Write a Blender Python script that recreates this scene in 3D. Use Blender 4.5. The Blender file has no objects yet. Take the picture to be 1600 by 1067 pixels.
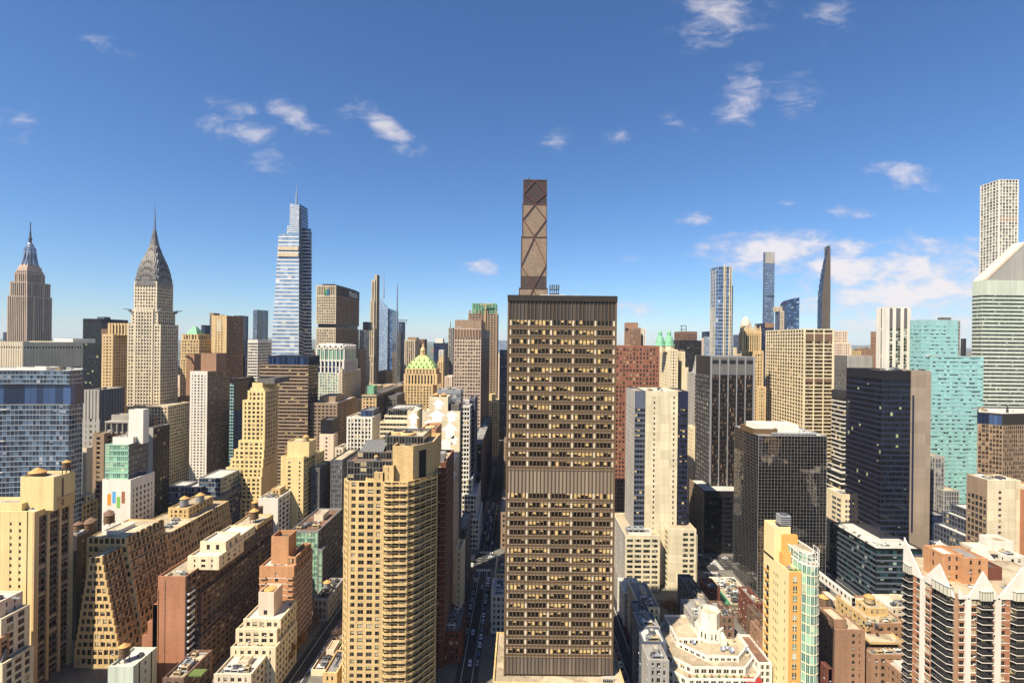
import bpy, math, random
from math import pi, sin, cos, tan, atan2, radians, floor, ceil, hypot, sqrt
from mathutils import Matrix, Vector

# ------------------------------------------------------------------ camera, sky, sun, exposure
SC = bpy.context.scene
COL = SC.collection
F = 766.0                      # focal length in photo pixels (1600 wide)
PX0, PY0 = 813.0, 533.6        # where the streets vanish
ROLL = radians(0.65)
EYE = 162.0
SR, CR = sin(ROLL), cos(ROLL)

cd = bpy.data.cameras.new('camera')
cam = bpy.data.objects.new('camera', cd)
COL.objects.link(cam)
cd.sensor_width = 36.0
cd.lens = 36.0 * F / 1600.0
cd.shift_x = -(PX0 - 800.0) / 1600.0
cd.clip_start = 1.0
cd.clip_end = 60000.0
cam.matrix_world = Matrix.Translation((0, 0, EYE)) @ Matrix.Rotation(pi / 2, 4, 'X') @ Matrix.Rotation(ROLL, 4, 'Z')
SC.camera = cam

SUN_EL = radians(53.0)
SUN_AZ = radians(42.0)         # how far the sun stands to the left of straight behind the camera
sun_dir = Vector((-sin(SUN_AZ) * cos(SUN_EL), -cos(SUN_AZ) * cos(SUN_EL), sin(SUN_EL)))   # towards the sun
sd = bpy.data.lights.new('sun', 'SUN')
sd.energy = 5.0
sd.angle = radians(0.5)
sd.color = (1.0, 0.90, 0.74)
sun = bpy.data.objects.new('sun', sd)
COL.objects.link(sun)
sun.rotation_euler = sun_dir.to_track_quat('Z', 'Y').to_euler()
sun.location = (-200, -300, 600)

SC.view_settings.view_transform = 'Standard'
SC.view_settings.look = 'None'
SC.view_settings.gamma = 1.0
SC.view_settings.exposure = 0.95
SC.cycles.use_denoising = True
SC.cycles.max_bounces = 4
SC.cycles.diffuse_bounces = 2
SC.cycles.glossy_bounces = 3
SC.cycles.transmission_bounces = 2
SC.cycles.volume_bounces = 0

W = bpy.data.worlds.new('World')
SC.world = W
W.use_nodes = True
def make_world():
    nt = W.node_tree
    N = nt.nodes; Lk = nt.links
    N.clear()
    out = N.new('ShaderNodeOutputWorld')
    bg = N.new('ShaderNodeBackground')
    bg.inputs['Strength'].default_value = 0.062
    Lk.new(bg.outputs[0], out.inputs[0])
    sky = N.new('ShaderNodeTexSky')
    sky.sky_type = 'NISHITA'
    sky.sun_disc = False
    sky.sun_elevation = SUN_EL
    # rotation 0 puts the sun at +Y, growing clockwise seen from above
    sky.sun_rotation = atan2(sun_dir.x, sun_dir.y)
    sky.altitude = 150
    sky.air_density = 1.0
    sky.dust_density = 0.25
    sky.ozone_density = 4.5
    hs = N.new('ShaderNodeHueSaturation')
    hs.inputs['Saturation'].default_value = 1.06
    hs.inputs['Value'].default_value = 1.0
    tint = N.new('ShaderNodeMix'); tint.data_type = 'RGBA'; tint.blend_type = 'MULTIPLY'; tint.inputs[0].default_value = 1.0
    tint.inputs[7].default_value = (0.87, 1.02, 1.2, 1)
    Lk.new(sky.outputs[0], tint.inputs[6])
    Lk.new(tint.outputs[2], hs.inputs['Color'])
    # clouds, laid out by direction (they are at infinity)
    tc = N.new('ShaderNodeTexCoord')
    sep = N.new('ShaderNodeSeparateXYZ')
    Lk.new(tc.outputs['Generated'], sep.inputs[0])
    def math_(op, a, b=None, clamp=False):
        m = N.new('ShaderNodeMath'); m.operation = op; m.use_clamp = clamp
        for i, s in enumerate((a, b)):
            if s is None: continue
            if isinstance(s, (int, float)): m.inputs[i].default_value = s
            else: Lk.new(s, m.inputs[i])
        return m.outputs[0]
    ysafe = math_('MAXIMUM', sep.outputs[1], 0.02)
    a = math_('DIVIDE', sep.outputs[0], ysafe)
    b_ = math_('DIVIDE', sep.outputs[2], ysafe)
    comb = N.new('ShaderNodeCombineXYZ')
    Lk.new(a, comb.inputs[0]); Lk.new(b_, comb.inputs[1])
    patches = [  # photo x, y, half width, half height, tilt (deg, clockwise), weight
        (1125, 20, 75, 50, -10, 1.0), (1105, 68, 45, 30, 20, .62), (1160, 150, 55, 48, -50, .86), (1235, 155, 46, 34, -30, .74), (1300, 22, 40, 48, 20, .58),
        (172, 76, 44, 20, 15, .56), (362, 168, 44, 12, 12, .66), (378, 205, 66, 22, 12, .95), (458, 181, 54, 19, 25, .98), (604, 201, 60, 20, 35, 1.15),
        (542, 166, 38, 22, 20, .58), (420, 250, 40, 24, 10, .66), (869, 222, 23, 22, -30, .66), (963, 214, 22, 18, -10, .62), (1062, 195, 27, 18, 10, .62),
        (1412, 276, 54, 24, 6, .95), (750, 417, 32, 14, 0, 1.0), (1085, 340, 30, 13, -10, .95), (1208, 391, 105, 30, -4, 1.5), (1097, 388, 20, 14, 0, 1.0),
        (1324, 392, 40, 22, 0, 1.15), (1370, 424, 170, 30, 0, 1.5), (1450, 452, 150, 36, 0, 1.4), (1450, 386, 64, 24, 5, .85), (1390, 466, 150, 26, 0, 1.35),
        (1490, 440, 110, 74, 0, 1.05), (1560, 412, 70, 36, 0, .95), (993, 481, 46, 14, 0, .95), (1215, 316, 36, 8, 0, .52), (1270, 480, 90, 18, 0, .95), (1430, 506, 130, 26, 0, 1.2),
        (1170, 470, 40, 10, 0, .60), (30, 190, 50, 40, 0, .45), (980, 405, 26, 12, 0, .52), (1330, 330, 40, 14, 0, .50)]
    mask = None
    for (px, py, rw, rh, tilt, wgt) in patches:
        dx, dy = px - PX0, PY0 - py
        u = dx * CR - dy * SR; v = dx * SR + dy * CR
        mp = N.new('ShaderNodeMapping'); mp.vector_type = 'TEXTURE'
        mp.inputs['Location'].default_value = (u / F, v / F, 0)
        mp.inputs['Rotation'].default_value = (0, 0, -radians(tilt))
        mp.inputs['Scale'].default_value = (rw / F, rh / F, 1)
        Lk.new(comb.outputs[0], mp.inputs['Vector'])
        ln = N.new('ShaderNodeVectorMath'); ln.operation = 'LENGTH'
        Lk.new(mp.outputs[0], ln.inputs[0])
        mr = N.new('ShaderNodeMapRange'); mr.interpolation_type = 'SMOOTHSTEP'
        mr.inputs['From Min'].default_value = 1.7; mr.inputs['From Max'].default_value = 0.0
        mr.inputs['To Min'].default_value = 0.0; mr.inputs['To Max'].default_value = wgt
        Lk.new(ln.outputs['Value'], mr.inputs['Value'])
        mask = mr.outputs[0] if mask is None else math_('MAXIMUM', mask, mr.outputs[0])
    mp = N.new('ShaderNodeMapping')
    mp.inputs['Scale'].default_value = (9.0, 19.0, 1.0)
    mp.inputs['Rotation'].default_value = (0, 0, radians(14))
    Lk.new(comb.outputs[0], mp.inputs['Vector'])
    nz = N.new('ShaderNodeTexNoise'); nz.inputs['Scale'].default_value = 1.5
    nz.inputs['Detail'].default_value = 9.0; nz.inputs['Roughness'].default_value = 0.62
    if 'Distortion' in nz.inputs: nz.inputs['Distortion'].default_value = 0.35
    Lk.new(mp.outputs[0], nz.inputs['Vector'])
    s = math_('ADD', mask, math_('MULTIPLY', math_('SUBTRACT', nz.outputs[0], 0.5), 3.0))
    gate = N.new('ShaderNodeMapRange'); gate.inputs['From Min'].default_value = 0.02; gate.inputs['From Max'].default_value = 0.3
    Lk.new(mask, gate.inputs['Value'])
    den = N.new('ShaderNodeMapRange'); den.interpolation_type = 'SMOOTHSTEP'
    den.inputs['From Min'].default_value = 0.22; den.inputs['From Max'].default_value = 1.5
    Lk.new(s, den.inputs['Value'])
    dens = math_('MULTIPLY', den.outputs[0], gate.outputs[0])
    low = N.new('ShaderNodeMapRange'); low.inputs['From Min'].default_value = .5; low.inputs['From Max'].default_value = .12
    low.inputs['To Min'].default_value = .62; low.inputs['To Max'].default_value = .92
    Lk.new(b_, low.inputs['Value'])
    dens = math_('MULTIPLY', dens, low.outputs[0])
    front = math_('GREATER_THAN', sep.outputs[1], 0.05)
    dens = math_('MULTIPLY', dens, front)
    mix = N.new('ShaderNodeMix'); mix.data_type = 'RGBA'
    Lk.new(dens, mix.inputs[0])
    Lk.new(hs.outputs[0], mix.inputs[6])
    shade = N.new('ShaderNodeMix'); shade.data_type = 'RGBA'
    Lk.new(den.outputs[0], shade.inputs[0]); shade.inputs[6].default_value = (4.9, 4.9, 6.2, 1); shade.inputs[7].default_value = (8.0, 7.4, 7.3, 1)
    Lk.new(shade.outputs[2], mix.inputs[7])
    Lk.new(mix.outputs[2], bg.inputs['Color'])
    W.cycles.sampling_method = 'MANUAL'
    W.cycles.sample_map_resolution = 512
make_world()

# ------------------------------------------------------------------ pixels of the photograph to points of the place
def uv(px, py):
    dx, dy = px - PX0, PY0 - py
    return dx * CR - dy * SR, dx * SR + dy * CR
def wx(px, Y, py=700): return uv(px, py)[0] / F * Y
def wz(px, py, Y): return EYE + uv(px, py)[1] / F * Y
def yback(pf, pb, Y, py=700): return Y * uv(pf, py)[0] / uv(pb, py)[0]
def pixel_of(x, y, z):
    u, v = x / y * F, (z - EYE) / y * F
    return PX0 + u * CR + v * SR, PY0 - (-u * SR + v * CR)

# ------------------------------------------------------------------ materials
def lin(c):
    c = c / 255.0
    return c / 12.92 if c <= 0.04045 else ((c + 0.055) / 1.055) ** 2.4
def rgb(r, g, b, k=1.0): return (lin(r) * k, lin(g) * k, lin(b) * k, 1)

class NT:
    def __init__(s, name):
        s.m = bpy.data.materials.new(name); s.m.use_nodes = True
        s.nt = s.m.node_tree; s.N = s.nt.nodes; s.L = s.nt.links
        s.p = s.N['Principled BSDF']
    def n(s, t, **k):
        x = s.N.new('ShaderNode' + t)
        for a, v in k.items(): setattr(x, a, v)
        return x
    def link(s, a, b): s.L.new(a, b)
    def val(s, sock, v):
        if isinstance(v, (int, float, tuple)): sock.default_value = v
        else: s.L.new(v, sock)
    def math(s, op, a, b=None, c=None, clamp=False):
        m = s.n('Math', operation=op, use_clamp=clamp)
        for i, v in enumerate((a, b, c)):
            if v is not None: s.val(m.inputs[i], v)
        return m.outputs[0]
    def mix(s, f, a, b, blend='MIX'):
        m = s.n('Mix', data_type='RGBA', blend_type=blend)
        s.val(m.inputs[0], f); s.val(m.inputs[6], a); s.val(m.inputs[7], b)
        return m.outputs[2]
    def noise(s, scale, detail=3, vec=None, rough=.55, sc3=None):
        t = s.n('TexNoise'); t.inputs['Scale'].default_value = scale; t.inputs['Detail'].default_value = detail
        t.inputs['Roughness'].default_value = rough
        if vec is not None:
            if sc3:
                mp = s.n('Mapping'); mp.inputs['Scale'].default_value = sc3; s.link(vec, mp.inputs['Vector']); vec = mp.outputs[0]
            s.link(vec, t.inputs['Vector'])
        return t.outputs[0]

_mats = {}
def wall_mat(name, c, var=.3, rough=.88, streak=.3, joint=None, spec=.25, metal=0.0, k=.8, course=None):
    """masonry, concrete or metal cladding with weathering; joint=(w,h) draws panel joints, course=(w,h) brick-like blotches"""
    if name in _mats: return _mats[name]
    t = NT(name)
    tc = t.n('TexCoord').outputs['Object']
    base = rgb(*c, k)
    n1 = t.noise(.05, 4, tc)
    n2 = t.noise(1.3, 5, tc, .7)
    n3 = t.noise(.35, 3, tc, sc3=(1, 1, .06))
    f = t.math('ADD', t.math('MULTIPLY', t.math('SUBTRACT', n1, .5), var * 1.5), t.math('MULTIPLY', t.math('SUBTRACT', n2, .5), var))
    f = t.math('ADD', f, t.math('MULTIPLY', t.math('SUBTRACT', n3, .5), streak * 2))
    f = t.math('ADD', f, 1.0)
    if joint or course:
        jw, jh = joint or course
        br = t.n('TexBrick'); br.offset = 0.0 if joint else 0.5
        sx = t.n('SeparateXYZ'); t.link(tc, sx.inputs[0])
        cb = t.n('CombineXYZ'); t.link(t.math('ADD', sx.outputs[0], sx.outputs[1]), cb.inputs[0]); t.link(sx.outputs[2], cb.inputs[1])
        t.link(cb.outputs[0], br.inputs['Vector'])
        br.inputs['Scale'].default_value = 1.0
        br.inputs['Brick Width'].default_value = jw; br.inputs['Row Height'].default_value = jh
        br.inputs['Mortar Size'].default_value = .06 if joint else .0
        br.inputs['Mortar Smooth'].default_value = .2
        br.inputs['Color1'].default_value = (1, 1, 1, 1); br.inputs['Color2'].default_value = (.8, .8, .8, 1)
        br.inputs['Mortar'].default_value = (.6, .6, .6, 1)
        f = t.math('MULTIPLY', f, br.outputs[0])
    mul = t.n('VectorMath', operation='SCALE'); mul.inputs[0].default_value = base[:3]; t.link(f, mul.inputs['Scale'])
    t.link(mul.outputs[0], t.p.inputs['Base Color'])
    t.p.inputs['Roughness'].default_value = rough
    t.p.inputs['Specular IOR Level'].default_value = spec
    t.p.inputs['Metallic'].default_value = metal
    _mats[name] = t.m
    return t.m

def glass_mat(name, dark=(12, 13, 17), lite=(44, 47, 52), blind=(205, 185, 140), pb=.25, frame=None, fw=.07, sash='v', rough=.08, spec=.35, metal=0.0, k=1.0, wave=0.0, grp=0):
    """a window: UV 0..1 per pane (u runs on over the panes of a band); blinds drawn to random heights, frame lines, random tone per pane"""
    if name in _mats: return _mats[name]
    t = NT(name)
    sx = t.n('SeparateXYZ'); t.link(t.n('UVMap').outputs[0], sx.inputs[0])
    u, v = sx.outputs[0], sx.outputs[1]
    fu = t.math('FRACT', u); iu = t.math('FLOOR', u)
    cb = t.n('CombineXYZ'); t.link(iu, cb.inputs[0])
    t.link(t.math('MULTIPLY', t.n('NewGeometry').outputs['Random Per Island'], 917.0), cb.inputs[1])
    t.link(t.math('MULTIPLY', t.n('ObjectInfo').outputs['Random'], 533.0), cb.inputs[2])
    wn = t.n('TexWhiteNoise', noise_dimensions='3D'); t.link(cb.outputs[0], wn.inputs['Vector'])
    sc = t.n('SeparateColor'); t.link(wn.outputs['Color'], sc.inputs[0])
    r1, r2, r3 = sc.outputs
    if grp:
        c2 = t.n('CombineXYZ'); t.link(t.math('FLOOR', t.math('DIVIDE', t.math('ADD', iu, 1.0), grp)), c2.inputs[0])
        t.link(t.math('MULTIPLY', t.n('NewGeometry').outputs['Random Per Island'], 311.0), c2.inputs[1]); t.link(t.math('MULTIPLY', t.n('ObjectInfo').outputs['Random'], 211.0), c2.inputs[2])
        w2 = t.n('TexWhiteNoise', noise_dimensions='3D'); t.link(c2.outputs[0], w2.inputs['Vector'])
        r2 = t.math('ADD', t.math('MULTIPLY', r2, .45), t.math('MULTIPLY', w2.outputs['Value'], .55))
    tone = t.math('POWER', r1, 2.2)
    g = t.mix(tone, rgb(*dark, k), rgb(*lite, k))
    hb = t.math('MULTIPLY', t.math('SUBTRACT', 1.0, r3), .9)
    isb = t.math('MULTIPLY', t.math('LESS_THAN', r2, pb), t.math('GREATER_THAN', v, hb))
    bcol = t.mix(r1, rgb(*blind, .55), rgb(*blind, .85))
    c = t.mix(isb, g, bcol)
    ro = t.mix(isb, (rough,) * 3 + (1,), (.5, .5, .5, 1))
    if frame:
        e = t.math('GREATER_THAN', t.math('ABSOLUTE', t.math('SUBTRACT', fu, .5)), .5 - fw)
        if 'v' in sash: e = t.math('MAXIMUM', e, t.math('LESS_THAN', t.math('ABSOLUTE', t.math('SUBTRACT', fu, .5)), fw * .7))
        if 'h' in sash: e = t.math('MAXIMUM', e, t.math('LESS_THAN', t.math('ABSOLUTE', t.math('SUBTRACT', v, .5)), fw * .7))
        if 's' in sash: e = t.math('MAXIMUM', e, t.math('LESS_THAN', t.math('ABSOLUTE', t.math('SUBTRACT', v, .3)), fw * .7))
        c = t.mix(e, c, rgb(*frame, .8))
        ro = t.mix(e, ro, (.5, .5, .5, 1))
    t.link(c, t.p.inputs['Base Color'])
    t.link(ro, t.p.inputs['Roughness'])
    t.p.inputs['Specular IOR Level'].default_value = spec
    t.p.inputs['Metallic'].default_value = metal
    if wave:
        tc = t.n('TexCoord').outputs['Object']
        bp = t.n('Bump'); bp.inputs['Strength'].default_value = wave; bp.inputs['Distance'].default_value = .3
        t.link(t.noise(.35, 2, tc), bp.inputs['Height'])
        t.link(bp.outputs[0], t.p.inputs['Normal'])
    _mats[name] = t.m
    return t.m

def plain_mat(name, c, rough=.6, metal=0.0, spec=.4, k=.85, var=.15, scale=.6):
    if name in _mats: return _mats[name]
    t = NT(name)
    tc = t.n('TexCoord').outputs['Object']
    f = t.math('ADD', t.math('MULTIPLY', t.math('SUBTRACT', t.noise(scale, 4, tc), .5), var * 2), 1.0)
    mul = t.n('VectorMath', operation='SCALE'); mul.inputs[0].default_value = rgb(*c, k)[:3]; t.link(f, mul.inputs['Scale'])
    t.link(mul.outputs[0], t.p.inputs['Base Color'])
    t.p.inputs['Roughness'].default_value = rough; t.p.inputs['Metallic'].default_value = metal
    t.p.inputs['Specular IOR Level'].default_value = spec
    _mats[name] = t.m
    return t.m

def roof_mat(name, c, k=.66, patch=.75):
    """tar or gravel roof: patches, seams, ponding stains"""
    if name in _mats: return _mats[name]
    t = NT(name)
    tc = t.n('TexCoord').outputs['Object']
    vo = t.n('TexVoronoi'); vo.inputs['Scale'].default_value = .12; t.link(tc, vo.inputs['Vector'])
    sc = t.n('SeparateColor'); t.link(vo.outputs['Color'], sc.inputs[0])
    f = t.math('ADD', t.math('MULTIPLY', t.math('SUBTRACT', sc.outputs[0], .5), patch * .7), t.math('MULTIPLY', t.math('SUBTRACT', t.noise(.35, 6, tc, .75), .5), patch * 1.8))
    f = t.math('ADD', f, 1.0)
    mul = t.n('VectorMath', operation='SCALE'); mul.inputs[0].default_value = rgb(*c, k)[:3]; t.link(f, mul.inputs['Scale'])
    t.link(mul.outputs[0], t.p.inputs['Base Color']); t.p.inputs['Roughness'].default_value = .9
    _mats[name] = t.m
    return t.m

# ------------------------------------------------------------------ mesh collecting
class MB:
    def __init__(s): s.v = []; s.f = []; s.fm = []; s.mats = []; s.uv = {}
    def mi(s, m):
        if m not in s.mats: s.mats.append(m)
        return s.mats.index(m)
    def face(s, pts, m, uvs=None):
        i = len(s.v); s.v.extend(pts); s.f.append(tuple(range(i, i + len(pts)))); s.fm.append(s.mi(m))
        if uvs: s.uv[len(s.f) - 1] = uvs
    def hexa(s, P, m):     # 8 corners: bottom ring CCW, top ring CCW
        i = len(s.v); s.v.extend(P); k = s.mi(m)
        for q in ((3, 2, 1, 0), (4, 5, 6, 7), (0, 1, 5, 4), (1, 2, 6, 5), (2, 3, 7, 6), (3, 0, 4, 7)):
            s.f.append(tuple(i + j for j in q)); s.fm.append(k)
    def box(s, x0, x1, y0, y1, z0, z1, m):
        s.hexa([(x0, y0, z0), (x1, y0, z0), (x1, y1, z0), (x0, y1, z0), (x0, y0, z1), (x1, y0, z1), (x1, y1, z1), (x0, y1, z1)], m)
    def strip(s, p, d, n, a0, a1, o0, o1, z0, z1, m):
        """box on a facade: along d from a0 to a1, outward along n from o0 to o1"""
        if a1 - a0 < 1e-4 or z1 - z0 < 1e-4: return
        def pt(a, o, z): return (p[0] + d[0] * a + n[0] * o, p[1] + d[1] * a + n[1] * o, z)
        s.hexa([pt(a0, o1, z0), pt(a1, o1, z0), pt(a1, o0, z0), pt(a0, o0, z0), pt(a0, o1, z1), pt(a1, o1, z1), pt(a1, o0, z1), pt(a0, o0, z1)], m)
    def prism(s, poly, z0, z1, m, top=True, bot=False, mt=None):
        s.loft(poly, z0, poly, z1, m, top, bot, mt)
    def loft(s, A, za, B, zb, m, top=True, bot=False, mt=None):
        n = len(A); i = len(s.v)
        za_ = za if isinstance(za, (list, tuple)) else [za] * n
        zb_ = zb if isinstance(zb, (list, tuple)) else [zb] * n
        s.v.extend([(A[k][0], A[k][1], za_[k]) for k in range(n)]); s.v.extend([(B[k][0], B[k][1], zb_[k]) for k in range(n)])
        k_ = s.mi(m)
        for k in range(n):
            j = (k + 1) % n
            s.f.append((i + k, i + j, i + n + j, i + n + k)); s.fm.append(k_)
        if top: s.f.append(tuple(i + n + k for k in range(n))); s.fm.append(s.mi(mt or m))
        if bot: s.f.append(tuple(i + n - 1 - k for k in range(n))); s.fm.append(k_)
    def lathe(s, cx, cy, prof, n, m, ph=0.0, sx=1.0, sy=1.0):
        i = len(s.v); k_ = s.mi(m)
        for r, z in prof:
            for k in range(n):
                a = ph + 2 * pi * k / n
                s.v.append((cx + r * sx * cos(a), cy + r * sy * sin(a), z))
        for q in range(len(prof) - 1):
            for k in range(n):
                j = (k + 1) % n
                s.f.append((i + q * n + k, i + q * n + j, i + (q + 1) * n + j, i + (q + 1) * n + k)); s.fm.append(k_)
        q = len(prof) - 1
        s.f.append(tuple(i + q * n + k for k in range(n))); s.fm.append(k_)
        s.f.append(tuple(i + n - 1 - k for k in range(n))); s.fm.append(k_)
    def bar(s, a, b, w, m, h=None):
        """square bar from a to b"""
        a, b = Vector(a), Vector(b); d = (b - a)
        if d.length < 1e-6: return
        d.normalize()
        up = Vector((0, 0, 1)) if abs(d.z) < .95 else Vector((0, 1, 0))
        s1 = d.cross(up).normalized(); s2 = s1.cross(d).normalized()
        h = h or w; s1 *= w / 2; s2 *= h / 2
        P = [a - s1 - s2, a + s1 - s2, b + s1 - s2, b - s1 - s2, a - s1 + s2, a + s1 + s2, b + s1 + s2, b - s1 + s2]
        s.hexa([tuple(p) for p in P], m)
    def build(s, name, parent=None, off=(0, 0, 0), smooth=False):
        me = bpy.data.meshes.new(name)
        if off != (0, 0, 0): vs = [(x - off[0], y - off[1], z - off[2]) for x, y, z in s.v]
        else: vs = s.v
        me.from_pydata(vs, [], s.f)
        for m in s.mats: me.materials.append(m)
        me.polygons.foreach_set('material_index', s.fm)
        if smooth: me.polygons.foreach_set('use_smooth', [True] * len(s.f))
        if s.uv:
            ul = me.uv_layers.new(name='UVMap')
            flat = [0.0] * (2 * len(me.loops)); li = 0
            for fi, f in enumerate(s.f):
                q = s.uv.get(fi)
                if q:
                    for k in range(len(f)):
                        flat[2 * (li + k)] = q[k][0]; flat[2 * (li + k) + 1] = q[k][1]
                li += len(f)
            ul.data.foreach_set('uv', flat)
        me.update()
        o = bpy.data.objects.new(name, me); COL.objects.link(o)
        if parent is not None: o.parent = parent
        return o

def tag(o, label, cat, group=None, kind=None):
    o['label'] = label; o['category'] = cat
    if group: o['group'] = group
    if kind: o['kind'] = kind
    return o
def structure(o): o['kind'] = 'structure'; return o
_all = []
def empty(name, loc):
    o = bpy.data.objects.new(name, None); COL.objects.link(o); o.location = loc; o.empty_display_size = 2
    return o

_pane_mesh = {}
def pane_mesh(name, w, h, nu, mat):
    key = (name, round(w, 3), round(h, 3), nu, mat.name)
    if key in _pane_mesh: return _pane_mesh[key]
    b = MB(); t = .05
    b.face([(-w / 2, -t, -h / 2), (w / 2, -t, -h / 2), (w / 2, -t, h / 2), (-w / 2, -t, h / 2)], mat, [(0, 0), (nu, 0), (nu, 1), (0, 1)])
    P = [(-w / 2, -t, -h / 2), (w / 2, -t, -h / 2), (w / 2, -t, h / 2), (-w / 2, -t, h / 2)]
    Q = [(x, 0, z) for x, _, z in P]
    i = len(b.v); b.v.extend(P + Q)
    for k in range(4):
        j = (k + 1) % 4; b.f.append((i + k, i + 4 + k, i + 4 + j, i + j)); b.fm.append(0)
    me = bpy.data.meshes.new(name); me.from_pydata(b.v, [], b.f); me.materials.append(mat)
    ul = me.uv_layers.new(name='UVMap')
    for k, q in enumerate(b.uv[0]): ul.data[k].uv = q
    me.update(); _pane_mesh[key] = me
    return me

def ac_mesh():
    if 'ac' not in _pane_mesh:
        b = MB(); b.box(-.34, .34, -.55, -.05, 0, .42, PL['unit_white']); b.box(-.3, .3, -.57, -.55, .05, .37, PL['unit_dark'])
        o = b.build('air_conditioner'); _pane_mesh['ac'] = o.data; bpy.data.objects.remove(o)
    return _pane_mesh['ac']
WIN_CAP = 100
MIN_PX = 4.0
TOTAL = {'win': 0}
class Bld:
    def __init__(s, name, label, cat, loc, group=None):
        s.root = empty(name, loc); s.loc = tuple(loc); tag(s.root, label, cat, group)
        s.mb = {}; s.cur = {}; s.own = {}; s.panes = []; s.rnd = random.Random(label)
    def p(s, part):
        k = s.cur.get(part, part)
        if k not in s.mb: s.mb[k] = MB()
        return s.mb[k]
    def new(s, part, owner=None):
        """start a further piece of this kind, a mesh of its own (owner: the part it belongs to)"""
        k = part if part not in s.mb else part + '#' + str(len(s.mb))
        s.mb[k] = MB(); s.cur[part] = k; s.own[k] = owner
        return s.mb[k]
    def facade(s, p, q, z0, z1, st, part='wall'):
        d = (q[0] - p[0], q[1] - p[1]); L = hypot(*d)
        if L < .3: return
        d = (d[0] / L, d[1] / L); n = (d[1], -d[0])
        mid = ((p[0] + q[0]) / 2, (p[1] + q[1]) / 2)
        if not any((cx - mid[0]) * n[0] + (0 - mid[1]) * n[1] > 0 for cx in (-40, 0, 40)): return
        g = dict(bay=3.2, fl=3.5, pw=1.2, sh=1.4, pd=.35, hd=.28, top=1.6, bot=0.0, mode='P', mask=None, mech=(), nb=None, nf=None, wall=None, span=None, glass=None, louvre=None, jit=0.0, ends=None, mull=None, mullw=.18)
        g.update(st)
        mb = s.p(part); wall = g['wall']; span = g['span'] or wall
        zt, zb = z1 - g['top'], z0 + g['bot']
        if g['mode'] == 'B' or g['glass'] is None or zt - zb < 1.5: 
            return
        nf = g['nf'] or max(1, round((zt - zb) / g['fl'])); fh = (zt - zb) / nf
        nb = g['nb'] or max(1, round(L / g['bay'])); bw = L / nb
        pw, sh, pd, hd = g['pw'], g['sh'] * fh / g['fl'] if g['nf'] is None else g['sh'], g['pd'], g['hd']
        if g['top'] > 0: mb.strip(p, d, n, 0, L, 0, hd, zt, z1, span if g.get('topspan') else wall)
        if g['bot'] > 0: mb.strip(p, d, n, 0, L, 0, hd, z0, zb, wall)
        ang = atan2(d[1], d[0])
        mech = set()
        for a, b in g['mech']:
            for i in range(a, b): mech.add(i if i >= 0 else nf + i)
        mask = g['mask']
        zcut = EYE - (1100 - PY0) / F * mid[1]
        for i in range(nf):
            z = zb + i * fh
            if z + fh < zcut: continue
            if i in mech:
                mb.strip(p, d, n, 0, L, 0, hd - .06, z, z + fh, g['louvre'] or wall); continue
            if sh > .02: mb.strip(p, d, n, 0, L, 0, hd, z, z + sh, span)
        if pw > .02:
            e = g['ends'] if g['ends'] is not None else pw
            for k in range(nb + 1):
                a0, a1 = k * bw - pw / 2, k * bw + pw / 2
                if k == 0: a0, a1 = -pd * .98 if e > 0 else 0, max(e, 0.02)
                if k == nb: a0, a1 = L - max(e, .02), L + (pd * .96 if e > 0 else 0)
                mb.strip(p, d, n, a0, a1, 0, pd, z0, z1 - .03, wall)
        if mask:
            for k in range(nb):
                if not mask[k % len(mask)]: mb.strip(p, d, n, k * bw, (k + 1) * bw, 0, pd - .05, zb, zt, wall)
        if g['mull']:
            mw = g['mullw']; mp = g.get('mullp', pd * .6)
            for k in range(nb):
                if mask and not mask[k % len(mask)]: continue
                for j in range(1, g['mull']):
                    a = k * bw + bw * j / g['mull']; mb.strip(p, d, n, a - mw / 2, a + mw / 2, 0, mp, zb, zt, g.get('mullm') or wall)
        for i in range(nf):
            if i in mech: continue
            z = zb + i * fh
            if z + fh < zcut: continue
            if g['mode'] == 'R':
                c0 = p[0] + d[0] * L / 2 + n[0] * .02, p[1] + d[1] * L / 2 + n[1] * .02
                s.panes.append(('window_band', c0, z + (sh + fh) / 2, ang, L - .1, fh - sh, g.get('nu') or nb, g['glass'], 0))
            else:
                for k in range(nb):
                    if mask and not mask[k % len(mask)]: continue
                    if g.get('drop') and s.rnd.random() < g['drop']: 
                        mb.strip(p, d, n, k * bw, (k + 1) * bw, 0, hd - .02, z + sh, z + fh, wall); continue
                    a = (k + .5) * bw; w = bw - pw
                    s.panes.append(('window', (p[0] + d[0] * a + n[0] * .02, p[1] + d[1] * a + n[1] * .02), z + (sh + fh) / 2, ang, w, fh - sh, g.get('nu') or 1, g['glass'], g['jit']))
    def tier(s, poly, z0, z1, st, roof=None, part='wall', parapet=1.0, styles=None, core=None, roofpart='roof', no_roof=False):
        """poly: plan, counter-clockwise from the front left corner; styles: per edge override"""
        wall = st['wall']
        par = min(parapet, (z1 - z0) * .3)
        mb = s.p(part) if part == 'wall' else s.new(part)
        mb.prism(poly, z0, z1 - par, core or wall, top=False)
        if not no_roof:
            s.new(roofpart, s.cur.get(part) if part != 'wall' else None).face([(x, y, z1 - par) for x, y in poly], roof or ROOF['tan'])
        n = len(poly)
        for k in range(n):
            p, q = poly[k], poly[(k + 1) % n]
            d = (q[0] - p[0], q[1] - p[1]); L = hypot(*d)
            if L < .05: continue
            d = (d[0] / L, d[1] / L); nn = (d[1], -d[0])
            if par > .05: mb.strip(p, d, nn, 0, max(.1, L - .36), -.35, .0, z1 - par - .01, z1, wall)
            e = (styles or {}).get(k, st)  # darker flank walls among these put the shaded side into colour
            if e is not None: s.facade(p, q, z0, z1, e, part)
        return s
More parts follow.
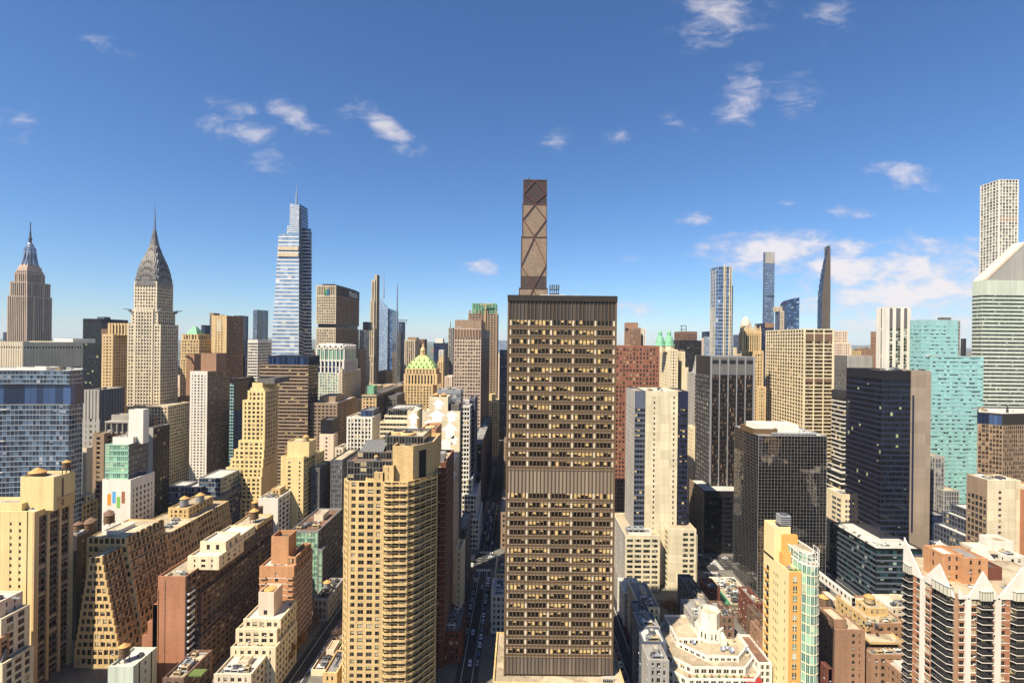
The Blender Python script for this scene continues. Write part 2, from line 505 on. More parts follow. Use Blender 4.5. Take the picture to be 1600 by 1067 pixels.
    def rect(s, x0, x1, y0, y1, z0, z1, st, **k):
        return s.tier([(x0, y0), (x1, y0), (x1, y1), (x0, y1)], z0, z1, st, **k)
    def box(s, part, *a): s.p(part).box(*a)
    # roof things
    def tank(s, x, y, z, r=2.0, h=4.0, m=None, legs=2.5, lid=None):
        b = MB(); m = m or PL['tank']
        for sx in (-1, 1):
            for sy in (-1, 1): b.box(x + sx * r * .62 - .12, x + sx * r * .62 + .12, y + sy * r * .62 - .12, y + sy * r * .62 + .12, z - .8, z + legs + .1, PL['iron'])
        b.box(x - r * .85, x + r * .85, y - r * .85, y + r * .85, z + legs, z + legs + .25, PL['iron'])
        t = MB(); t.lathe(x, y, [(r, z + legs + .25), (r * .97, z + legs + h)], 16, m)
        for q in (.15, .5, .85): t.lathe(x, y, [(r * 1.02, z + legs + h * q + .25), (r * 1.02, z + legs + h * q + .35)], 16, PL['iron'])
        o = t.build('water_tank', s.root, s.loc)
        b.build('stand', o, s.loc)
        t = MB(); t.lathe(x, y, [(r * 1.12, z + legs + h), (r * .5, z + legs + h + r * .42), (.12, z + legs + h + r * .7)], 16, lid or PL['tankroof'])
        t.build('tank_lid', o, s.loc)
    def unit(s, x, y, z, w, d, h, kind=0):
        """air-handling unit: casing on rails, fan cowls, grille"""
        b = MB(); m = PL[('unit_grey', 'unit_white', 'unit_dark', 'unit_tan')[kind % 4]]
        b.box(x - w * .45, x - w * .35, y - d / 2, y + d / 2, z - .9, z + .3, PL['iron']); b.box(x + w * .35, x + w * .45, y - d / 2, y + d / 2, z - .9, z + .3, PL['iron'])
        b.box(x - w / 2, x + w / 2, y - d / 2, y + d / 2, z + .3, z + h, m)
        b.box(x - w * .4, x + w * .4, y - d / 2 - .04, y - d / 2, z + h * .45, z + h * .85, PL['dark'])
        nfan = max(1, int(w / max(1.2, d * .9))); fans = []
        for k in range(nfan):
            cx = x - w / 2 + w * (k + .5) / nfan; r = min(w / nfan, d) * .36
            f = MB(); f.lathe(cx, y, [(r, z + h), (r * .94, z + h + .35)], 10, m); f.lathe(cx, y, [(r * .8, z + h + .3), (r * .8, z + h + .36)], 10, PL['dark'])
            fans.append(f)
        o = b.build('rooftop_unit', s.root, s.loc)
        for f in fans: f.build('fan', o, s.loc)
    def clutter(s, x0, x1, y0, y1, z, n, big=1.0):
        r = s.rnd
        for _ in range(n):
            q = r.random()
            if q < .3 and x1 - x0 > 3 and y1 - y0 > 3:
                x, y = r.uniform(x0 + .5, x1 - 1), r.uniform(y0 + .5, y1 - 1); b = MB()
                if q < .16:          # sheet metal duct with an elbow
                    L = min(r.uniform(2, 7) * big, (y1 - y - .3)); L2 = min(r.uniform(1, 4), x1 - x - .6); m = PL[r.choice(('unit_grey', 'steel', 'unit_white'))]
                    b.box(x, x + .5, y, y + L, z + .3, z + .75, m); b.box(x + .5, x + .5 + L2, y + .1, y + .6, z + .28, z + .72, m); b.box(x + .05, x + .45, y + L * .5, y + L * .5 + .2, z - .2, z + .3, PL['iron']); b.build('duct', s.root, s.loc)
                else:                # vent pipes
                    for _k in range(3): b.lathe(x + r.uniform(-.4, .4), y + r.uniform(-.4, .4), [(.14, z - .2), (.14, z + .8), (.24, z + .82), (.2, z + 1.05)], 7, PL['unit_grey'])
                    b.build('vent_pipe', s.root, s.loc)
                continue
            w = r.uniform(1.2, 4.5) * big; d = r.uniform(1.2, 3.2) * big; h = r.uniform(.9, 2.2) * big
            if x1 - x0 < w + 1 or y1 - y0 < d + 1: continue
            s.unit(r.uniform(x0 + w / 2 + .4, x1 - w / 2 - .4), r.uniform(y0 + d / 2 + .4, y1 - d / 2 - .4), z, w, d, h, r.randrange(4))
    def mast(s, x, y, z0, z1, w=.35, part='antenna', m=None):
        b = MB(); m = m or PL['iron']
        b.lathe(x, y, [(w, z0), (w * .8, z0 + (z1 - z0) * .5), (w * .35, z1)], 6, m)
        b.build(part, s.root, s.loc)
    def done(s):
        made = {}
        for part, mb in s.mb.items():
            if mb.f:
                ow = made.get(s.own.get(part))
                made[part] = mb.build(part.split('#')[0], ow or s.root, s.loc)
        rest = {}
        def area(t): return t[4] * t[5] / max(10, t[1][1]) ** 2 * (1 if abs(t[3]) < .4 else .35) 
        by = {}
        for t in s.panes: by.setdefault(t[0], []).append(t)
        for name, ts in by.items():
            ok = [t for t in ts if t[5] * F / t[1][1] >= MIN_PX and t[2] > EYE - (1060 - PY0) / F * t[1][1]]
            ok.sort(key=lambda t: (-round(area(t), 7), -t[2]))
            solo = ok[:WIN_CAP]; so = set(id(t) for t in solo)
            for t in solo:
                me = pane_mesh(t[0], t[4], t[5], t[6], t[7])
                o = bpy.data.objects.new(t[0], me); COL.objects.link(o); o.parent = s.root
                o.location = (t[1][0] - s.loc[0], t[1][1] - s.loc[1], t[2] - s.loc[2]); o.rotation_euler = (t[8] * s.rnd.uniform(-1, 1), 0, t[3] + t[8] * s.rnd.uniform(-1, 1))
                TOTAL['win'] += 1
                if t[7].name == 'window_apartment' and s.rnd.random() < .13:
                    a = bpy.data.objects.new('air_conditioner', ac_mesh()); COL.objects.link(a); a.parent = s.root; a.rotation_euler = (0, 0, t[3])
                    a.location = (t[1][0] - s.loc[0] + cos(t[3]) * t[4] * .2, t[1][1] - s.loc[1] + sin(t[3]) * t[4] * .2, t[2] - t[5] / 2 + .02)
            mb = MB()
            for t in ts:
                if id(t) in so: continue
                c, sn = cos(t[3]), sin(t[3]); w, h = t[4] / 2, t[5] / 2; x, y = t[1]; z = t[2]
                nx, ny = sn, -c
                j = t[8]; a1 = s.rnd.uniform(-j, j) * w; a2 = s.rnd.uniform(-j, j) * h
                def P(a, b):
                    o = .05 + abs(j) * (w + h) * .5 + (a1 if a > 0 else -a1) + (a2 if b > 0 else -a2) if j else .05
                    return (x + c * a + nx * o, y + sn * a + ny * o, z + b)
                mb.face([P(-w, -h), P(w, -h), P(w, h), P(-w, h)], t[7], [(0, 0), (t[6], 0), (t[6], 1), (0, 1)])
            if mb.f:
                o = mb.build(name, s.root, s.loc); o['kind'] = 'stuff'
        return s

# ------------------------------------------------------------------ palette
ROOF = {'tan': roof_mat('roof_gravel', (196, 178, 148)), 'grey': roof_mat('roof_grey', (150, 146, 140)), 'dark': roof_mat('roof_tar', (92, 88, 86)),
        'white': roof_mat('roof_pale', (220, 214, 202), .62, .4), 'brown': roof_mat('roof_brown', (138, 104, 82)), 'green': roof_mat('roof_copper', (138, 186, 140), .8, .3)}
PL = {'tank': wall_mat('tank_wood', (150, 118, 88), course=(.25, 8.0), k=.6), 'tankroof': wall_mat('tank_roof', (206, 160, 96), .3, .7), 'iron': plain_mat('iron', (58, 56, 56), .6),
      'dark': plain_mat('dark_grille', (30, 30, 32), .7), 'unit_grey': plain_mat('unit_grey', (150, 152, 152), .5), 'unit_white': plain_mat('unit_white', (212, 210, 204), .55),
      'unit_dark': plain_mat('unit_dark', (84, 84, 88), .5), 'unit_tan': plain_mat('unit_tan', (186, 164, 128), .6), 'white': plain_mat('white_paint', (238, 232, 220), .5),
      'steel': plain_mat('steel', (176, 180, 186), .3, .8), 'silver': plain_mat('silver_cladding', (196, 200, 206), .28, .7)}
WM = wall_mat; GM = glass_mat
M = dict(
    cream=WM('cream_brick', (234, 216, 178)), yellow=WM('yellow_brick', (236, 210, 150)), gold=WM('gold_brick', (216, 186, 138)), tan=WM('tan_brick', (226, 192, 134), course=(1.2, .4)),
    white=WM('white_brick', (234, 226, 210), .2, streak=.24), pinkish=WM('pinkish_stone', (232, 206, 180), .15), buff=WM('buff_stone', (224, 208, 180)), lime=WM('limestone', (214, 196, 166)),
    esb=WM('pale_limestone', (196, 172, 150)), brick=WM('red_brick', (190, 132, 98), course=(.9, .3)), orange=WM('orange_brick', (208, 154, 110), course=(.9, .3)), brown=WM('brown_brick', (172, 134, 106), course=(.9, .3)),
    umber=WM('umber_brick', (132, 104, 86), course=(.9, .3)), maroon=WM('maroon_brick', (126, 76, 62), course=(.9, .3)), granite=WM('red_granite', (158, 106, 84), .15, joint=(3, 3.6)), taupe=WM('taupe_stone', (160, 136, 112)),
    grey=WM('grey_concrete', (172, 166, 156)), dgrey=WM('dark_concrete', (112, 108, 104)), char=WM('charcoal_cladding', (62, 60, 62), .1, .5), black=WM('black_cladding', (40, 38, 42), .1, .4),
    bronze=WM('bronze_metal', (124, 99, 72), .12, .45, .06, metal=.25), bronze_d=WM('dark_bronze_metal', (66, 60, 54), .12, .45, .06, metal=.25), alu=WM('aluminium', (176, 176, 176), .08, .4, .05, metal=.4),
    panel=WM('grey_brown_panel', (152, 136, 118), .12, joint=(4.5, 9.0)), slate=WM('slate_panel', (96, 102, 116), .1, .5), navy=WM('navy_panel', (44, 48, 70), .1, .4),
    teal=WM('teal_spandrel', (158, 198, 192), .08, .3), mint=WM('mint_spandrel', (164, 204, 178), .08, .35), palegreen=WM('pale_green_metal', (206, 212, 190), .08, .45), concrete=WM('board_concrete', (168, 150, 130), .14, joint=(40, 7.5)),
    copper=WM('green_copper', (172, 198, 126), .25, .7), copper2=WM('pale_copper', (132, 186, 150), .25, .7), steelc=WM('crown_steel', (134, 127, 118), .1, .4, metal=.3), spire=WM('spire_steel', (168, 172, 182), .1, .3, metal=.7),
    blank=WM('blank_cream_wall', (238, 222, 186), .14, joint=(6, 6)), arrow=plain_mat('white_mural_paint', (250, 246, 236), .7), plaster=WM('yellow_plaster', (244, 222, 164), .1, .9, .1), ochre=WM('ochre_plaster', (230, 172, 96), .1, .9, .1),
    brown2=WM('rust_steel', (104, 78, 64), .1, .45, metal=.3), terracotta=WM('terracotta_fins', (104, 92, 80), .2, .5), silver=WM('silver_metal', (190, 196, 204), .06, .3, .04, metal=.5),
)
G = dict(
    std=GM('window_dark', frame=(150, 140, 120), sash='vh'), apt=GM('window_apartment', dark=(20, 20, 22), lite=(66, 66, 62), blind=(200, 186, 150), pb=.3, frame=(120, 108, 90), sash='v', fw=.05),
    plain=GM('window_plain', pb=.2, frame=(140, 132, 118), sash='h', fw=.05), far=GM('window_far', dark=(40, 40, 44), lite=(74, 72, 72), pb=.12), office=GM('office_band', dark=(14, 15, 20), lite=(48, 50, 56), blind=(214, 190, 132), pb=.2, frame=(50, 48, 46), fw=.05, sash=''),
    dag=GM('bronze_office_glass', dark=(9, 9, 9), lite=(34, 30, 26), blind=(234, 198, 132), pb=.48, grp=6, frame=(60, 54, 48), fw=.05, sash='', spec=.4),
    blue=GM('blue_glass', dark=(40, 62, 96), lite=(84, 116, 156), pb=.06, rough=.06, spec=.8, blind=(200, 205, 210)), blued=GM('deep_blue_glass', dark=(22, 36, 64), lite=(58, 84, 124), pb=.03, rough=.06, spec=.8, blind=(160, 170, 190)),
    pale=GM('pale_blue_glass', dark=(112, 134, 160), lite=(150, 170, 192), pb=.04, rough=.12, spec=.8, blind=(226, 226, 226)), tealg=GM('teal_glass', dark=(126, 180, 178), lite=(160, 208, 202), pb=.5, rough=.12, spec=.6, blind=(30, 50, 56)),
    greeng=GM('green_glass', dark=(60, 104, 92), lite=(140, 186, 150), pb=.2, rough=.1, blind=(196, 210, 170), frame=(220, 214, 190), fw=.05), mirror=GM('mirror_glass', dark=(140, 138, 138), lite=(186, 182, 178), pb=0.0, rough=.02, metal=1.0, k=.5, wave=.03),
    bluemir=GM('condo_glass', dark=(22, 38, 58), lite=(88, 112, 134), pb=.06, rough=.05, spec=.8, blind=(170, 172, 180), wave=.03), black=GM('black_glass', dark=(8, 8, 14), lite=(26, 28, 44), pb=.03, blind=(190, 190, 150), rough=.07, frame=(24, 24, 34), fw=.06, sash='', spec=.5),
    blackt=GM('black_teal_glass', dark=(8, 14, 20), lite=(22, 38, 50), pb=.025, blind=(190, 196, 140), rough=.07, frame=(16, 18, 26), fw=.08, sash='', spec=.5), greyg=GM('grey_glass', dark=(62, 68, 78), lite=(112, 116, 122), pb=.12, rough=.1, blind=(180, 176, 166), frame=(120, 120, 120), fw=.05),  # yellowish blinds in the black glass paint in lit windows
    brownf=GM('fluted_glass', dark=(96, 80, 64), lite=(136, 116, 94), pb=.0, rough=.25, spec=.5), shop=GM('dark_shop_glass', dark=(18, 20, 22), lite=(60, 60, 58), pb=.15, frame=(110, 108, 104), fw=.05))

# ------------------------------------------------------------------ ground, streets, pavements, far hills
STREET = [-24 + 80.5 * k for k in range(-16, 14)]      # centre lines of the cross streets (x)
AVENUE = [(-40, 15), (160, 15), (362, 15), (506, 12), (650, 22), (790, 12), (945, 15), (1225, 15), (1500, 15), (1780, 15), (2060, 15), (2340, 15)]
t_ = NT('asphalt_ground'); tc_ = t_.n('TexCoord').outputs['Object']
f_ = t_.math('ADD', t_.math('MULTIPLY', t_.noise(.02, 5, tc_), .034), t_.math('MULTIPLY', t_.noise(1.1, 4, tc_), .02))
cb_ = t_.n('CombineColor')
for i_ in range(3): t_.link(f_, cb_.inputs[i_])
t_.link(cb_.outputs[0], t_.p.inputs['Base Color']); t_.p.inputs['Roughness'].default_value = .9
ASPH = t_.m
SLAB = wall_mat('pavement_slabs', (150, 144, 134), .3, joint=(1.5, 1.5), k=.5)
PAINT = plain_mat('road_paint', (232, 228, 214), .7, var=.3)
FARG = roof_mat('far_ground', (128, 120, 112), .5)
g = MB(); g.face([(-23000, -800, 0), (23000, -800, 0), (23000, 20000, 0), (-23000, 20000, 0)], FARG); structure(g.build('ground'))
XA, XB, YA, YB = STREET[0] - 40, STREET[-1] + 40, -60, 2420
for sx in STREET:
    g = MB(); g.face([(sx - 5.5, YA, .004), (sx + 5.5, YA, .004), (sx + 5.5, YB, .004), (sx - 5.5, YB, .004)], ASPH); structure(g.build('street'))
for ay, hw in AVENUE:
    g = MB(); g.face([(XA, ay - hw + 4, .008), (XB, ay - hw + 4, .008), (XB, ay + hw - 4, .008), (XA, ay + hw - 4, .008)], ASPH); structure(g.build('avenue'))
for i in range(len(STREET) - 1):
    for j in range(len(AVENUE) - 1):
        x0, x1 = STREET[i] + 5.5, STREET[i + 1] - 5.5
        y0, y1 = AVENUE[j][0] + AVENUE[j][1] - 4, AVENUE[j + 1][0] - AVENUE[j + 1][1] + 4
        if y0 > 1000 and abs((x0 + x1) / 2) > y1 * 1.1: continue
        g = MB(); c = 2.5
        g.prism([(x0 + c, y0), (x1 - c, y0), (x1, y0 + c), (x1, y1 - c), (x1 - c, y1), (x0 + c, y1), (x0, y1 - c), (x0, y0 + c)], 0, .15, SLAB)
        structure(g.build('pavement'))
rm = MB()
for sx in STREET[13:20]:
    for ox in (-2.6, 2.6): rm.face([(sx + ox - .12, 190, .014), (sx + ox + .12, 190, .014), (sx + ox + .12, 346, .014), (sx + ox - .12, 346, .014)], PAINT)
    for ox in (-2.6, 2.6): rm.face([(sx + ox - .1, 379, .014), (sx + ox + .1, 379, .014), (sx + ox + .1, 492, .014), (sx + ox - .1, 492, .014)], PAINT)
    for y0 in (345.5, 374.5):                    # zebra crossings over the street
        for k in range(8): rm.face([(sx - 5 + k * 1.3, y0, .014), (sx - 4.4 + k * 1.3, y0, .014), (sx - 4.4 + k * 1.3, y0 + 3.4, .014), (sx - 5 + k * 1.3, y0 + 3.4, .014)], PAINT)
    for x0 in (-11.5, 8.0):                      # and over the avenue
        for k in range(16): rm.face([(sx + x0, 352 + k * 1.3, .014), (sx + x0 + 3.4, 352 + k * 1.3, .014), (sx + x0 + 3.4, 352.6 + k * 1.3, .014), (sx + x0, 352.6 + k * 1.3, .014)], PAINT)
for ox in (-4, 0, 4):
    for k in range(60): rm.face([(-150 + k * 6, 362 + ox - .1, .0135), (-147 + k * 6, 362 + ox - .1, .0135), (-147 + k * 6, 362 + ox + .1, .0135), (-150 + k * 6, 362 + ox + .1, .0135)], PAINT)
structure(rm.build('road_marking'))
g = MB(); WAT = plain_mat('river_water', (70, 92, 112), .15, var=.1, scale=.01)
g.face([(-22000, 2700, .02), (22000, 2700, .02), (22000, 4000, .02), (-22000, 4000, .02)], WAT); structure(g.build('river'))
HILL = roof_mat('far_woods', (96, 108, 92), .6)
for (yy, hh, sd_) in ((4600, 70, 1), (7600, 115, 2), (12500, 190, 3)):
    r_ = random.Random(sd_); g = MB(); n = 160; pts = []
    ph = [r_.uniform(0, 6) for _ in range(6)]
    for k in range(n + 1):
        x = (-1.6 + 3.2 * k / n) * yy
        h = hh * (.62 + .2 * sin(k * .11 + ph[0]) + .12 * sin(k * .31 + ph[1]) + .06 * sin(k * .9 + ph[2]))
        pts.append((x, max(12, h)))
    for k in range(n):
        (xa, ha), (xb, hb) = pts[k], pts[k + 1]; D = yy * .18
        g.face([(xa, yy - D, -1), (xb, yy - D, -1), (xb, yy - D * .35, hb * .8), (xa, yy - D * .35, ha * .8)], HILL)
        g.face([(xa, yy - D * .35, ha * .8), (xb, yy - D * .35, hb * .8), (xb, yy, hb), (xa, yy, ha)], HILL)
        g.face([(xa, yy, ha), (xb, yy, hb), (xb, yy + D * 2, -1), (xa, yy + D * 2, -1)], HILL)
    structure(g.build('hills', smooth=True))

# ------------------------------------------------------------------ building by photo measure
def span(xl, xr, Y, dep):
    """xl..xr is the whole outline seen, front and flank: returns the front face alone and the far depth"""
    w = (xr - xl) * .6
    if xl > PX0:
        dep = min(dep, w / (xl - PX0) * Y); return PX0 + (xl - PX0) * (Y + dep) / Y, xr, Y + dep
    if xr < PX0:
        dep = min(dep, w / (PX0 - xr) * Y); return xl, PX0 - (PX0 - xr) * (Y + dep) / Y, Y + dep
    return xl, xr, Y + dep
def NB(name, label, cat, xl, xr, yt, Y, xs, st, group=None, **k):
    """front face xl..xr at photo height yt and distance Y; xs = photo x of the far end of the visible side, or ('d', metres)"""
    if isinstance(xs, tuple): xl, xr, Y2 = span(xl, xr, Y, xs[1])
    else: Y2 = yback(xr if xs > xr else xl, xs, Y, yt)
    x0, x1 = wx(xl, Y, yt), wx(xr, Y, yt)
    z = wz((xl + xr) / 2, yt, Y)
    b = Bld(name, label, cat, ((x0 + x1) / 2, (Y + Y2) / 2, 0.15), group)
    b.r = (x0, x1, Y, Y2); b.z = z
    if st is not None:
        z0 = k.pop('z0', .15)
        b.rect(x0, x1, Y, Y2, z0, z, st, **k)
    return b
def T(b, xl, xr, yt, Y, xs, z0, st, **k):
    """a further tier on b by photo measure; returns its extents"""
    if isinstance(xs, tuple):
        if z0 == .15: xl, xr, Y2 = span(xl, xr, Y, xs[1])
        else: Y2 = Y + xs[1]
    else: Y2 = yback(xr if xs > xr else xl, xs, Y, yt)
    x0, x1 = wx(xl, Y, yt), wx(xr, Y, yt)
    z = wz((xl + xr) / 2, yt, Y)
    b.rect(x0, x1, Y, Y2, z0, z, st, **k)
    return (x0, x1, Y, Y2, z)
def S(wall_, glass_=None, bay=3.2, fl=3.5, pw=1.2, sh=1.4, **k):
    if k.get('mode', 'P') == 'P': pw *= .84; sh *= .9
    d = dict(wall=M[wall_] if isinstance(wall_, str) else wall_, glass=G[glass_] if isinstance(glass_, str) else glass_, bay=bay, fl=fl, pw=pw, sh=sh)
    for q in ('span', 'louvre', 'mullm'):
        if q in k and isinstance(k[q], str): k[q] = M[k[q]]
    d.update(k); return d
def roofing(b, n=4, tank=None, pent=None, rect=None, z=None):
    """clutter on the main roof: rect defaults to b.r"""
    x0, x1, y0, y1 = rect or b.r; z = (z if z is not None else b.z) - 1.0
    if y0 < 340: n = int(n * 1.8) + 2
    if pent:
        w, d, h, st = pent
        cx, cy = x0 + (x1 - x0) * .55, y0 + (y1 - y0) * .6
        b.rect(cx - (x1 - x0) * w / 2, cx + (x1 - x0) * w / 2, cy - (y1 - y0) * d / 2, cy + (y1 - y0) * d / 2, z, z + h, st, part='penthouse', parapet=.5)
        b.clutter(x0 + 1, x1 - 1, y0 + 1, cy - (y1 - y0) * d / 2 - .5, z, n)
    else: b.clutter(x0 + 1, x1 - 1, y0 + 1, y1 - 1, z, n)
    if tank:
        tx, ty, r = tank; zz = z + (pent[2] - .5 if pent else 0)
        b.tank(x0 + (x1 - x0) * tx, y0 + (y1 - y0) * ty, zz, r, r * 2)

# ================================================================== LEFT: the near blocks
def balcony(b, p, d, n, a0, a1, out, z, m, rail=None, t=.22, h=1.0, rt=.1):
    """slab with a solid or railed front"""
    q = MB(); q.strip(p, d, n, a0, a1, .0, out, z, z + t, m)
    r = rail or m
    q.strip(p, d, n, a0, a1, out - rt, out - .01, z + t - .01, z + t + h, r)
    q.strip(p, d, n, a0, a0 + rt, .0, out - rt, z + t - .01, z + t + h - .02, r); q.strip(p, d, n, a1 - rt, a1, .0, out - rt, z + t - .01, z + t + h - .02, r)
    q.build('balcony', b.root, b.loc)
def edge(p, q):
    d = (q[0] - p[0], q[1] - p[1]); L = hypot(*d); d = (d[0] / L, d[1] / L); return d, (d[1], -d[0]), L

# tall yellow slab at the left edge
b = NB('apartment_tower', 'yellow brick apartment tower with a tall bulkhead, in front of the curved blue glass tower', 'building', -60, 54, 798, 225, 109, S('yellow', 'apt', 4.2, 3.25, 3.7, 1.9, top=5, mask=[1, 0, 1, 0, 0, 1, 1, 0], glass=G['plain']),
       styles={1: S('gold', 'apt', 5.2, 3.25, 1.5, .95, top=3, nb=3, glass=G['apt'], span=M['umber'], pd=1.0, hd=.7)}, roof=ROOF['tan'])  # flank shade put into gold brick and umber bands
x0, x1, y0, y1 = b.r
e = T(b, 32, 84, 745, 229, ('d', 11), b.z - 1, S('yellow', top=1, mode='B'), part='penthouse')
b.box('penthouse', e[1] - .02, e[1] + .12, 233, 234, b.z, b.z + 13, M['umber'])
b.tank(e[0] + 3.4, 233.6, e[4] - .8, 3.2, 1.6, M['brown'], .2); b.tank(e[1] - 2.0, 237.5, e[4] - .8, 1.6, 3.2)
b.rect(e[1] + .1, x1 - 1.5, 231, 240, b.z - 1, b.z + 4.2, S('tan', mode='B'), part='penthouse')
T(b, -60, 34, 786, 226.5, ('d', 9), b.z - 1, S('yellow', mode='B'), part='penthouse')
b.clutter(x1 - 9, x1 - 1, y0 + 1, y0 + 6, b.z - 1, 4, .6); b.done()

# cream terraced block bottom left
b = NB('terraced_block', 'cream terraced apartment block with a sloping greenhouse roof in the bottom left corner', 'building', -90, 4, 1036, 196, 50, S('cream', 'shop', 4.2, 3.3, 1.5, 1.2, top=1), roof=ROOF['tan'])
T(b, -90, 2, 966, 198.5, 44, b.z - 1, S('cream', 'shop', 5, 3.3, 2.2, 1.2, top=1), roof=ROOF['white'])
e = T(b, -90, -2, 940, 200.5, 33, b.z - 1, S('pinkish', 'shop', 5, 3.3, 3, 1.4), roof=ROOF['white'])
T(b, -90, 0, 996, 197.2, ('d', 3), b.z - 1, S('orange', 'shop', 2.4, 3.3, .5, .8, top=.8), part='penthouse')
gl = MB(); xg0, xg1 = wx(-30, 197, 1000), wx(3, 197, 1000); zg = b.z
gl.loft([(xg0, 196.6), (xg1, 196.6), (xg1, 199.5), (xg0, 199.5)], zg - .5, [(xg0, 198.6), (xg1, 198.6), (xg1, 199.5), (xg0, 199.5)], zg + 4.2, G['shop'])
for k in range(9): gl.bar((xg0 + (xg1 - xg0) * k / 8, 196.55, zg - .4), (xg0 + (xg1 - xg0) * k / 8, 198.55, zg + 4.3), .16, PL['steel'])
gl.build('greenhouse', b.root, b.loc)
b.clutter(b.r[0], b.r[1] - 2, 201, 207, e[4] - 1, 5, .8); b.done()

# ziggurat of terraces
b = Bld('ziggurat_apartments', 'brown brick apartment ziggurat stepping back with railed terraces beside the yellow slab', 'building', (-205, 285, .15))
stz = S('tan', 'apt', 2.9, 3.66, .9, 1.5, top=.3)
zb, zt, nf = 9.6, 54.0, 12
b.rect(-216, -194, 240, 252, .15, zb, stz, parapet=.6)
for i in range(nf):
    z0 = zb + (zt - zb) * i / nf; z1 = zb + (zt - zb) * (i + 1) / nf; k = i + 1
    b.rect(-216 + .5 * k, -194.4 - .8 * k, 240 + .05 * k, 252, z0 - .6, z1, stz, parapet=.6)
for i in range(2, nf):
    q = MB(); z1 = zb + (zt - zb) * (i + 1) / nf
    for k in range(3): q.box(-194.4 - .8 * (i + 1) + .02, -194.4 - .8 * (i + 1) + .1, 240.6 + k * 3.9, 243.6 + k * 3.9, z1 - .7, z1 + .5, PL['dark'])
    q.build('terrace_railing', b.root, b.loc)  # dark strips: railings, and painted shade of the terrace recesses
for i in range(13):                                     # the projecting middle wing
    z0 = 4 + 54.5 * i / 13; z1 = 4 + 54.5 * (i + 1) / 13
    sh = .0 if i < 3 else .85 * (i - 2)
    b.rect(-222, -193.6 - sh, 252.2 + .08 * i, 279 , z0 - .6 if i else .15, z1, stz, parapet=.6)
    if i > 2:
        q = MB()
        for k in range(6): q.box(-193.6 - sh + .02 , -193.6 - sh + .1, 253.5 + k * 4.3, 256.6 + k * 4.3, z1 - .7, z1 + .5, PL['dark'])
        q.build('terrace_railing', b.root, b.loc)  # railing strips doubling as painted recess shade
for i in range(12):
    z0 = 50.0 * i / 12; z1 = 50.0 * (i + 1) / 12; sh = .0 if i < 5 else .7 * (i - 4)
    b.rect(-226, -195.4 - sh, 279.2, 338, z0 - .6 if i else .15, z1, stz, parapet=.6)
b.rect(-218, -206, 306, 330, 49.2, 56, S('tan', 'apt', 3.4, 3.4, 1.6, 1.4), part='penthouse'); b.tank(-212, 311, 55, 2.4, 4.6, PL['unit_grey'], .6); b.tank(-206.5, 318, 55, 2.4, 4.6, PL['unit_grey'], .6)
b.rect(-219, -211, 258, 270, 57.4, 60, S('white', 'apt', 3, 3, 1.4, 1), part='penthouse'); b.clutter(-214, -204, 282, 304, 49, 9); b.done()

# court building between slab and ziggurat, its shade put into charcoal walls; roof tanks
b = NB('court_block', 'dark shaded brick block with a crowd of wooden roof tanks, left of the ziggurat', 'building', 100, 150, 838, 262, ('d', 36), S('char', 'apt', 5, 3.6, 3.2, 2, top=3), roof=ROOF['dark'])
for k, (tx, ty, r) in enumerate([(.2, .2, 2.3), (.5, .35, 2.6), (.78, .25, 2.2), (.4, .7, 2.4), (.9, .6, 2.5)]): b.tank(b.r[0] + (b.r[1] - b.r[0]) * tx, b.r[2] + 36 * ty, b.z - 1, r, 4.6, PL['unit_dark'] if k % 2 else PL['tank'], .4, M['umber'])  # umber lids darkened to paint in the shade
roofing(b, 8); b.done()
b = NB('corner_block', 'buff brick corner block with arched penthouse, behind the dark court block', 'building', 112, 152, 788, 345, ('d', 22), S('tan', 'apt', 3.4, 3.5, 1.4, 1.5), roof=ROOF['tan']); roofing(b, 6, pent=(.6, .5, 6, S('buff', 'apt', 3, 3, 1.2, 1.2))); b.done()

# long red slab
b = Bld('brick_slab', 'long red brick apartment slab with a windowless end wall and cream penthouses', 'building', (-160, 262, .15))
Yf = 225; xr = wx(290, Yf, 900); xl = wx(247, Yf, 900); zt = wz(268, 900, Yf); z1 = wz(268, 934, Yf)
for px_, py_ in ((247, 921), (240, 944), (232, 970), (223, 992)):
    b.rect(wx(px_, Yf, py_), xl + .02, Yf + .1 + .1 * (247 - px_) / 8, 300, .15, wz(px_, py_, Yf), S('brick', 'apt', 4.0, 3.1, 2.6, 1.6), roof=ROOF['brown'])
sb = S('brick', mode='B')
ss = S('umber', 'apt', 3.6, 3.1, 1.2, 1.5, top=1.0, glass=G['apt'])  # shade of the flank put into umber, the slab is red brick
b.rect(xl, xr, Yf, 304, .15, zt, sb, styles={1: ss}, roof=ROOF['tan'])
b.box('wall', xl + 3.2, xl + 3.55, Yf - .09, Yf, .2, zt - 2, M['umber'])
for (ex, zz, ya) in ((1.6, zt - 12, Yf + 9), (2.9, zt - 27, Yf + 7), (4.2, 22, Yf + 5)):
    b.rect(xr - .5, xr + ex, ya, 304 - ex, .15, zz, S('umber', 'apt', 3.6, 3.1, 1.2, 1.5, top=.5), roof=ROOF['brown'], parapet=1.2)  # flank steps in the same umber, shade in the colour
for k in range(14):
    z = zt - 9 - k * 3.1
    balcony(b, (xr, Yf), (0, 1), (1, 0), .3, 4.6, 1.5, z, PL['unit_dark'], PL['white'], h=.95)
e = T(b, 295, 342, 868, 234, ('d', 20), zt - 1, S('cream', 'apt', 4.5, 3.2, 3.2, 1.6), part='penthouse', roof=ROOF['white'])
b.rect(e[0] + 2, e[1] - .5, 240, 252, e[4] - 1, e[4] + 4.5, S('cream', 'apt', 5, 4, 3.4, 1.6), part='penthouse', roof=ROOF['white'])
e2 = T(b, 332, 372, 838, 262, ('d', 16), zt - 1, S('cream', 'apt', 4.5, 3.2, 3.2, 1.6), part='penthouse', roof=ROOF['white'])
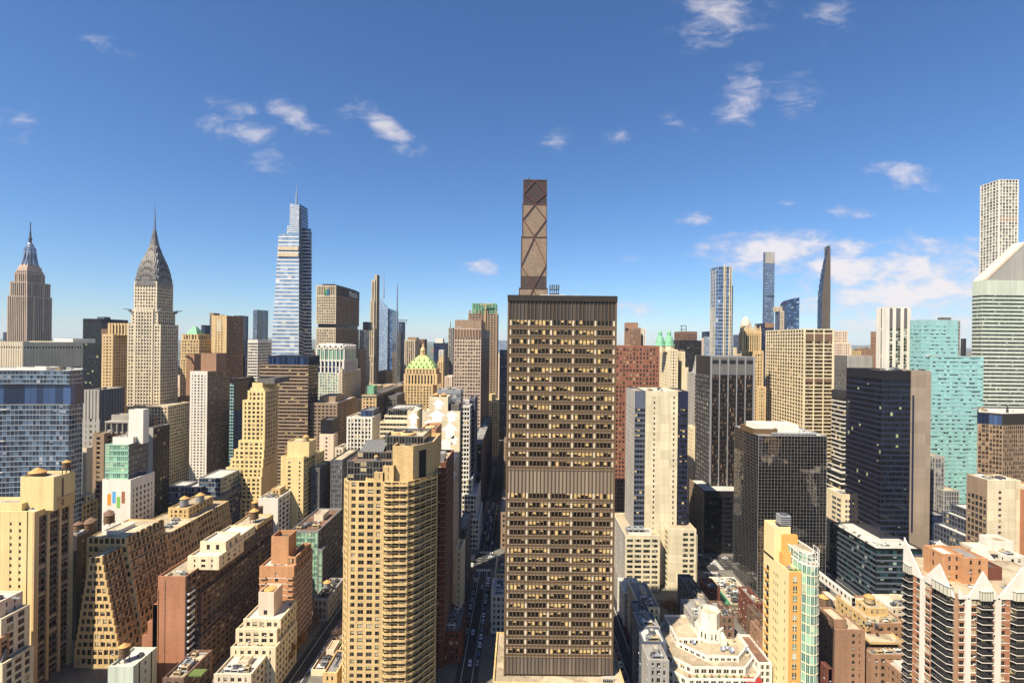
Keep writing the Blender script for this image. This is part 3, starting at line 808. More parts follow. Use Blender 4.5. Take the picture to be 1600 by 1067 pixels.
e3 = T(b, 364, 402, 820, 284, ('d', 18), zt - 1, S('tan', 'apt', 4.5, 3.2, 2.6, 1.4), part='penthouse'); b.tank(e3[0] + 9, 290, e3[4] - 1, 2.4, 4.6)
b.clutter(xl, xr, 252, 262, zt - 1, 9, .8); b.clutter(xl + 1, xr - 1, Yf + 1, Yf + 7, zt - 1, 3, .6); b.clutter(xl, xr, 276, 284, zt - 1, 7, .9); b.done()

# brown tower with corner balconies
b = NB('balcony_tower', 'orange brown brick tower with white slab lines between the red slab and tan tower', 'building', 407, 459, 884, 250, 487, S('orange', 'apt', 3.4, 2.9, 2.2, 1.3, top=3.5, mask=[0, 0, 1, 0, 0], nb=5), styles={1: S('brown', 'apt', 3.6, 2.9, 1.4, 1.1, top=2)}, roof=ROOF['white'])  # brown brick on the flank paints in its shade
x0, x1, y0, y1 = b.r
for k in range(17):
    z = b.z - 6 - k * 2.9
    if z < 3: break
    b.box('wall', x0, x1, y0 - .42, y0, z - .1, z + .12, PL['white']); b.box('wall', x1, x1 + .42, y0, y1, z - .1, z + .12, PL['white'])
    for (p, d, n, a) in (((x0, y0), (1, 0), (0, -1), 0), ((x0, y0), (1, 0), (0, -1), x1 - x0 - 3.2)):
        balcony(b, p, d, n, a, a + 3.2, 1.3, z, PL['white'], M['orange'], t=.18, h=.8)
e = T(b, 424, 451, 838, 254, ('d', 9), b.z - 1, S('orange', mode='B'), part='penthouse', parapet=2.5, roof=ROOF['dark'])
b.rect(e[1] + .3, x1 - .6, 253, y1 - 1, b.z - 1, b.z + 3.4, S('orange', 'apt', 2.2, 3, .7, .9, top=.8), part='penthouse', parapet=2.2, roof=ROOF['dark'])
b.clutter(x0 + 1, x1 - 1, y0 + .5, y0 + 4, b.z - 1, 3, .6); b.done()

# white terraced apartment house
stw = S('cream', 'apt', 3.4, 3.1, 2.1, 1.5, top=1.6, mask=[1, 1, 1])
b = NB('apartment_house', 'cream white terraced apartment house with a square roof tower before the orange brown tower', 'building', 362, 430, 1010, 225, 462, stw, styles={1: S('cream', 'apt', 3.0, 3.1, 1.3, 1.4, top=1.6)}, roof=ROOF['tan'], parapet=1.1)
x0, x1, y0, y1 = b.r
e = T(b, 370, 432, 982, 228.5, ('d', 19), b.z - 1, S('cream', 'apt', 3.4, 3.1, 1.6, 1.2), roof=ROOF['white'])
e2 = T(b, 382, 438, 966, 230.5, ('d', 16), e[4] - 1, S('cream', 'apt', 3.2, 3.1, 1.4, 1.2), roof=ROOF['white'])
e3 = T(b, 404, 428, 925, 234, ('d', 8.5), e2[4] - 1, S('pinkish', mode='B'), part='penthouse', parapet=1.5, roof=ROOF['tan'])
b.box('penthouse', e3[0] + 2.6, e3[0] + 4.2, 233.92, 234, e2[4], e2[4] + 2.0, PL['dark'])
q = MB(); q.lathe((e3[0] + e3[1]) / 2, 238, [(2.8, e3[4] - 1.2), (2.8, e3[4] - .2), (2.2, e3[4] + .1)], 16, PL['tankroof']); q.build('water_tank', b.root, b.loc)
b.clutter(x0 + .5, x1 - .5, y0 + .3, y0 + 3, b.z - 1, 4, .5); b.clutter(e2[0], e2[1], 243, 246, e2[4] - 1, 4, .7); b.done()

# low roofs along the bottom edge
b = NB('low_house', 'pale green low house with a wooden water tank, at the bottom before the red slab', 'building', 171, 208, 1040, 206, 243, S('palegreen', 'apt', 5, 3.4, 3.9, 2.2, top=2), roof=ROOF['white']); b.tank(b.r[0] + 3, b.r[2] + 4, b.z - 1, 1.9, 4.4); roofing(b, 6, rect=(b.r[0] + 5, b.r[1], b.r[2], b.r[3])); b.done()
b = NB('low_house', 'dark low house with a green planted roof at the bottom below the red slab', 'building', 256, 330, 1058, 200, ('d', 18), S('umber', 'apt', 4, 3.3, 2, 1.6), roof=ROOF['tan']); roofing(b, 8)
q = MB(); q.box(b.r[0] + 8, b.r[0] + 14, b.r[2] + 2, b.r[2] + 6, b.z - .99, b.z - .4, plain_mat('planting', (96, 112, 56), .9, var=.5, scale=2)); q.build('roof_garden', b.root, b.loc); b.done()
b = NB('low_house', 'flat topped pale low house with skylights at the bottom edge below the white terraced house', 'building', 336, 418, 1052, 212, ('d', 14), S('buff', 'apt', 3.4, 3.3, 1.8, 1.6), roof=ROOF['white']); roofing(b, 12, pent=(.3, .3, 2.6, S('buff', mode='B'))); b.done()
b = NB('low_house', 'stuccoed low house with a wooden roof deck and lawn left of the tan tower', 'building', 486, 512, 1046, 236, 542, S('cream', 'apt', 3.4, 3.2, 1.8, 1.4), roof=ROOF['brown']); roofing(b, 5, pent=(.5, .3, 3, S('buff', 'apt', 2.5, 3, 1, 1)))
q = MB(); q.box(b.r[0] + 1, b.r[1] - 1, b.r[3] - 9, b.r[3] - 3, b.z - .99, b.z - .7, plain_mat('planting', (96, 112, 56), .9, var=.5, scale=2)); q.build('roof_garden', b.root, b.loc); b.done()
b = NB('low_house', 'low tan house with a cluttered roof hard against the left foot of the tan tower', 'building', 506, 545, 1050, 222, ('d', 16), S('tan', 'apt', 3.2, 3.2, 1.6, 1.4), roof=ROOF['grey']); roofing(b, 6); b.done()
b = NB('low_house', 'narrow low house with a crowded tar roof behind the deck house', 'building', 488, 520, 1000, 266, ('d', 24), S('grey', 'apt', 3.2, 3.2, 1.4, 1.4), roof=ROOF['grey']); roofing(b, 8); b.done()

# green glass mid-rise
sg = S('alu', 'greeng', 2.2, 3.7, .25, 1.3, top=1.2, span='mint', pd=.22, hd=.15)
b = NB('office_block', 'low green glass office block with a reddish roof terrace, behind the orange brown tower', 'building', 454, 497, 829, 310, 534, sg, styles={1: S('dgrey', 'shop', 2.2, 3.7, .3, 1.2, top=1.2)}, roof=ROOF['brown'])
T(b, 498, 512, 858, 309, ('d', 30), .15, sg, styles={1: S('dgrey', 'shop', 2.2, 3.7, .3, 1.2)}, roof=ROOF['brown']); roofing(b, 5, pent=(.35, .25, 4, S('buff', mode='B'))); b.done()
b = NB('townhouse', 'dark townhouse with a pale roof tank at the mouth of the side street', 'building', 490, 512, 935, 282, 536, S('grey', 'apt', 3, 3.3, 1.4, 1.4), roof=ROOF['dark']); b.tank(b.r[1] - 4, b.r[2] + 9, b.z - 1, 2.0, 3.6, PL['unit_grey']); roofing(b, 7); b.done()

# hotel with four coloured bars
sh_ = S('white', 'plain', 3.3, 3.4, 1.9, 1.5, top=6)
b = NB('hotel', 'white hotel with four coloured bars on its blank wall and a green glass top', 'building', 160, 204, 749, 300, 240, S('white', mode='B'), styles={1: sh_}, roof=ROOF['grey'])
for k, (xa, xb, ya, yb, c) in enumerate(((516, 533, 158, 212, (238, 150, 40)), (540, 555, 147, 202, (88, 168, 220)), (561, 577, 171, 226, (132, 190, 84)), (584, 600, 147, 203, (160, 104, 66)))):
    q = MB(); f = lambda x: x / 3.075
    q.box(wx(f(xa), 300, 780), wx(f(xb), 300, 780), 299.93, 299.99, wz(f(xa), 720 + f(yb), 300), wz(f(xa), 720 + f(ya), 300), plain_mat('sign_%d' % k, c, .6)); q.build('coloured_bar', b.root, b.loc)
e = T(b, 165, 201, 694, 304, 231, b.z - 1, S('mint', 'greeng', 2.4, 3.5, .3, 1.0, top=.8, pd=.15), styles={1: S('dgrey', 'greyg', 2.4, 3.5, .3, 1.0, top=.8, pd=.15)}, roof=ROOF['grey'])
e2 = T(b, 176, 208, 683, 308, ('d', 12), e[4] - 1, S('white', 'greeng', 2.4, 3.5, .3, 1.0, top=6, pd=.15), part='penthouse', roof=ROOF['white'])
T(b, 201, 224, 640, 311, 233, e[4] - 1, S('white', mode='B'), part='penthouse', roof=ROOF['white']); b.clutter(e2[0], e2[1], 309, 318, e2[4] - 1, 5); b.done()
b = NB('office_block', 'dark brown gridded office block squeezed to the right of the white hotel', 'building', 232, 240, 668, 356, 264, S('grey', mode='B'), styles={1: S('black', 'office', 3, 3.6, .5, 1.4, glass=G['shop'])}, roof=ROOF['dark']); roofing(b, 5); b.done()
b = NB('office_block', 'brown concrete office block with a flat frame pergola on its roof, behind the white hotel', 'building', 146, 188, 677, 395, ('d', 40), S('taupe', 'office', 7, 3.8, 3.4, 1.9, top=3), roof=ROOF['tan'])
q = MB(); px0, px1 = wx(165, 398, 660), wx(200, 398, 660)
for k in range(5): q.box(px0 + (px1 - px0) * k / 4 - .4, px0 + (px1 - px0) * k / 4 + .4, 398, 398.8, b.z - 1, b.z + 8, M['grey']); q.box(px0 + (px1 - px0) * k / 4 - .4, px0 + (px1 - px0) * k / 4 + .4, 410, 410.8, b.z - 1, b.z + 8, M['grey'])
q.box(px0 - .5, px1 + .5, 397.6, 411.2, b.z + 8, b.z + 9.2, M['grey']); q.build('pergola', b.root, b.loc)
e = T(b, 174, 200, 648, 402, ('d', 8), b.z - 1, S('grey', mode='B'), part='penthouse'); roofing(b, 6); b.done()
b = NB('office_block', 'narrow cream office block with a blank side, left of the brown concrete block', 'building', 129, 145, 700, 380, ('d', 30), S('buff', mode='B'), roof=ROOF['white']); roofing(b, 3); b.done()
b = NB('office_tower', 'square grey stone office tower with a tall windowless top and dark shaded side', 'building', 130, 156, 609, 440, 193, S('grey', 'plain', 5.3, 5.2, 3.4, 3.1, top=26, mull=None), styles={1: S('slate', 'plain', 5.3, 5.2, 3.4, 3.1, top=26)}, roof=ROOF['tan'])  # slate flank: the side's shade put into the wall colour
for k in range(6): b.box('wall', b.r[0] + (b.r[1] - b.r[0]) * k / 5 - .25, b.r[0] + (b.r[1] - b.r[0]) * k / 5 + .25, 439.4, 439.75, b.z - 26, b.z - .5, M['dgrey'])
for k in range(9): b.box('wall', b.r[1] + .3, b.r[1] + .5, 440 + (b.r[3] - 440) * k / 8 - .3, 440 + (b.r[3] - 440) * k / 8 + .3, b.z - 26, b.z - .5, M['navy'])  # navy ribs belong to the painted shade of the flank
roofing(b, 4); b.done()

# blue grey office with glazed roof rooms
b = NB('office_block', 'wide blue grey panel office block with glazed rooms on its roof', 'building', 262, 339, 778, 390, 389, S('slate', 'office', 4.4, 3.8, 1.2, 1.7, top=4), roof=ROOF['grey'])
x0, x1, y0, y1 = b.r
for (a, c, yy, dd, zz) in ((0, .32, 391, 14, 9), (.3, .62, 393, 12, 8), (.5, .95, 398, 26, 14)):
    b.rect(x0 + (x1 - x0) * a, x0 + (x1 - x0) * c, yy, yy + dd, b.z - 1, b.z + zz, S('alu', 'bluemir', 2.6, 3.8, .3, .8, top=.8, pd=.15), part='penthouse', roof=ROOF['white'])
b.clutter(x1 - 14, x1 - 1, 400, y1 - 2, b.z - 1, 5); b.done()
b = NB('office_block', 'white block with dark vertical strips and heaped roof plant before the stepped yellow tower', 'building', 404, 434, 778, 352, 457, S('white', 'plain', 4, 3.5, 2.9, 1.6, mode='B'), styles={1: S('white', 'office', 5.5, 3.5, 2.2, 1.2, top=2)}, roof=ROOF['white'])
roofing(b, 10, pent=(.4, .35, 5, S('tan', 'apt', 3, 3, 1.4, 1.2))); b.done()
b = NB('office_block', 'small glass roofed block with dark machinery behind the red slab', 'building', 384, 410, 800, 335, ('d', 14), S('umber', 'apt', 3.4, 3.3, 1.6, 1.4), roof=ROOF['dark']); roofing(b, 14); b.tank(b.r[0] + 4, b.r[2] + 4, b.z - 1, 2, 4); b.done()

# yellow tower with rounded balconies
b = NB('apartment_tower', 'pale yellow brick tower with a single column of small windows and stacked side balconies', 'building', 440, 474, 713, 372, 492, S('yellow', 'apt', 3.5, 3.1, 2.3, 1.7, top=4, mask=[0, 1, 0, 1], nb=4), styles={1: S('yellow', 'apt', 4, 3.1, 1.2, 1.1, top=3)}, roof=ROOF['tan'])
x0, x1, y0, y1 = b.r
for k in range(26):
    z = b.z - 7 - k * 3.1
    for (a, c) in ((1, 5.5), (7.2, 12)): balcony(b, (x1, y0), (0, 1), (1, 0), a, c, 1.4, z, M['yellow'], t=.2, h=1.0)
e = T(b, 449, 483, 690, 375, ('d', 12), b.z - 1, S('yellow', mode='B'), part='penthouse'); b.tank(e[1] - 5, 381, e[4] - 1, 2.2, 3.4, PL['unit_tan'], .3)
T(b, 486, 506, 709, 386, ('d', 16), .15, S('yellow', 'apt', 3.2, 3.2, 1.5, 1.4), roof=ROOF['tan']); b.done()
# grey glazed blocks behind the tan tower
b = NB('office_block', 'dark grey gridded office block with a bright flat roof, left of the tan tower', 'building', 487, 517, 731, 380, ('d', 40), S('dgrey', 'greyg', 1.7, 3.7, .45, 1.0, top=2, pd=.4), roof=ROOF['tan'])
T(b, 517.5, 560, 718, 384, ('d', 40), .15, S('dgrey', 'greyg', 1.7, 3.7, .4, 1.2, top=1, pd=.3), roof=ROOF['tan']); roofing(b, 7); b.done()

# the far left curved glass tower
b = Bld('glass_tower', 'tall curved blue glass apartment tower with jutting white balcony slabs behind the yellow slab', 'building', (-300, 300, .15))
Yc = 312; xr = wx(104, Yc, 590); xl = wx(-140, Yc, 590); zt = wz(104, 579, Yc); x2 = wx(129, Yc + 12, 590); x3 = x2 * (Yc + 30) / (Yc + 12) - .5
poly = [(xl, Yc + 6)] + [(xl + (xr - 14 - xl) * k / 6, Yc + 5 - 9 * sin(pi * k / 6) ) for k in range(1, 6)] + [(xr - 10, Yc + 2), (xr, Yc + 2), (x2, Yc + 12), (x3, Yc + 30), (xl, Yc + 30)]
cg = S('alu', 'bluemir', 2.05, 3.25, .22, .6, top=.5, pd=.12, hd=.3, span='silver', mode='P', jit=.004, ends=.0)
zm = wz(60, 622, Yc)
b.tier(poly, .15, wz(60, 632, Yc), cg, roof=ROOF['grey'], parapet=.3)
pin = [(x + (1.2 if i > 8 else 0), y + 1.5) for i, (x, y) in enumerate(poly)]
b.tier([(x, y + 1.2) for x, y in poly], wz(60, 632, Yc) - .3, wz(60, 600, Yc), S('black', 'blued', 4, 10, .1, .3, top=.3, pd=.1, ends=0), roof=ROOF['grey'], parapet=.2)
b.tier(poly, wz(60, 600, Yc), zt, cg, roof=ROOF['white'], parapet=.8)
for k in range(16):
    z = wz(60, 640 + 24.5 * k, Yc)
    q = MB(); a0 = xl + (xr - xl) * .40; w = (16 if k % 2 else 24) - k * .6
    q.prism([(a0, Yc - 2.5), (a0 + w * .5, Yc - 5.6), (a0 + w, Yc - 2.4), (a0 + w + 3, Yc + 1), (a0, Yc + 1)], z, z + .35, PL['white'], bot=True)
    q.build('balcony', b.root, b.loc)
T(b, 26, 72, 574, 322, ('d', 12), zt - 1, S('white', mode='B'), part='penthouse', roof=ROOF['white']); b.clutter(wx(0, 320), wx(100, 320), 322, 336, zt - 1, 6); b.done()

# white low building at the horizon, far left
b = Bld('office_block', 'wide pale stone block with blind ribs round its top below the far left masonry spire', 'building', (-480, 470, .15))
Yw = 430; xc = wx(36, Yw, 533); z = wz(36, 534, Yw)
poly = [(wx(-80, Yw, 533), Yw - 4), (xc, Yw), (wx(128.5, Yw + 30, 536), Yw + 30), (wx(128.5, Yw + 30, 536) * (Yw + 70) / (Yw + 30) - .4, Yw + 70), (wx(-80, Yw, 533), Yw + 70)]
stp = S('buff', 'plain', 2.0, 3.5, 1.0, 1.7, top=4, mech=[(-6, -1)], louvre=M['lime'], pd=.5, hd=.3)
b.tier(poly, .15, z, stp, roof=ROOF['white'])
for (p, q) in ((poly[0], poly[1]), (poly[1], poly[2])):
    d, n, L = edge(p, q)
    nn = int(L / 8)
    for k in range(nn): b.p('wall').strip(p, d, n, L * k / nn + .8, L * (k + 1) / nn - .8, 0, .56, z - 26.5, z - 23, PL['dark'])
b.rect(poly[1][0] + 2, poly[1][0] + 20, Yw + 26, Yw + 50, z - 1, z + 3, S('white', mode='B'), part='penthouse', roof=ROOF['white']); b.done()

# ================================================================== the big tan tower and its neighbours
b = Bld('apartment_tower', 'big tan apartment tower with glazed roof terraces and stacked corner balconies', 'building', (-55, 216, .15))
Y = 200; xl = wx(545, Y, 760); xc = wx(637, Y, 760); xr = wx(683, 213, 730)
def tanpoly(i): return [(xl + i, Y + i), (xc - i * .4, Y + i), (xr - i, 213 + i * .3), (xr - i, 238 - i), (xl + i, 238 - i)]
sA = S('tan', 'apt', 3.75, 2.87, 1.5, 1.25, top=.4, hd=.3, pd=.32)
sB = S('tan', 'apt', 3.2, 2.87, .5, .5, top=.4, hd=.1, pd=.2, glass=GM('balcony_glass', dark=(22, 20, 18), lite=(70, 64, 56), blind=(180, 160, 124), pb=.3, frame=(90, 80, 66), fw=.06, sash='v'))
zt = wz(590, 752, Y)
xb = wx(600, Y, 760)
poly = [(xl, Y), (xb, Y), (xc, Y), (xr, 213), (xr * 238 / 213 - .3, 238), (xl, 238)]
b.tier([(wx(538, 203, 760), 204), (xl, Y), (xb, Y), (xc, Y), (xr, 213), (xr * 238 / 213 - .3, 238), (wx(538, 203, 760), 238)], .15, zt, sA, styles={0: S('tan', 'apt', 2.4, 2.87, 1, 1.2, top=.4), 2: sB, 3: sB}, roof=ROOF['tan'])
rail = M['tan']
nfl = int(zt / 2.87)
for k in range(nfl):
    z = zt - 1.7 - k * 2.87
    if z < 12: break
    q = MB()
    # bent balcony along the front corner: three facets on the front, two on the chamfer
    fr = [(xb, Y), (xb + 1.3, Y - 1.5), (xb + (xc - xb) * .42, Y - 1.5), (xb + (xc - xb) * .5, Y - 1.1), (xc - 1.4, Y - 1.1), (xc + .2, Y - .9)]
    dch, nch, Lch = edge((xc, Y), (xr, 213))
    def ch(a, o): return (xc + dch[0] * a + nch[0] * o, Y + dch[1] * a + nch[1] * o)
    fr2 = [ch(1.0, .9), ch(2.2, 1.5), ch(Lch * .45, 1.5), ch(Lch * .5, 1.1), ch(Lch - 2.2, 1.1), ch(Lch - .3, .3)]
    pts = fr + fr2
    back = [ch(Lch - .3, 0), (xc, Y)]
    q.prism(pts + back, z, z + .2, M['tan'], bot=True)
    for i in range(len(pts) - 1):
        p, r_ = pts[i], pts[i + 1]
        dd, nn, LL = edge(p, r_); q.strip(p, dd, nn, 0, LL - .02, -.14, -.01, z + .19, z + .92, M['tan'])
    q.build('balcony', b.root, b.loc)
gs = S('dgrey', 'shop', 2.5, 3.0, .18, .35, top=.4, pd=.14, hd=.1, glass=G['shop'])
zq = wz(580, 719, 203)
b.rect(wx(544, 203, 730), wx(613, 203, 730), 202.4, 232, zt - .6, zq, gs, roof=ROOF['brown'], part='glazed_terrace', parapet=.4)
zq2 = wz(585, 706, 206)
b.rect(wx(558, 206, 706), wx(612, 206, 706), 206.4, 230, zq - .5, zq2, gs, roof=ROOF['brown'], part='glazed_terrace', parapet=.4)
q = MB(); q.loft([(wx(562, 207), 207), (wx(598, 207), 207), (wx(598, 207), 216), (wx(562, 207), 216)], zq2 - .3, [(wx(566, 207), 214), (wx(598, 207), 214), (wx(598, 207), 216), (wx(566, 207), 216)], zq2 + 3.2, G['shop'])
for k in range(8):
    xx = wx(562, 207) + (wx(598, 207) - wx(562, 207)) * k / 7; q.bar((xx, 206.95, zq2 - .3), (xx + (1.0 - k / 7) * 1.0, 213.95, zq2 + 3.25), .15, PL['unit_grey'])
q.build('skylight', b.root, b.loc)
zq3 = wz(628, 680, 212)
b.tier([(wx(599, 210), 213), (wx(604, 210), 210.5), (wx(661, 210), 210.5), (wx(661, 210), 229), (wx(599, 210), 229)], zq2 - .5, zq3, gs, roof=ROOF['tan'], part='glazed_terrace', parapet=1.2)
zq4 = wz(640, 696, 204)
b.tier([(wx(614, 203), 202.5), (wx(646, 203), 202.5), (xr - 1.6, 213), (xr - 1.6, 232), (wx(614, 203), 232)], zt - .6, zq4, S('tan', mode='B'), part='penthouse', roof=ROOF['tan'], parapet=1.4)
pA, pB = (wx(646, 203), 202.5), (xr - 1.6, 213); d_, n_, L_ = edge(pA, pB)
b.p('penthouse').strip(pA, d_, n_, L_ * .28, L_ * .62, 0, .06, zq4 - 15, zq4 - 2.5, PL['dark'])
# stepped tan infill at the front between glass and wall
for (a0, a1, pyt) in ((600, 614, 728), (586, 600, 738), (571, 586, 748)): b.rect(wx(a0, Y + .5, pyt), wx(a1, Y + .5, pyt) - .02, Y + .6, Y + 3.2, zt - .6, wz(a0, pyt, Y), S('tan', 'apt', 3.7, 2.9, 2, 1.3, top=.5), part='penthouse', roof=ROOF['tan'])
for (sx_, sy_) in ((wx(622, 222), 222), (wx(640, 222), 219)):
    q = MB(); q.lathe(sx_, sy_, [(3.4, zq3 - 1.3), (3.4, zq3 - .2), (2.8, zq3 + .1)], 18, M['tan']); q.lathe(sx_, sy_, [(2.5, zq3 + .05), (2.5, zq3 + .14)], 18, PL['dark']); q.build('cooling_tower', b.root, b.loc)
b.tank(wx(588, 204), 204, zq - .6, .9, 1.6, PL['unit_grey'], .4); b.clutter(xl, wx(612, 204), 214, 228, zq2 - .8, 5, .7); b.clutter(wx(604, 212), wx(655, 212), 225, 228, zq3 - 1, 3, .7); b.done()

sR = S('maroon', 'apt', 4.2, 2.95, 2.5, 1.4, top=1.4)
b = NB('apartment_tower', 'dark red brick apartment tower with thin white floor lines tucked behind the tan tower', 'building', 640, 696, 722, 243, 708, sR, styles={1: S('maroon', 'apt', 3.4, 2.95, 1.6, 1.1, top=1.2)}, roof=ROOF['tan'])
x0, x1, y0, y1 = b.r
for k in range(30): b.box('wall', x1 - 11, x1 + .46, y0 - .42, y1, b.z - 2.6 - k * 2.95, b.z - 2.42 - k * 2.95, PL['unit_tan'])
q = MB(); q.loft([(x1 - 9, 246), (x1 - 1, 246), (x1 - 1, 252), (x1 - 9, 252)], b.z - .9, [(x1 - 5, 246), (x1 - 1, 246), (x1 - 1, 252), (x1 - 5, 252)], b.z + 3.6, PL['silver']); q.build('skylight', b.root, b.loc)
b.clutter(x1 - 12, x1 - 1, 253, y1 - 2, b.z - 1, 4, .7); b.done()
b = NB('brick_tower', 'square windowless red brick shaft rising between the tan tower and the mural wall', 'building', 658, 681, 670, 262, 690, S('orange', mode='B'), roof=ROOF['dark'], parapet=1.4)
q = MB(); q.lathe((b.r[0] + b.r[1]) / 2, 267, [(2.9, b.z - 1.2), (2.9, b.z + .2), (2.2, b.z + .6)], 16, M['tan']); q.build('cooling_tower', b.root, b.loc); b.done()

# mural tower with white arrows
Y = 292
b = NB('mural_tower', 'tall cream blank tower painted with big white arrows, behind the tan tower', 'building', 660, 719, 642, Y, 722, S('blank', mode='B'), styles={1: S('dgrey', 'shop', 3.4, 3.3, .7, 1.2, top=4)}, roof=ROOF['white'])  # right face shade put into dark concrete
e = T(b, 671, 700, 620, Y + .1, ('d', 12), b.z - 1, S('blank', mode='B'), part='penthouse', roof=ROOF['tan'])
eL = T(b, 636.5, 660, 642, Y + 4, ('d', 16), .15, S('blank', mode='B'), roof=ROOF['white'])
b.tank((e[0] + e[1]) / 2 - 2.2, Y + 4, e[4] - 1, 1.8, 1.6, M['umber'], .2); b.tank((e[0] + e[1]) / 2 + 2.4, Y + 4, e[4] - 1, 1.8, 1.6, M['umber'], .2)
def arrow(cx, ytop, w, h, Yp):
    X0 = wx(cx - w / 2, Yp, ytop); X1 = wx(cx + w / 2, Yp, ytop); zt = wz(cx, ytop, Yp); zb = wz(cx, ytop + h, Yp); c = (X0 + X1) / 2; hw = (X1 - X0) / 2
    zm = zt - (zt - zb) * .55; s = hw * .5
    P = [(c - s, zb), (c + s, zb), (c + s, zm), (c + hw, zm), (c, zt), (c - hw, zm), (c - s, zm)]
    q = MB(); q.face([(x, Yp - .05, z) for x, z in P], M['arrow'])
    for i in range(7):
        a, c2 = P[i], P[(i + 1) % 7]; q.face([(a[0], Yp - .05, a[1]), (a[0], Yp - .005, a[1]), (c2[0], Yp - .005, c2[1]), (c2[0], Yp - .05, c2[1])], M['arrow'])
    q.build('painted_arrow', b.root, b.loc)
arrow(685.5, 623, 20, 16, Y + .1); arrow(683, 640, 30, 19, Y); arrow(706, 641, 22, 18, Y); arrow(703, 659, 28, 26, Y); arrow(697, 684, 26, 20, Y); arrow(709, 680, 18, 14, Y); arrow(706, 700, 24, 24, Y); arrow(671, 655, 18, 12, Y); arrow(705, 730, 22, 22, Y)
arrow(646, 643, 19, 19, Y + 4); arrow(645, 662, 17, 13, Y + 4)
b.rect(e[1] + 1, b.r[1] - 1, Y + 2, Y + 12, b.z - 1, b.z + 4, S('dgrey', mode='B'), part='penthouse'); b.clutter(b.r[0], b.r[1], Y + 13, Y + 18, b.z - 1, 4); b.done()
b = NB('office_block', 'grey glass cube with roof plant directly behind the mural tower', 'building', 683, 723, 609, 352, ('d', 14), S('alu', 'greyg', 2.6, 3.6, .3, 1.1, top=3, pd=.2), roof=ROOF['tan']); roofing(b, 5); b.done()
b = NB('townhouse', 'narrow cream walled house with arched parapet below the mural tower', 'building', 713, 726, 858, 268, ('d', 14), S('cream', 'apt', 3, 3.3, 1.4, 1.4), roof=ROOF['tan']); roofing(b, 3); b.done()
b = NB('townhouse', 'low grey roofed house with a dark gable beside the narrow cream house', 'building', 716, 736, 826, 300, ('d', 30), S('dgrey', 'apt', 3.4, 3.3, 1.4, 1.4), roof=ROOF['grey']); roofing(b, 5); b.done()
b = NB('apartment_house', 'long maroon brick house lining the shaded street at the foot of the red brick tower', 'building', 690, 720, 985, 247, 728, S('maroon', 'apt', 3.2, 3.2, 1.5, 1.4), roof=ROOF['grey']); roofing(b, 8); b.done()

# stepped grey building at the corner of the avenue
st4 = S('white', 'blued', 2.2, 3.6, .55, 1.35, top=1.4, span='white', glass=G['office'], pd=.2, hd=.35)
b = NB('office_tower', 'slim grey and white banded office tower stepping down right of the mural tower', 'building', 690, 734, 634, 392, 742, st4, roof=ROOF['grey'])
T(b, 734, 746, 622, 404, ('d', 26), .15, S('slate', 'office', 2, 3.6, .3, 1.2, top=2), roof=ROOF['brown'])
T(b, 690, 744, 748, 388, ('d', 40), .15, st4, roof=ROOF['white']); T(b, 690, 751, 772, 385, ('d', 40), .15, st4, roof=ROOF['white']); T(b, 690, 754, 810, 382, ('d', 40), .15, st4, roof=ROOF['white']); roofing(b, 4); b.done()
b = NB('office_block', 'dark blue shaded office block lining the street canyon behind the banded tower', 'building', 735, 752, 694, 432, 768, S('navy', 'office', 3, 3.7, .6, 1.3, top=2), roof=ROOF['grey']); roofing(b, 5); b.done()  # canyon shade put into the navy walls
b = NB('office_block', 'lower dark block stepping out into the street canyon', 'building', 735, 758, 742, 420, ('d', 60), S('navy', 'office', 3, 3.7, .6, 1.3, top=2), roof=ROOF['grey']); roofing(b, 5); b.done()  # navy walls again paint in the canyon shade
# low cream office with horizontals
sc_ = S('cream', 'office', 2.6, 3.7, .12, 1.9, top=1.5, mode='R', hd=.3, pd=.15)
b = NB('office_block', 'cream office block with continuous ribbon windows and a dark glazed top storey', 'building', 594, 662, 659, 404, ('d', 46), sc_, roof=ROOF['white'])
e = T(b, 601, 660, 649, 408, ('d', 36), b.z - 1, sc_, roof=ROOF['white'])
e = T(b, 607, 650, 638, 412, ('d', 26), e[4] - 1, S('dgrey', 'office', 2, 3.4, .3, .4, top=1.6), part='penthouse', roof=ROOF['white']); b.clutter(e[0], e[1], 413, 435, e[4] - 1, 8); roofing(b, 3); b.done()
b = NB('office_block', 'pale gridded office block with paired white piers, in front of the octagon crowned tower', 'building', 543, 581, 651, 430, 594, S('white', 'office', 3.0, 3.6, 1.2, 1.1, top=2, pd=.5, hd=.2, mode='P', glass=G['plain']), roof=ROOF['tan'])
b.rect(b.r[0] + 10, b.r[1] - 1, 436, 455, b.z - 1, b.z + 5, S('slate', 'blued', 3, 4, .3, .6, top=.8), part='penthouse', roof=ROOF['grey']); roofing(b, 6); b.done()
b = NB('office_block', 'low beige office block with arched upper windows beside the pale gridded block', 'building', 524, 546, 699, 425, ('d', 16), S('buff', 'plain', 3.4, 3.8, 1.5, 1.5, top=2), roof=ROOF['white']); roofing(b, 5); b.done()
b = NB('office_block', 'pinkish grey tower block with a black crown, right of the black banded tower', 'building', 500, 521, 678, 446, 527, S('pinkish', 'plain', 4, 3.7, 2.6, 2.2, top=3, mask=[0, 1, 0]), roof=ROOF['dark'])
T(b, 501, 519, 656, 448, ('d', 18), b.z - 1, S('black', mode='B'), part='penthouse', roof=ROOF['dark']); b.done()

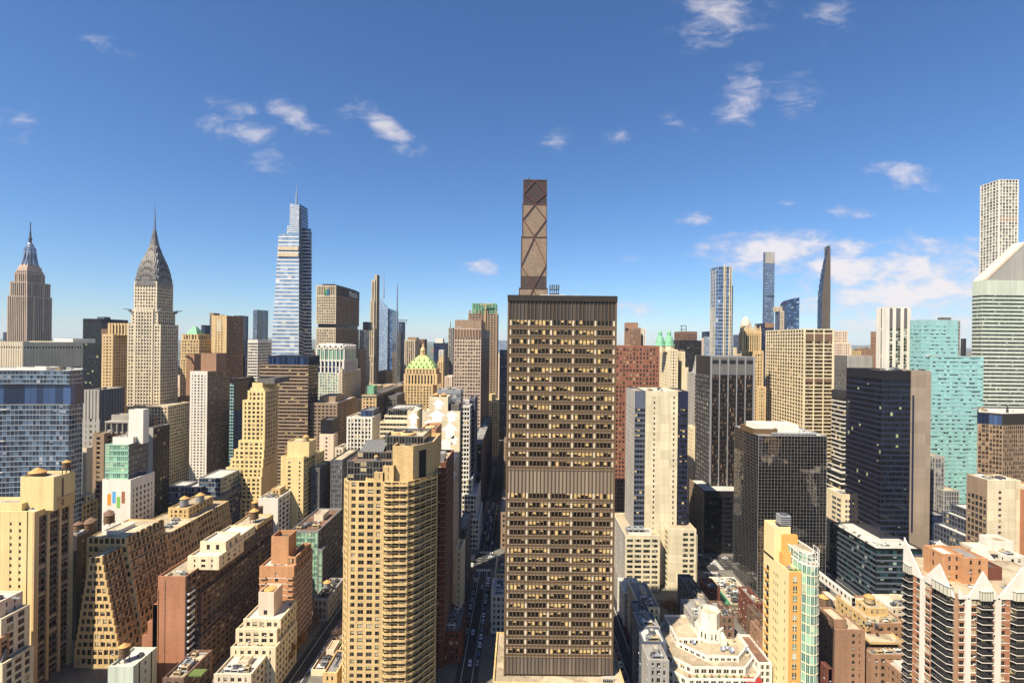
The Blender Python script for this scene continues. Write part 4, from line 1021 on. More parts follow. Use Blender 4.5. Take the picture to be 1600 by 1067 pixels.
# ================================================================== second row left
b = NB('apartment_tower', 'slender pale pink apartment tower with a brown bulkhead and a dark shaded side', 'building', 298, 324, 580, 500, 358, S('white', 'apt', 3.6, 3.0, 1.9, 1.5, top=4, nb=5, glass=G['plain']), styles={1: S('taupe', 'apt', 3.4, 3.0, 1.2, 1.1, top=3, glass=G['plain'])}, roof=ROOF['tan'])  # taupe flank carries the side's shade in its colour
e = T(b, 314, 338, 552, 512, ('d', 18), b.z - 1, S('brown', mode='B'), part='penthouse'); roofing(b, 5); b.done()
b = NB('office_tower', 'black glass tower with a pale teal window strip right of the slender pink tower', 'building', 352, 366, 592, 570, 397, S('teal', 'blue', 2.6, 3.6, .4, 1.5, top=5, wall=M['black'], span='mint'), styles={1: S('black', 'black', 2.6, 3.6, .3, 1.1, top=4)}, roof=ROOF['grey']); roofing(b, 3); b.done()

sy = S('yellow', 'plain', 4.1, 3.75, 1.9, 1.7, top=2.2, glass=G['plain'])
b = Bld('stepped_tower', 'bright yellow brick setback tower stepping down like a staircase', 'building', (wx(395, 440), 442, .15))
Yt = 436
lv = [(388, 414, 610, 0, 434), (380, 414, 625, -.4, 434), (373.5, 413, 688, -1.5, 433), (366.5, 412, 702, -3, 431), (361, 411, 716, -4.5, 430), (354, 409.5, 730, -6, 428), (348, 408, 744, -7.5, 427), (348, 406, 778, -9, 425)]
for i, (a, c, yt, dy, xs) in enumerate(lv):
    yy = Yt + dy - 4; T(b, a, c, yt, yy, xs, .15, sy, styles={1: S('gold', 'plain', 4.4, 3.75, 2.2, 1.8, top=2)}, roof=ROOF['tan'])
z8 = wz(400, 610, Yt - 4)
e = T(b, 391, 412, 606, Yt, ('d', 26), z8 - 1, S('yellow', 'plain', 3, 6, 1.4, 1.2, top=1.4, nb=4), roof=ROOF['tan'])
e = T(b, 394, 410, 598, Yt + 2, ('d', 24), e[4] - 1, S('yellow', mode='B')); e = T(b, 403, 429, 591, Yt + 4, ('d', 28), e[4] - 1, S('dgrey', mode='B'), part='penthouse', roof=ROOF['dark']); b.done()

sb_ = S('taupe', 'black', 3, 3.7, .15, 1.75, top=1.2, mode='R', hd=.5, pd=.12, glass=G['office'])
b = NB('office_tower', 'dark office tower with brown horizontal bands and a navy glazed top', 'building', 406, 482, 570, 520, 497, sb_, roof=ROOF['tan'], styles={1: S('bronze_d', 'office', 3, 3.7, .15, 1.6, top=1, mode='R', hd=.5, pd=.12)})
T(b, 420, 481, 556, 526, ('d', 30), b.z - 1, S('navy', 'blued', 1.6, 9, .25, .5, top=1.6, wall=M['navy']), part='penthouse', roof=ROOF['tan']); b.done()
b = NB('office_block', 'white office tower with thin horizontal window ribbons, left of the tapered glass skyscraper', 'building', 388, 424, 531, 610, ('d', 40), S('white', 'office', 3, 3.6, .2, 1.7, top=4, mode='R', glass=G['plain']), roof=ROOF['brown']); roofing(b, 3); b.done()

# tower with the octagon-pierced crown
Yo = 632
b = NB('office_tower', 'pale office tower with a crown of pierced octagon gables and green glass bays', 'building', 487, 529, 582, Yo, 563, S('pinkish', 'plain', 3.4, 3.7, 1.7, 1.7, top=1), styles={0: S('white', 'tealg', 3.4, 3.7, 1.1, 1.2, top=1, glass=G['greeng'], pd=.5), 1: S('buff', 'plain', 3.2, 3.7, 1.6, 1.6, top=1)}, roof=ROOF['tan'])
T(b, 531, 540, 576, Yo - 2, ('d', 30), .15, S('buff', 'plain', 2.6, 3.7, 1.3, 1.7, top=1), roof=ROOF['tan'])
e = T(b, 490, 537, 562, Yo + 2, 558, b.z - 1, S('white', 'blue', 4.6, 9, 2.0, .8, top=2, pd=.9, glass=G['blued']), roof=ROOF['tan'])
e = T(b, 495, 538, 545, Yo + 4, 556, e[4] - 1, S('white', 'blue', 5.2, 12, 1.2, .6, top=1, pd=.5, glass=G['greeng']), roof=ROOF['tan'])
x0, x1, y0, y1, z = e
def octagon_gable(ax, ay, d, n, w, zc):
    """a gable plate with an octagonal hole, a dark disc behind"""
    q = MB(); r = w * .47; ri = w * .2; N = 8
    o = [(cos(pi / 8 + k * pi / 4), sin(pi / 8 + k * pi / 4)) for k in range(8)]
    def P(u, v, t): return (ax + d[0] * u + n[0] * t, ay + d[1] * u + n[1] * t, zc + v)
    for k in range(8):
        a, c = o[k], o[(k + 1) % 8]
        q.hexa([P(a[0] * r, a[1] * r, .9), P(a[0] * ri, a[1] * ri, .9), P(c[0] * ri, c[1] * ri, .9), P(c[0] * r, c[1] * r, .9), P(a[0] * r, a[1] * r, 0), P(a[0] * ri, a[1] * ri, 0), P(c[0] * ri, c[1] * ri, 0), P(c[0] * r, c[1] * r, 0)], M['white'])
    q.face([P(a[0] * ri * 1.05, a[1] * ri * 1.05, .3) for a in o], PL['dark'])
    q.build('octagon_gable', b.root, b.loc)
for k in range(5): octagon_gable(x0 + (x1 - x0) * (k + .5) / 5, y0, (1, 0), (0, -1), (x1 - x0) / 5, z + 2.6)
for k in range(7): octagon_gable(x1, y0 + (y1 - y0) * (k + .5) / 7, (0, 1), (1, 0), (y1 - y0) / 7, z + 2.6)
q = MB(); q.loft([(x0, y0 + .05), (x1 - .05, y0 + .05), (x1 - .05, y1), (x0, y1)], z - 1.2, [(x0 + 2, y0 + 4), (x1 - 4, y0 + 4), (x1 - 4, y1 - 2), (x0 + 2, y1 - 2)], z + 6.5, M['white']); q.build('roof', b.root, b.loc); b.done()

# green pyramid palace tower
b = NB('palace_tower', 'ornate cream tower with a green pyramid roof and a gilded lantern in the centre left', 'building', 632, 682.5, 600, 660, ('d', 34), S('gold', 'plain', 4.3, 3.8, 2.2, 1.7, top=3, pd=.7), roof=ROOF['tan'])
x0, x1, y0, y1 = b.r; z = b.z
e = T(b, 632.5, 682, 584, 661, ('d', 32), z - 1, S('gold', 'plain', 4.3, 15, 2.6, 1.4, top=2, pd=1.1, glass=G['plain']), roof=ROOF['tan'])
e = T(b, 634, 680.5, 576, 662, ('d', 30), e[4] - 1, S('gold', 'plain', 4.3, 4, 2.2, 1.4, top=1.6, pd=.5), roof=ROOF['green'])
q = MB(); zz = e[4]; cx = (e[0] + e[1]) / 2; cy = 677; hw = (e[1] - e[0]) / 2
prof = [(1.0, zz - 1.2), (.86, zz + 4), (.66, zz + 9.5), (.44, zz + 14), (.25, zz + 17.5)]
for (f0, za), (f1, zb_) in zip(prof, prof[1:]):
    q.loft([(cx - hw * f0, cy - 14.9 * f0), (cx + hw * f0, cy - 14.9 * f0), (cx + hw * f0, cy + 14.9 * f0), (cx - hw * f0, cy + 14.9 * f0)], za, [(cx - hw * f1, cy - 14.9 * f1), (cx + hw * f1, cy - 14.9 * f1), (cx + hw * f1, cy + 14.9 * f1), (cx - hw * f1, cy + 14.9 * f1)], zb_, M['copper'])
q.build('roof', b.root, b.loc)
for row, (f, zr, nn) in enumerate(((.93, zz + 1.6, 6), (.80, zz + 5.5, 5), (.6, zz + 10.5, 4))):
    for k in range(nn):
        q = MB(); xx = cx - hw * f * .86 + 2 * hw * f * .86 * k / (nn - 1); yy = cy - 14.9 * f
        q.box(xx - .7, xx + .7, yy - .8, yy + 1.5, zr - .6, zr + 1.4, M['copper']); q.box(xx - .4, xx + .4, yy - .86, yy - .8, zr - .3, zr + 1.0, PL['dark']); q.bar((xx, yy - .9, zr + 1.7), (xx, yy + 1.6, zr + 1.7), 1.1, M['copper'], .7); q.build('dormer', b.root, b.loc)
q = MB(); q.lathe(cx, cy, [(4.4, zz + 17), (4.4, zz + 19), (3.2, zz + 19.2), (3.2, zz + 24), (4, zz + 24.3), (3.4, zz + 26), (2.2, zz + 28.5), (1.4, zz + 29), (1.4, zz + 31), (.4, zz + 33), (.1, zz + 36)], 12, M['gold'])
for k in range(8): q.bar((cx + 3.3 * cos(k * pi / 4), cy + 3.3 * sin(k * pi / 4), zz + 19), (cx + 3.3 * cos(k * pi / 4), cy + 3.3 * sin(k * pi / 4), zz + 24.2), .9, M['gold'])
q.build('lantern', b.root, b.loc); b.done()

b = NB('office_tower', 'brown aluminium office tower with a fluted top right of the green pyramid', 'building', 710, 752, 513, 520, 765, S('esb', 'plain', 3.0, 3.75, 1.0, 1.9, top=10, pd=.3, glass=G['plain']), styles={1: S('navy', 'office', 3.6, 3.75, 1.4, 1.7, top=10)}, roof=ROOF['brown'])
x0, x1, y0, y1 = b.r
for k in range(9): b.box('wall', x0 + (x1 - x0) * (k + .12) / 9, x0 + (x1 - x0) * (k + .88) / 9, y0 - .5, y0 - .29, b.z - 9.5, b.z - 1.2, M['umber'])
e = T(b, 711, 752, 500, 535, ('d', 60), b.z - 1, S('taupe', mode='B'), part='penthouse', roof=ROOF['brown']); b.clutter(x0, x1, 521, 533, b.z - 1, 7); b.done()
b = NB('office_tower', 'tower under construction wrapped in netting and scaffold behind the brown aluminium tower', 'building', 733, 778, 490, 800, ('d', 40), S('taupe', 'plain', 5, 4.2, 2.4, 2.2, top=1, pd=1.2, hd=.8, glass=G['far']), roof=ROOF['grey'])
x0, x1, y0, y1 = b.r
e = T(b, 738, 775, 474, 803, ('d', 32), b.z - 1, S('copper2', 'plain', 2.6, 8, 1.4, .5, top=1, glass=G['far'], pd=.6), part='penthouse', roof=ROOF['grey'])
for (xx) in (x0 + 1, x1 - 1, x0 + 17, x1 - 16): b.box('penthouse', xx - 1.4, xx + 1.4, 799, 802, b.z - 1, b.z + 5, M['taupe'])
q = MB(); cxx = wx(758, 798, 500)
q.bar((cxx, 798, b.z - 30), (cxx, 798, b.z + 17), 1.6, M['gold']); q.bar((cxx - 9, 798, b.z + 14), (cxx + 12, 798, b.z + 16), 1.1, M['gold']); q.build('hoist', b.root, b.loc); b.done()
b = NB('office_block', 'sunlit yellow masonry block standing in the street canyon left of the bronze tower', 'building', 764, 780, 626, 690, ('d', 24), S('yellow', 'plain', 3.4, 3.8, 1.6, 1.7, top=4, glass=G['plain']), roof=ROOF['tan'])
T(b, 764, 774, 616, 694, ('d', 12), b.z - 1, S('yellow', mode='B')); b.done()
b = NB('office_block', 'salmon block with dark side windows in the far canyon', 'building', 778, 786, 552, 960, ('d', 40), S('pinkish', 'plain', 8, 4, 5, 2.2, top=6), roof=ROOF['tan']); b.done()
b = NB('office_tower', 'pale blue glass tower at the end of the street canyon', 'building', 778, 793, 532, 1300, ('d', 30), S('silver', 'pale', 3, 4, .5, 1.3, top=3), roof=ROOF['grey']); b.done()
b = NB('office_block', 'dark slate office tower just left of the bronze tower on the skyline', 'building', 781, 795, 547, 840, ('d', 30), S('slate', 'blue', 3, 4, .6, 1.6, top=3), roof=ROOF['grey']); b.done()

# dark mansion blocks at the foot of the centre skyline
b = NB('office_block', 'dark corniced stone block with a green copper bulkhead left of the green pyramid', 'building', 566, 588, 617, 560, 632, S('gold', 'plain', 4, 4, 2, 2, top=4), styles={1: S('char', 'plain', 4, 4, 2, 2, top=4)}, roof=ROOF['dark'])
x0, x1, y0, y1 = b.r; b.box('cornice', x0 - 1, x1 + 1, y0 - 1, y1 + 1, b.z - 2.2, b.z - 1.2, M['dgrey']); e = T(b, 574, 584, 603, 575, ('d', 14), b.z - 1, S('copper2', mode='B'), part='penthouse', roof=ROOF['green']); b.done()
b = NB('office_block', 'dark grey mansard block behind the dark corniced block', 'building', 588, 632, 618, 600, ('d', 40), S('dgrey', 'plain', 4, 4, 2, 2, top=5), roof=ROOF['dark']); roofing(b, 4); b.done()

# ================================================================== the famous towers, left half of the skyline
def ring(b, part, A, za, B, zb, f, h, out, m):
    """band round a tapering tower at fraction f"""
    n = len(A); C = [(A[k][0] + (B[k][0] - A[k][0]) * f, A[k][1] + (B[k][1] - A[k][1]) * f) for k in range(n)]
    cx = sum(c[0] for c in C) / n; cy = sum(c[1] for c in C) / n
    C = [(c[0] + (out if c[0] > cx else -out), c[1] + (out if c[1] > cy else -out)) for c in C]
    z = za + (zb - za) * f; b.p(part).prism(C, z, z + h, m, bot=True)
# limestone spire tower far left
Ye = 1150
b = Bld('skyscraper', 'stone skyscraper with setbacks and a slim mast far left on the horizon', 'tower', (wx(45, Ye, 500), Ye + 30, .15))
se = S('esb', 'far', 4.6, 3.9, 2.0, .0, top=3, pd=.9, nf=1, mode='P', span='dgrey')
def ester(xl, xc, xr, yt, z0, dy=0, **k):
    Y = Ye + dy; x0, x1 = wx(xl, Y, yt), wx(xc, Y, yt); Y2 = yback(xc, xr, Y, yt); z = wz(xc, yt, Y)
    b.rect(x0, x1, Y, Y2, z0, z, se, roof=ROOF['tan'], **k); return z
ester(12.5, 42.2, 80.5, 462, .15); ester(16.5, 42.2, 78, 440, 100, 2); ester(23.5, 42, 69.5, 426, 150, 6)
z0 = ester(26, 42, 67, 422, 150, 7)
zz = wz(48, 415, Ye); xa_, xb_ = wx(26, Ye + 7, 422), wx(42, Ye + 7, 422); cx, cy = (xa_ + xb_) / 2, (Ye + 7 + yback(42, 67, Ye + 7, 422)) / 2; hx, hy = (xb_ - xa_) / 2, cy - Ye - 7
q = MB(); w = 24
for (a, za, c, zb_) in ((.96, z0 - 1, .9, zz), (.8, zz - .5, .72, zz + 5)): q.loft([(cx - hx * a, cy - hy * a), (cx + hx * a, cy - hy * a), (cx + hx * a, cy + hy * a), (cx - hx * a, cy + hy * a)], za, [(cx - hx * c, cy - hy * c), (cx + hx * c, cy - hy * c), (cx + hx * c, cy + hy * c), (cx - hx * c, cy + hy * c)], zb_, M['esb'])
zm = wz(48, 384, Ye)
q.loft([(cx - 10, cy - 10), (cx + 10, cy - 10), (cx + 10, cy + 10), (cx - 10, cy + 10)], zz + 4, [(cx - 7.2, cy - 7.2), (cx + 7.2, cy - 7.2), (cx + 7.2, cy + 7.2), (cx - 7.2, cy + 7.2)], zm, M['spire'])
for s1, s2 in ((1, 0), (-1, 0), (0, 1), (0, -1)):          # the mast's winged buttresses
    for off in (-4, 4):
        ox, oy = off * s2, off * s1
        q.loft([(cx + s1 * 8 + ox - 1.2, cy + s2 * 8 + oy - 1.2), (cx + s1 * 8 + ox + 1.2, cy + s2 * 8 + oy - 1.2), (cx + s1 * 8 + ox + 1.2, cy + s2 * 8 + oy + 1.2), (cx + s1 * 8 + ox - 1.2, cy + s2 * 8 + oy + 1.2)], zm - 8,
               [(cx + s1 * 7 + ox - 1, cy + s2 * 7 + oy - 1), (cx + s1 * 7 + ox + 1, cy + s2 * 7 + oy - 1), (cx + s1 * 7 + ox + 1, cy + s2 * 7 + oy + 1), (cx + s1 * 7 + ox - 1, cy + s2 * 7 + oy + 1)], zm - 1, M['spire'])
        q.loft([(cx + s1 * 15 + ox - 1.2, cy + s2 * 15 + oy - 1.2), (cx + s1 * 15 + ox + 1.2, cy + s2 * 15 + oy - 1.2), (cx + s1 * 15 + ox + 1.2, cy + s2 * 15 + oy + 1.2), (cx + s1 * 15 + ox - 1.2, cy + s2 * 15 + oy + 1.2)], zz + 4,
               [(cx + s1 * 8 + ox - 1.2, cy + s2 * 8 + oy - 1.2), (cx + s1 * 8 + ox + 1.2, cy + s2 * 8 + oy - 1.2), (cx + s1 * 8 + ox + 1.2, cy + s2 * 8 + oy + 1.2), (cx + s1 * 8 + ox - 1.2, cy + s2 * 8 + oy + 1.2)], zm - 12, M['spire'])
zd = wz(48, 377, Ye)
q.lathe(cx, cy, [(8.4, zm - .5), (8.4, zm + 2), (7, zm + 3), (6.2, zd - 3), (4, zd)], 16, M['spire']); q.build('mooring_mast', b.root, b.loc)
q = MB(); q.lathe(cx, cy, [(2.6, zd - 1), (2.6, zd + 7), (3.4, zd + 8), (3.4, zd + 12), (2, zd + 14), (1.5, zd + 28), (1.0, zd + 30), (.8, wz(48, 343, Ye))], 8, PL['iron']); q.build('antenna', b.root, b.loc); b.done()

# art deco spire
Yc = 540
b = Bld('skyscraper', 'art deco skyscraper with a tiered steel crown of arches and a needle spire', 'tower', (wx(238, Yc, 500), Yc + 14, .15))
sch = S('buff', 'plain', 3.3, 3.7, 1.35, 1.75, top=2, pd=.45, glass=G['plain'], hd=.3)
schs = S('lime', 'plain', 3.3, 3.7, 1.35, 1.75, top=2, pd=.45, glass=G['plain'])  # shaded copy for the flank, shade put into a darker stone
zsh = wz(225, 484, Yc)
x0, x1 = wx(200.5, Yc, 500), wx(251, Yc, 500); Y2 = yback(251, 278, Yc, 500)
b.rect(x0, x1, Yc, Y2, .15, zsh - 16, sch, styles={1: schs}, roof=ROOF['tan'])
hwm = (x1 - x0) / 2; cxm = (x0 + x1) / 2; cym = (Yc + Y2) / 2; hy = (Y2 - Yc) / 2
b.rect(x0 + 3.5, x1 - 3.5, Yc + .5, Y2 - .5, zsh - 17, zsh, sch, styles={1: schs}, roof=ROOF['tan'])
b.rect(cxm - 9.5, cxm + 9.5, Yc - .6, Y2 + .6, .15, zsh + 1, S('buff', 'plain', 3.2, 3.7, 1.2, 1.75, top=4, pd=.6, nb=6), roof=ROOF['tan'])
# the eagles
for sx in (-1, 1):
    for sy in (-1, 1):
        q = MB(); ex, ey = cxm + sx * (hwm - 3), cym + sy * hy
        q.loft([(ex - 1.2, ey - 1.2), (ex + 1.2, ey - 1.2), (ex + 1.2, ey + 1.2), (ex - 1.2, ey + 1.2)], zsh - 3, [(ex + sx * 2 - .8, ey + sy * 1 - .8), (ex + sx * 2 + .8, ey + sy * 1 - .8), (ex + sx * 2 + .8, ey + sy + .8), (ex + sx * 2 - .8, ey + sy + .8)], zsh + .5, M['spire'])
        q.bar((ex, ey, zsh), (ex + sx * 6, ey + sy * 3, zsh + .4), 1.6, M['spire'], 1.0); q.build('eagle', b.root, b.loc)
zu = wz(240, 440, Yc); hw1 = (wx(267, Yc, 440) - wx(214, Yc, 440)) / 2 * .66
for sgn in (0,): b.rect(cxm - hw1, cxm + hw1, cym - hw1, cym + hw1, zsh - 2, zu, S('buff', 'plain', 3.0, 3.7, 1.3, 1.6, top=1, pd=.4), styles={1: S('lime', 'plain', 3.0, 3.7, 1.3, 1.6, top=1)}, roof=ROOF['tan'])  # flank in the darker stone, painted shade again
yv = [(440, 1.0), (428.7, .92), (417.4, .82), (406, .66), (398, .51), (389, .39), (381, .27), (372.5, .2), (364, .14), (354, .08)]
prof = [(wz(240, y, Yc) - (1.2 if i == 0 else 0), f * hw1) for i, (y, f) in enumerate(yv)]
q = MB()
for (za, a), (zb_, c) in zip(prof, prof[1:]):
    q.loft([(cxm - a, cym - a), (cxm + a, cym - a), (cxm + a, cym + a), (cxm - a, cym + a)], za, [(cxm - c, cym - c), (cxm + c, cym - c), (cxm + c, cym + c), (cxm - c, cym + c)], zb_, M['steelc'])
q.build('crown', b.root, b.loc)
def width_at(z):
    for (za, a), (zb_, c) in zip(prof, prof[1:]):
        if za <= z <= zb_: return a + (c - a) * (z - za) / (zb_ - za)
    return prof[-1][1]
arches = [(446, 437, .86, 1.4), (437, 424, .90, 1.1), (427, 412, .86, .95), (416, 401, .80, .85), (405, 390, .72, .75), (394, 379, .62, .65), (383, 369, .5, .5), (373, 358, .4, .4)]
for i, (yb_, yt_, f, out) in enumerate(arches):
    zb_, zt_ = wz(240, yb_, Yc), wz(240, yt_, Yc); hw_ = width_at(max(prof[0][0], zb_)) * f * 1.06; base = width_at(max(prof[0][0], zb_))
    for (d, n) in (((1, 0), (0, -1)), ((0, 1), (1, 0)), ((0, -1), (-1, 0))):
        q = MB(); K = 12; ox, oy = cxm + n[0] * (base * .62), cym + n[1] * (base * .62); t1 = base * .38 + out
        outer = [(hw_ * cos(pi - pi * k / K), zb_ + (zt_ - zb_) * sin(pi * k / K) ** .85) for k in range(K + 1)]
        def P(u, z, t):
            if t: t = t - t1 + width_at(max(z, prof[0][0])) + min(out, .8) - base * .62
            return (ox + d[0] * u + n[0] * t, oy + d[1] * u + n[1] * t, z)
        for k in range(K): q.face([P(0, zb_, t1), P(*outer[k + 1], t1), P(*outer[k], t1)][::-1], M['steelc'])
        for k in range(K):
            a, c = outer[k], outer[k + 1]; q.face([P(a[0], a[1], 0), P(a[0], a[1], t1), P(c[0], c[1], t1), P(c[0], c[1], 0)], M['spire'])
        q.build('arch', b.root, b.loc)
        if i > 0:
            q = MB(); nw = 7 if i < 5 else 5
            for k in range(nw):
                th = pi * (k + 1) / (nw + 1); r0, r1 = .46, .9; dth = pi / (nw + 1) * .44
                def R(r, t_): return (hw_ * r * cos(pi - t_), zb_ + (zt_ - zb_) * r * sin(t_) ** .85)
                a, c, e_ = R(r0, th - dth), R(r0, th + dth), R(r1, th)
                q.face([P(c[0], c[1], t1 + .04), P(a[0], a[1], t1 + .04), P(e_[0], e_[1], t1 + .04)][::-1], PL['dark'])
            o = q.build('crown_window', b.root, b.loc)
ztip = wz(241, 315, Yc)
q = MB(); q.lathe(cxm, cym, [(hw1 * .13, prof[-1][0] - 6), (hw1 * .09, prof[-1][0] + 6), (.35, prof[-1][0] + 22), (.12, ztip)], 8, M['spire']); q.build('spire', b.root, b.loc)
# its lower wings
T(b, 226, 262, 634, 520, 297, .15, S('lime', 'plain', 3.3, 3.7, 1.4, 1.8, top=2, glass=G['plain']), roof=ROOF['tan']); T(b, 226, 266, 652, 516, ('d', 90), .15, S('taupe', 'plain', 3.3, 3.7, 1.4, 1.8, top=2, glass=G['plain']), roof=ROOF['tan']); b.done()

# around it
b = NB('office_tower', 'dark teal glass tower with a flat top behind the golden block', 'building', 130, 158, 498, 640, 200, S('black', 'blackt', 3, 3.8, .25, .9, top=6, pd=.12), styles={1: S('navy', 'black', 3, 3.8, .25, .9, top=6, pd=.12)}, roof=ROOF['dark'])
e = T(b, 152, 163, 495, 655, ('d', 10), b.z - 1, S('slate', mode='B'), part='penthouse'); b.mast(wx(194, 660, 490), 680, b.z, b.z + 12); b.done()
b = NB('office_tower', 'golden masonry tower with a crenellated top left of the art deco spire', 'building', 160, 201, 522, 585, ('d', 40), S('gold', 'plain', 4.2, 3.8, 2.2, 2.1, top=3, glass=G['plain']), roof=ROOF['tan'])
e = T(b, 171, 201, 505, 590, ('d', 30), b.z - 1, S('gold', 'plain', 4.2, 12, 2.0, 1.6, top=2.5, pd=1), roof=ROOF['tan']); T(b, 158, 168, 514, 592, ('d', 12), b.z - 1, S('umber', mode='B')); b.done()
b = NB('office_block', 'small grey slab on the horizon at the foot of the masonry spire', 'building', 5, 13, 519, 1500, ('d', 30), S('slate', 'far', 5, 4, 1, 2, top=2), roof=ROOF['grey']); b.done()
b = NB('office_tower', 'old golden tower with a green pyramid cap right of the art deco spire', 'building', 282, 313, 560, 640, ('d', 34), S('gold', 'plain', 3.6, 3.8, 1.8, 1.8, top=2, glass=G['plain']), roof=ROOF['tan'])
e = T(b, 283.5, 311, 530, 642, ('d', 28), b.z - 1, S('gold', 'plain', 3.6, 3.8, 1.8, 1.8, top=2), roof=ROOF['tan']); e = T(b, 286, 309, 522, 644, ('d', 22), e[4] - 1, S('gold', 'plain', 3.6, 8, 1.8, 1.4, top=1.4, pd=.8), roof=ROOF['tan'])
q = MB(); xa, xb_ = wx(289, 646, 518), wx(307, 646, 518); c_ = (xa + xb_) / 2
for f0, f1, za, zb_ in ((1, .62, e[4] - 1.2, e[4] + 5), (.62, .2, e[4] + 5, e[4] + 10)): q.loft([(c_ - (c_ - xa) * f0, 655 - 8 * f0), (c_ + (c_ - xa) * f0, 655 - 8 * f0), (c_ + (c_ - xa) * f0, 655 + 8 * f0), (c_ - (c_ - xa) * f0, 655 + 8 * f0)], za, [(c_ - (c_ - xa) * f1, 655 - 8 * f1), (c_ + (c_ - xa) * f1, 655 - 8 * f1), (c_ + (c_ - xa) * f1, 655 + 8 * f1), (c_ - (c_ - xa) * f1, 655 + 8 * f1)], zb_, M['copper2'])
q.build('roof', b.root, b.loc); b.done()
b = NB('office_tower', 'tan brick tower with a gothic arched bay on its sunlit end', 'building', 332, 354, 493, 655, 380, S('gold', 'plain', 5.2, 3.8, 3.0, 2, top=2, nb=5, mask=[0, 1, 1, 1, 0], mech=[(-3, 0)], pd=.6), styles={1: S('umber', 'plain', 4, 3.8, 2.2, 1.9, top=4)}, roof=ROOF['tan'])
x0, x1, y0, y1 = b.r; q = MB(); cc = (x0 + x1) / 2
P = [(cc - 3.4, b.z - 22)] + [(cc + 3.4 * cos(pi - pi * k / 8), b.z - 10 + 5.5 * sin(pi * k / 8)) for k in range(9)] + [(cc + 3.4, b.z - 22)]
q.face([(x, y0 - .75, z) for x, z in P[::-1]], M['lime']); 
for k in range(len(P) - 1): q.face([(P[k][0], y0 - .3, P[k][1]), (P[k][0], y0 - .75, P[k][1]), (P[k + 1][0], y0 - .75, P[k + 1][1]), (P[k + 1][0], y0 - .3, P[k + 1][1])], M['lime'])
q.build('gothic_arch', b.root, b.loc); roofing(b, 3); b.done()
b = NB('office_block', 'low brown building in front of the old golden tower', 'building', 292, 320, 553, 600, ('d', 20), S('brown', 'plain', 5, 4, 3.4, 2, top=3), roof=ROOF['tan']); b.done()
b = NB('office_block', 'buff wing block at the foot of the art deco spire, right side', 'building', 276, 297, 620, 575, ('d', 30), S('brown', 'plain', 4, 3.9, 2, 1.9, top=2), roof=ROOF['tan']); b.done()
b = NB('office_tower', 'dark blue slab tower between the golden tower and the tan brick tower', 'building', 315, 328, 508, 800, ('d', 30), S('navy', 'blued', 3, 4, .4, 1.2, top=3), roof=ROOF['dark']); b.done()
b = NB('office_tower', 'reddish grey tower edge behind the tan brick tower', 'building', 328, 343, 489, 860, ('d', 30), S('taupe', 'blued', 4, 4, 1, 1.4, top=6), roof=ROOF['brown']); b.done()
b = NB('glass_tower', 'blue glass slab tower right behind the tan brick tower', 'building', 366, 388, 493, 900, ('d', 30), S('navy', 'blued', 3, 4, .2, .6, top=2, pd=.1, hd=.06), roof=ROOF['grey']); b.done()
b = NB('glass_tower', 'lone blue mirrored glass tower standing clear on the horizon, left of the tapered skyscraper', 'building', 395.5, 411, 484, 1900, ('d', 60), S('silver', 'blue', 4, 4.2, .2, .5, top=2, pd=.1, hd=.06, glass=G['bluemir']), styles={1: S('navy', 'blued', 4, 4.2, .2, .6, top=2)}, roof=ROOF['grey']); T(b, 411, 419, 485, 1905, ('d', 50), .15, S('navy', 'blued', 4, 4.2, .2, .6, top=2), roof=ROOF['grey']); b.done()
b = NB('office_block', 'navy office block peeking right of the tan brick tower', 'building', 378, 390, 556, 700, ('d', 30), S('navy', 'blued', 3.4, 4, .5, 1.4, top=2), roof=ROOF['grey']); b.done()

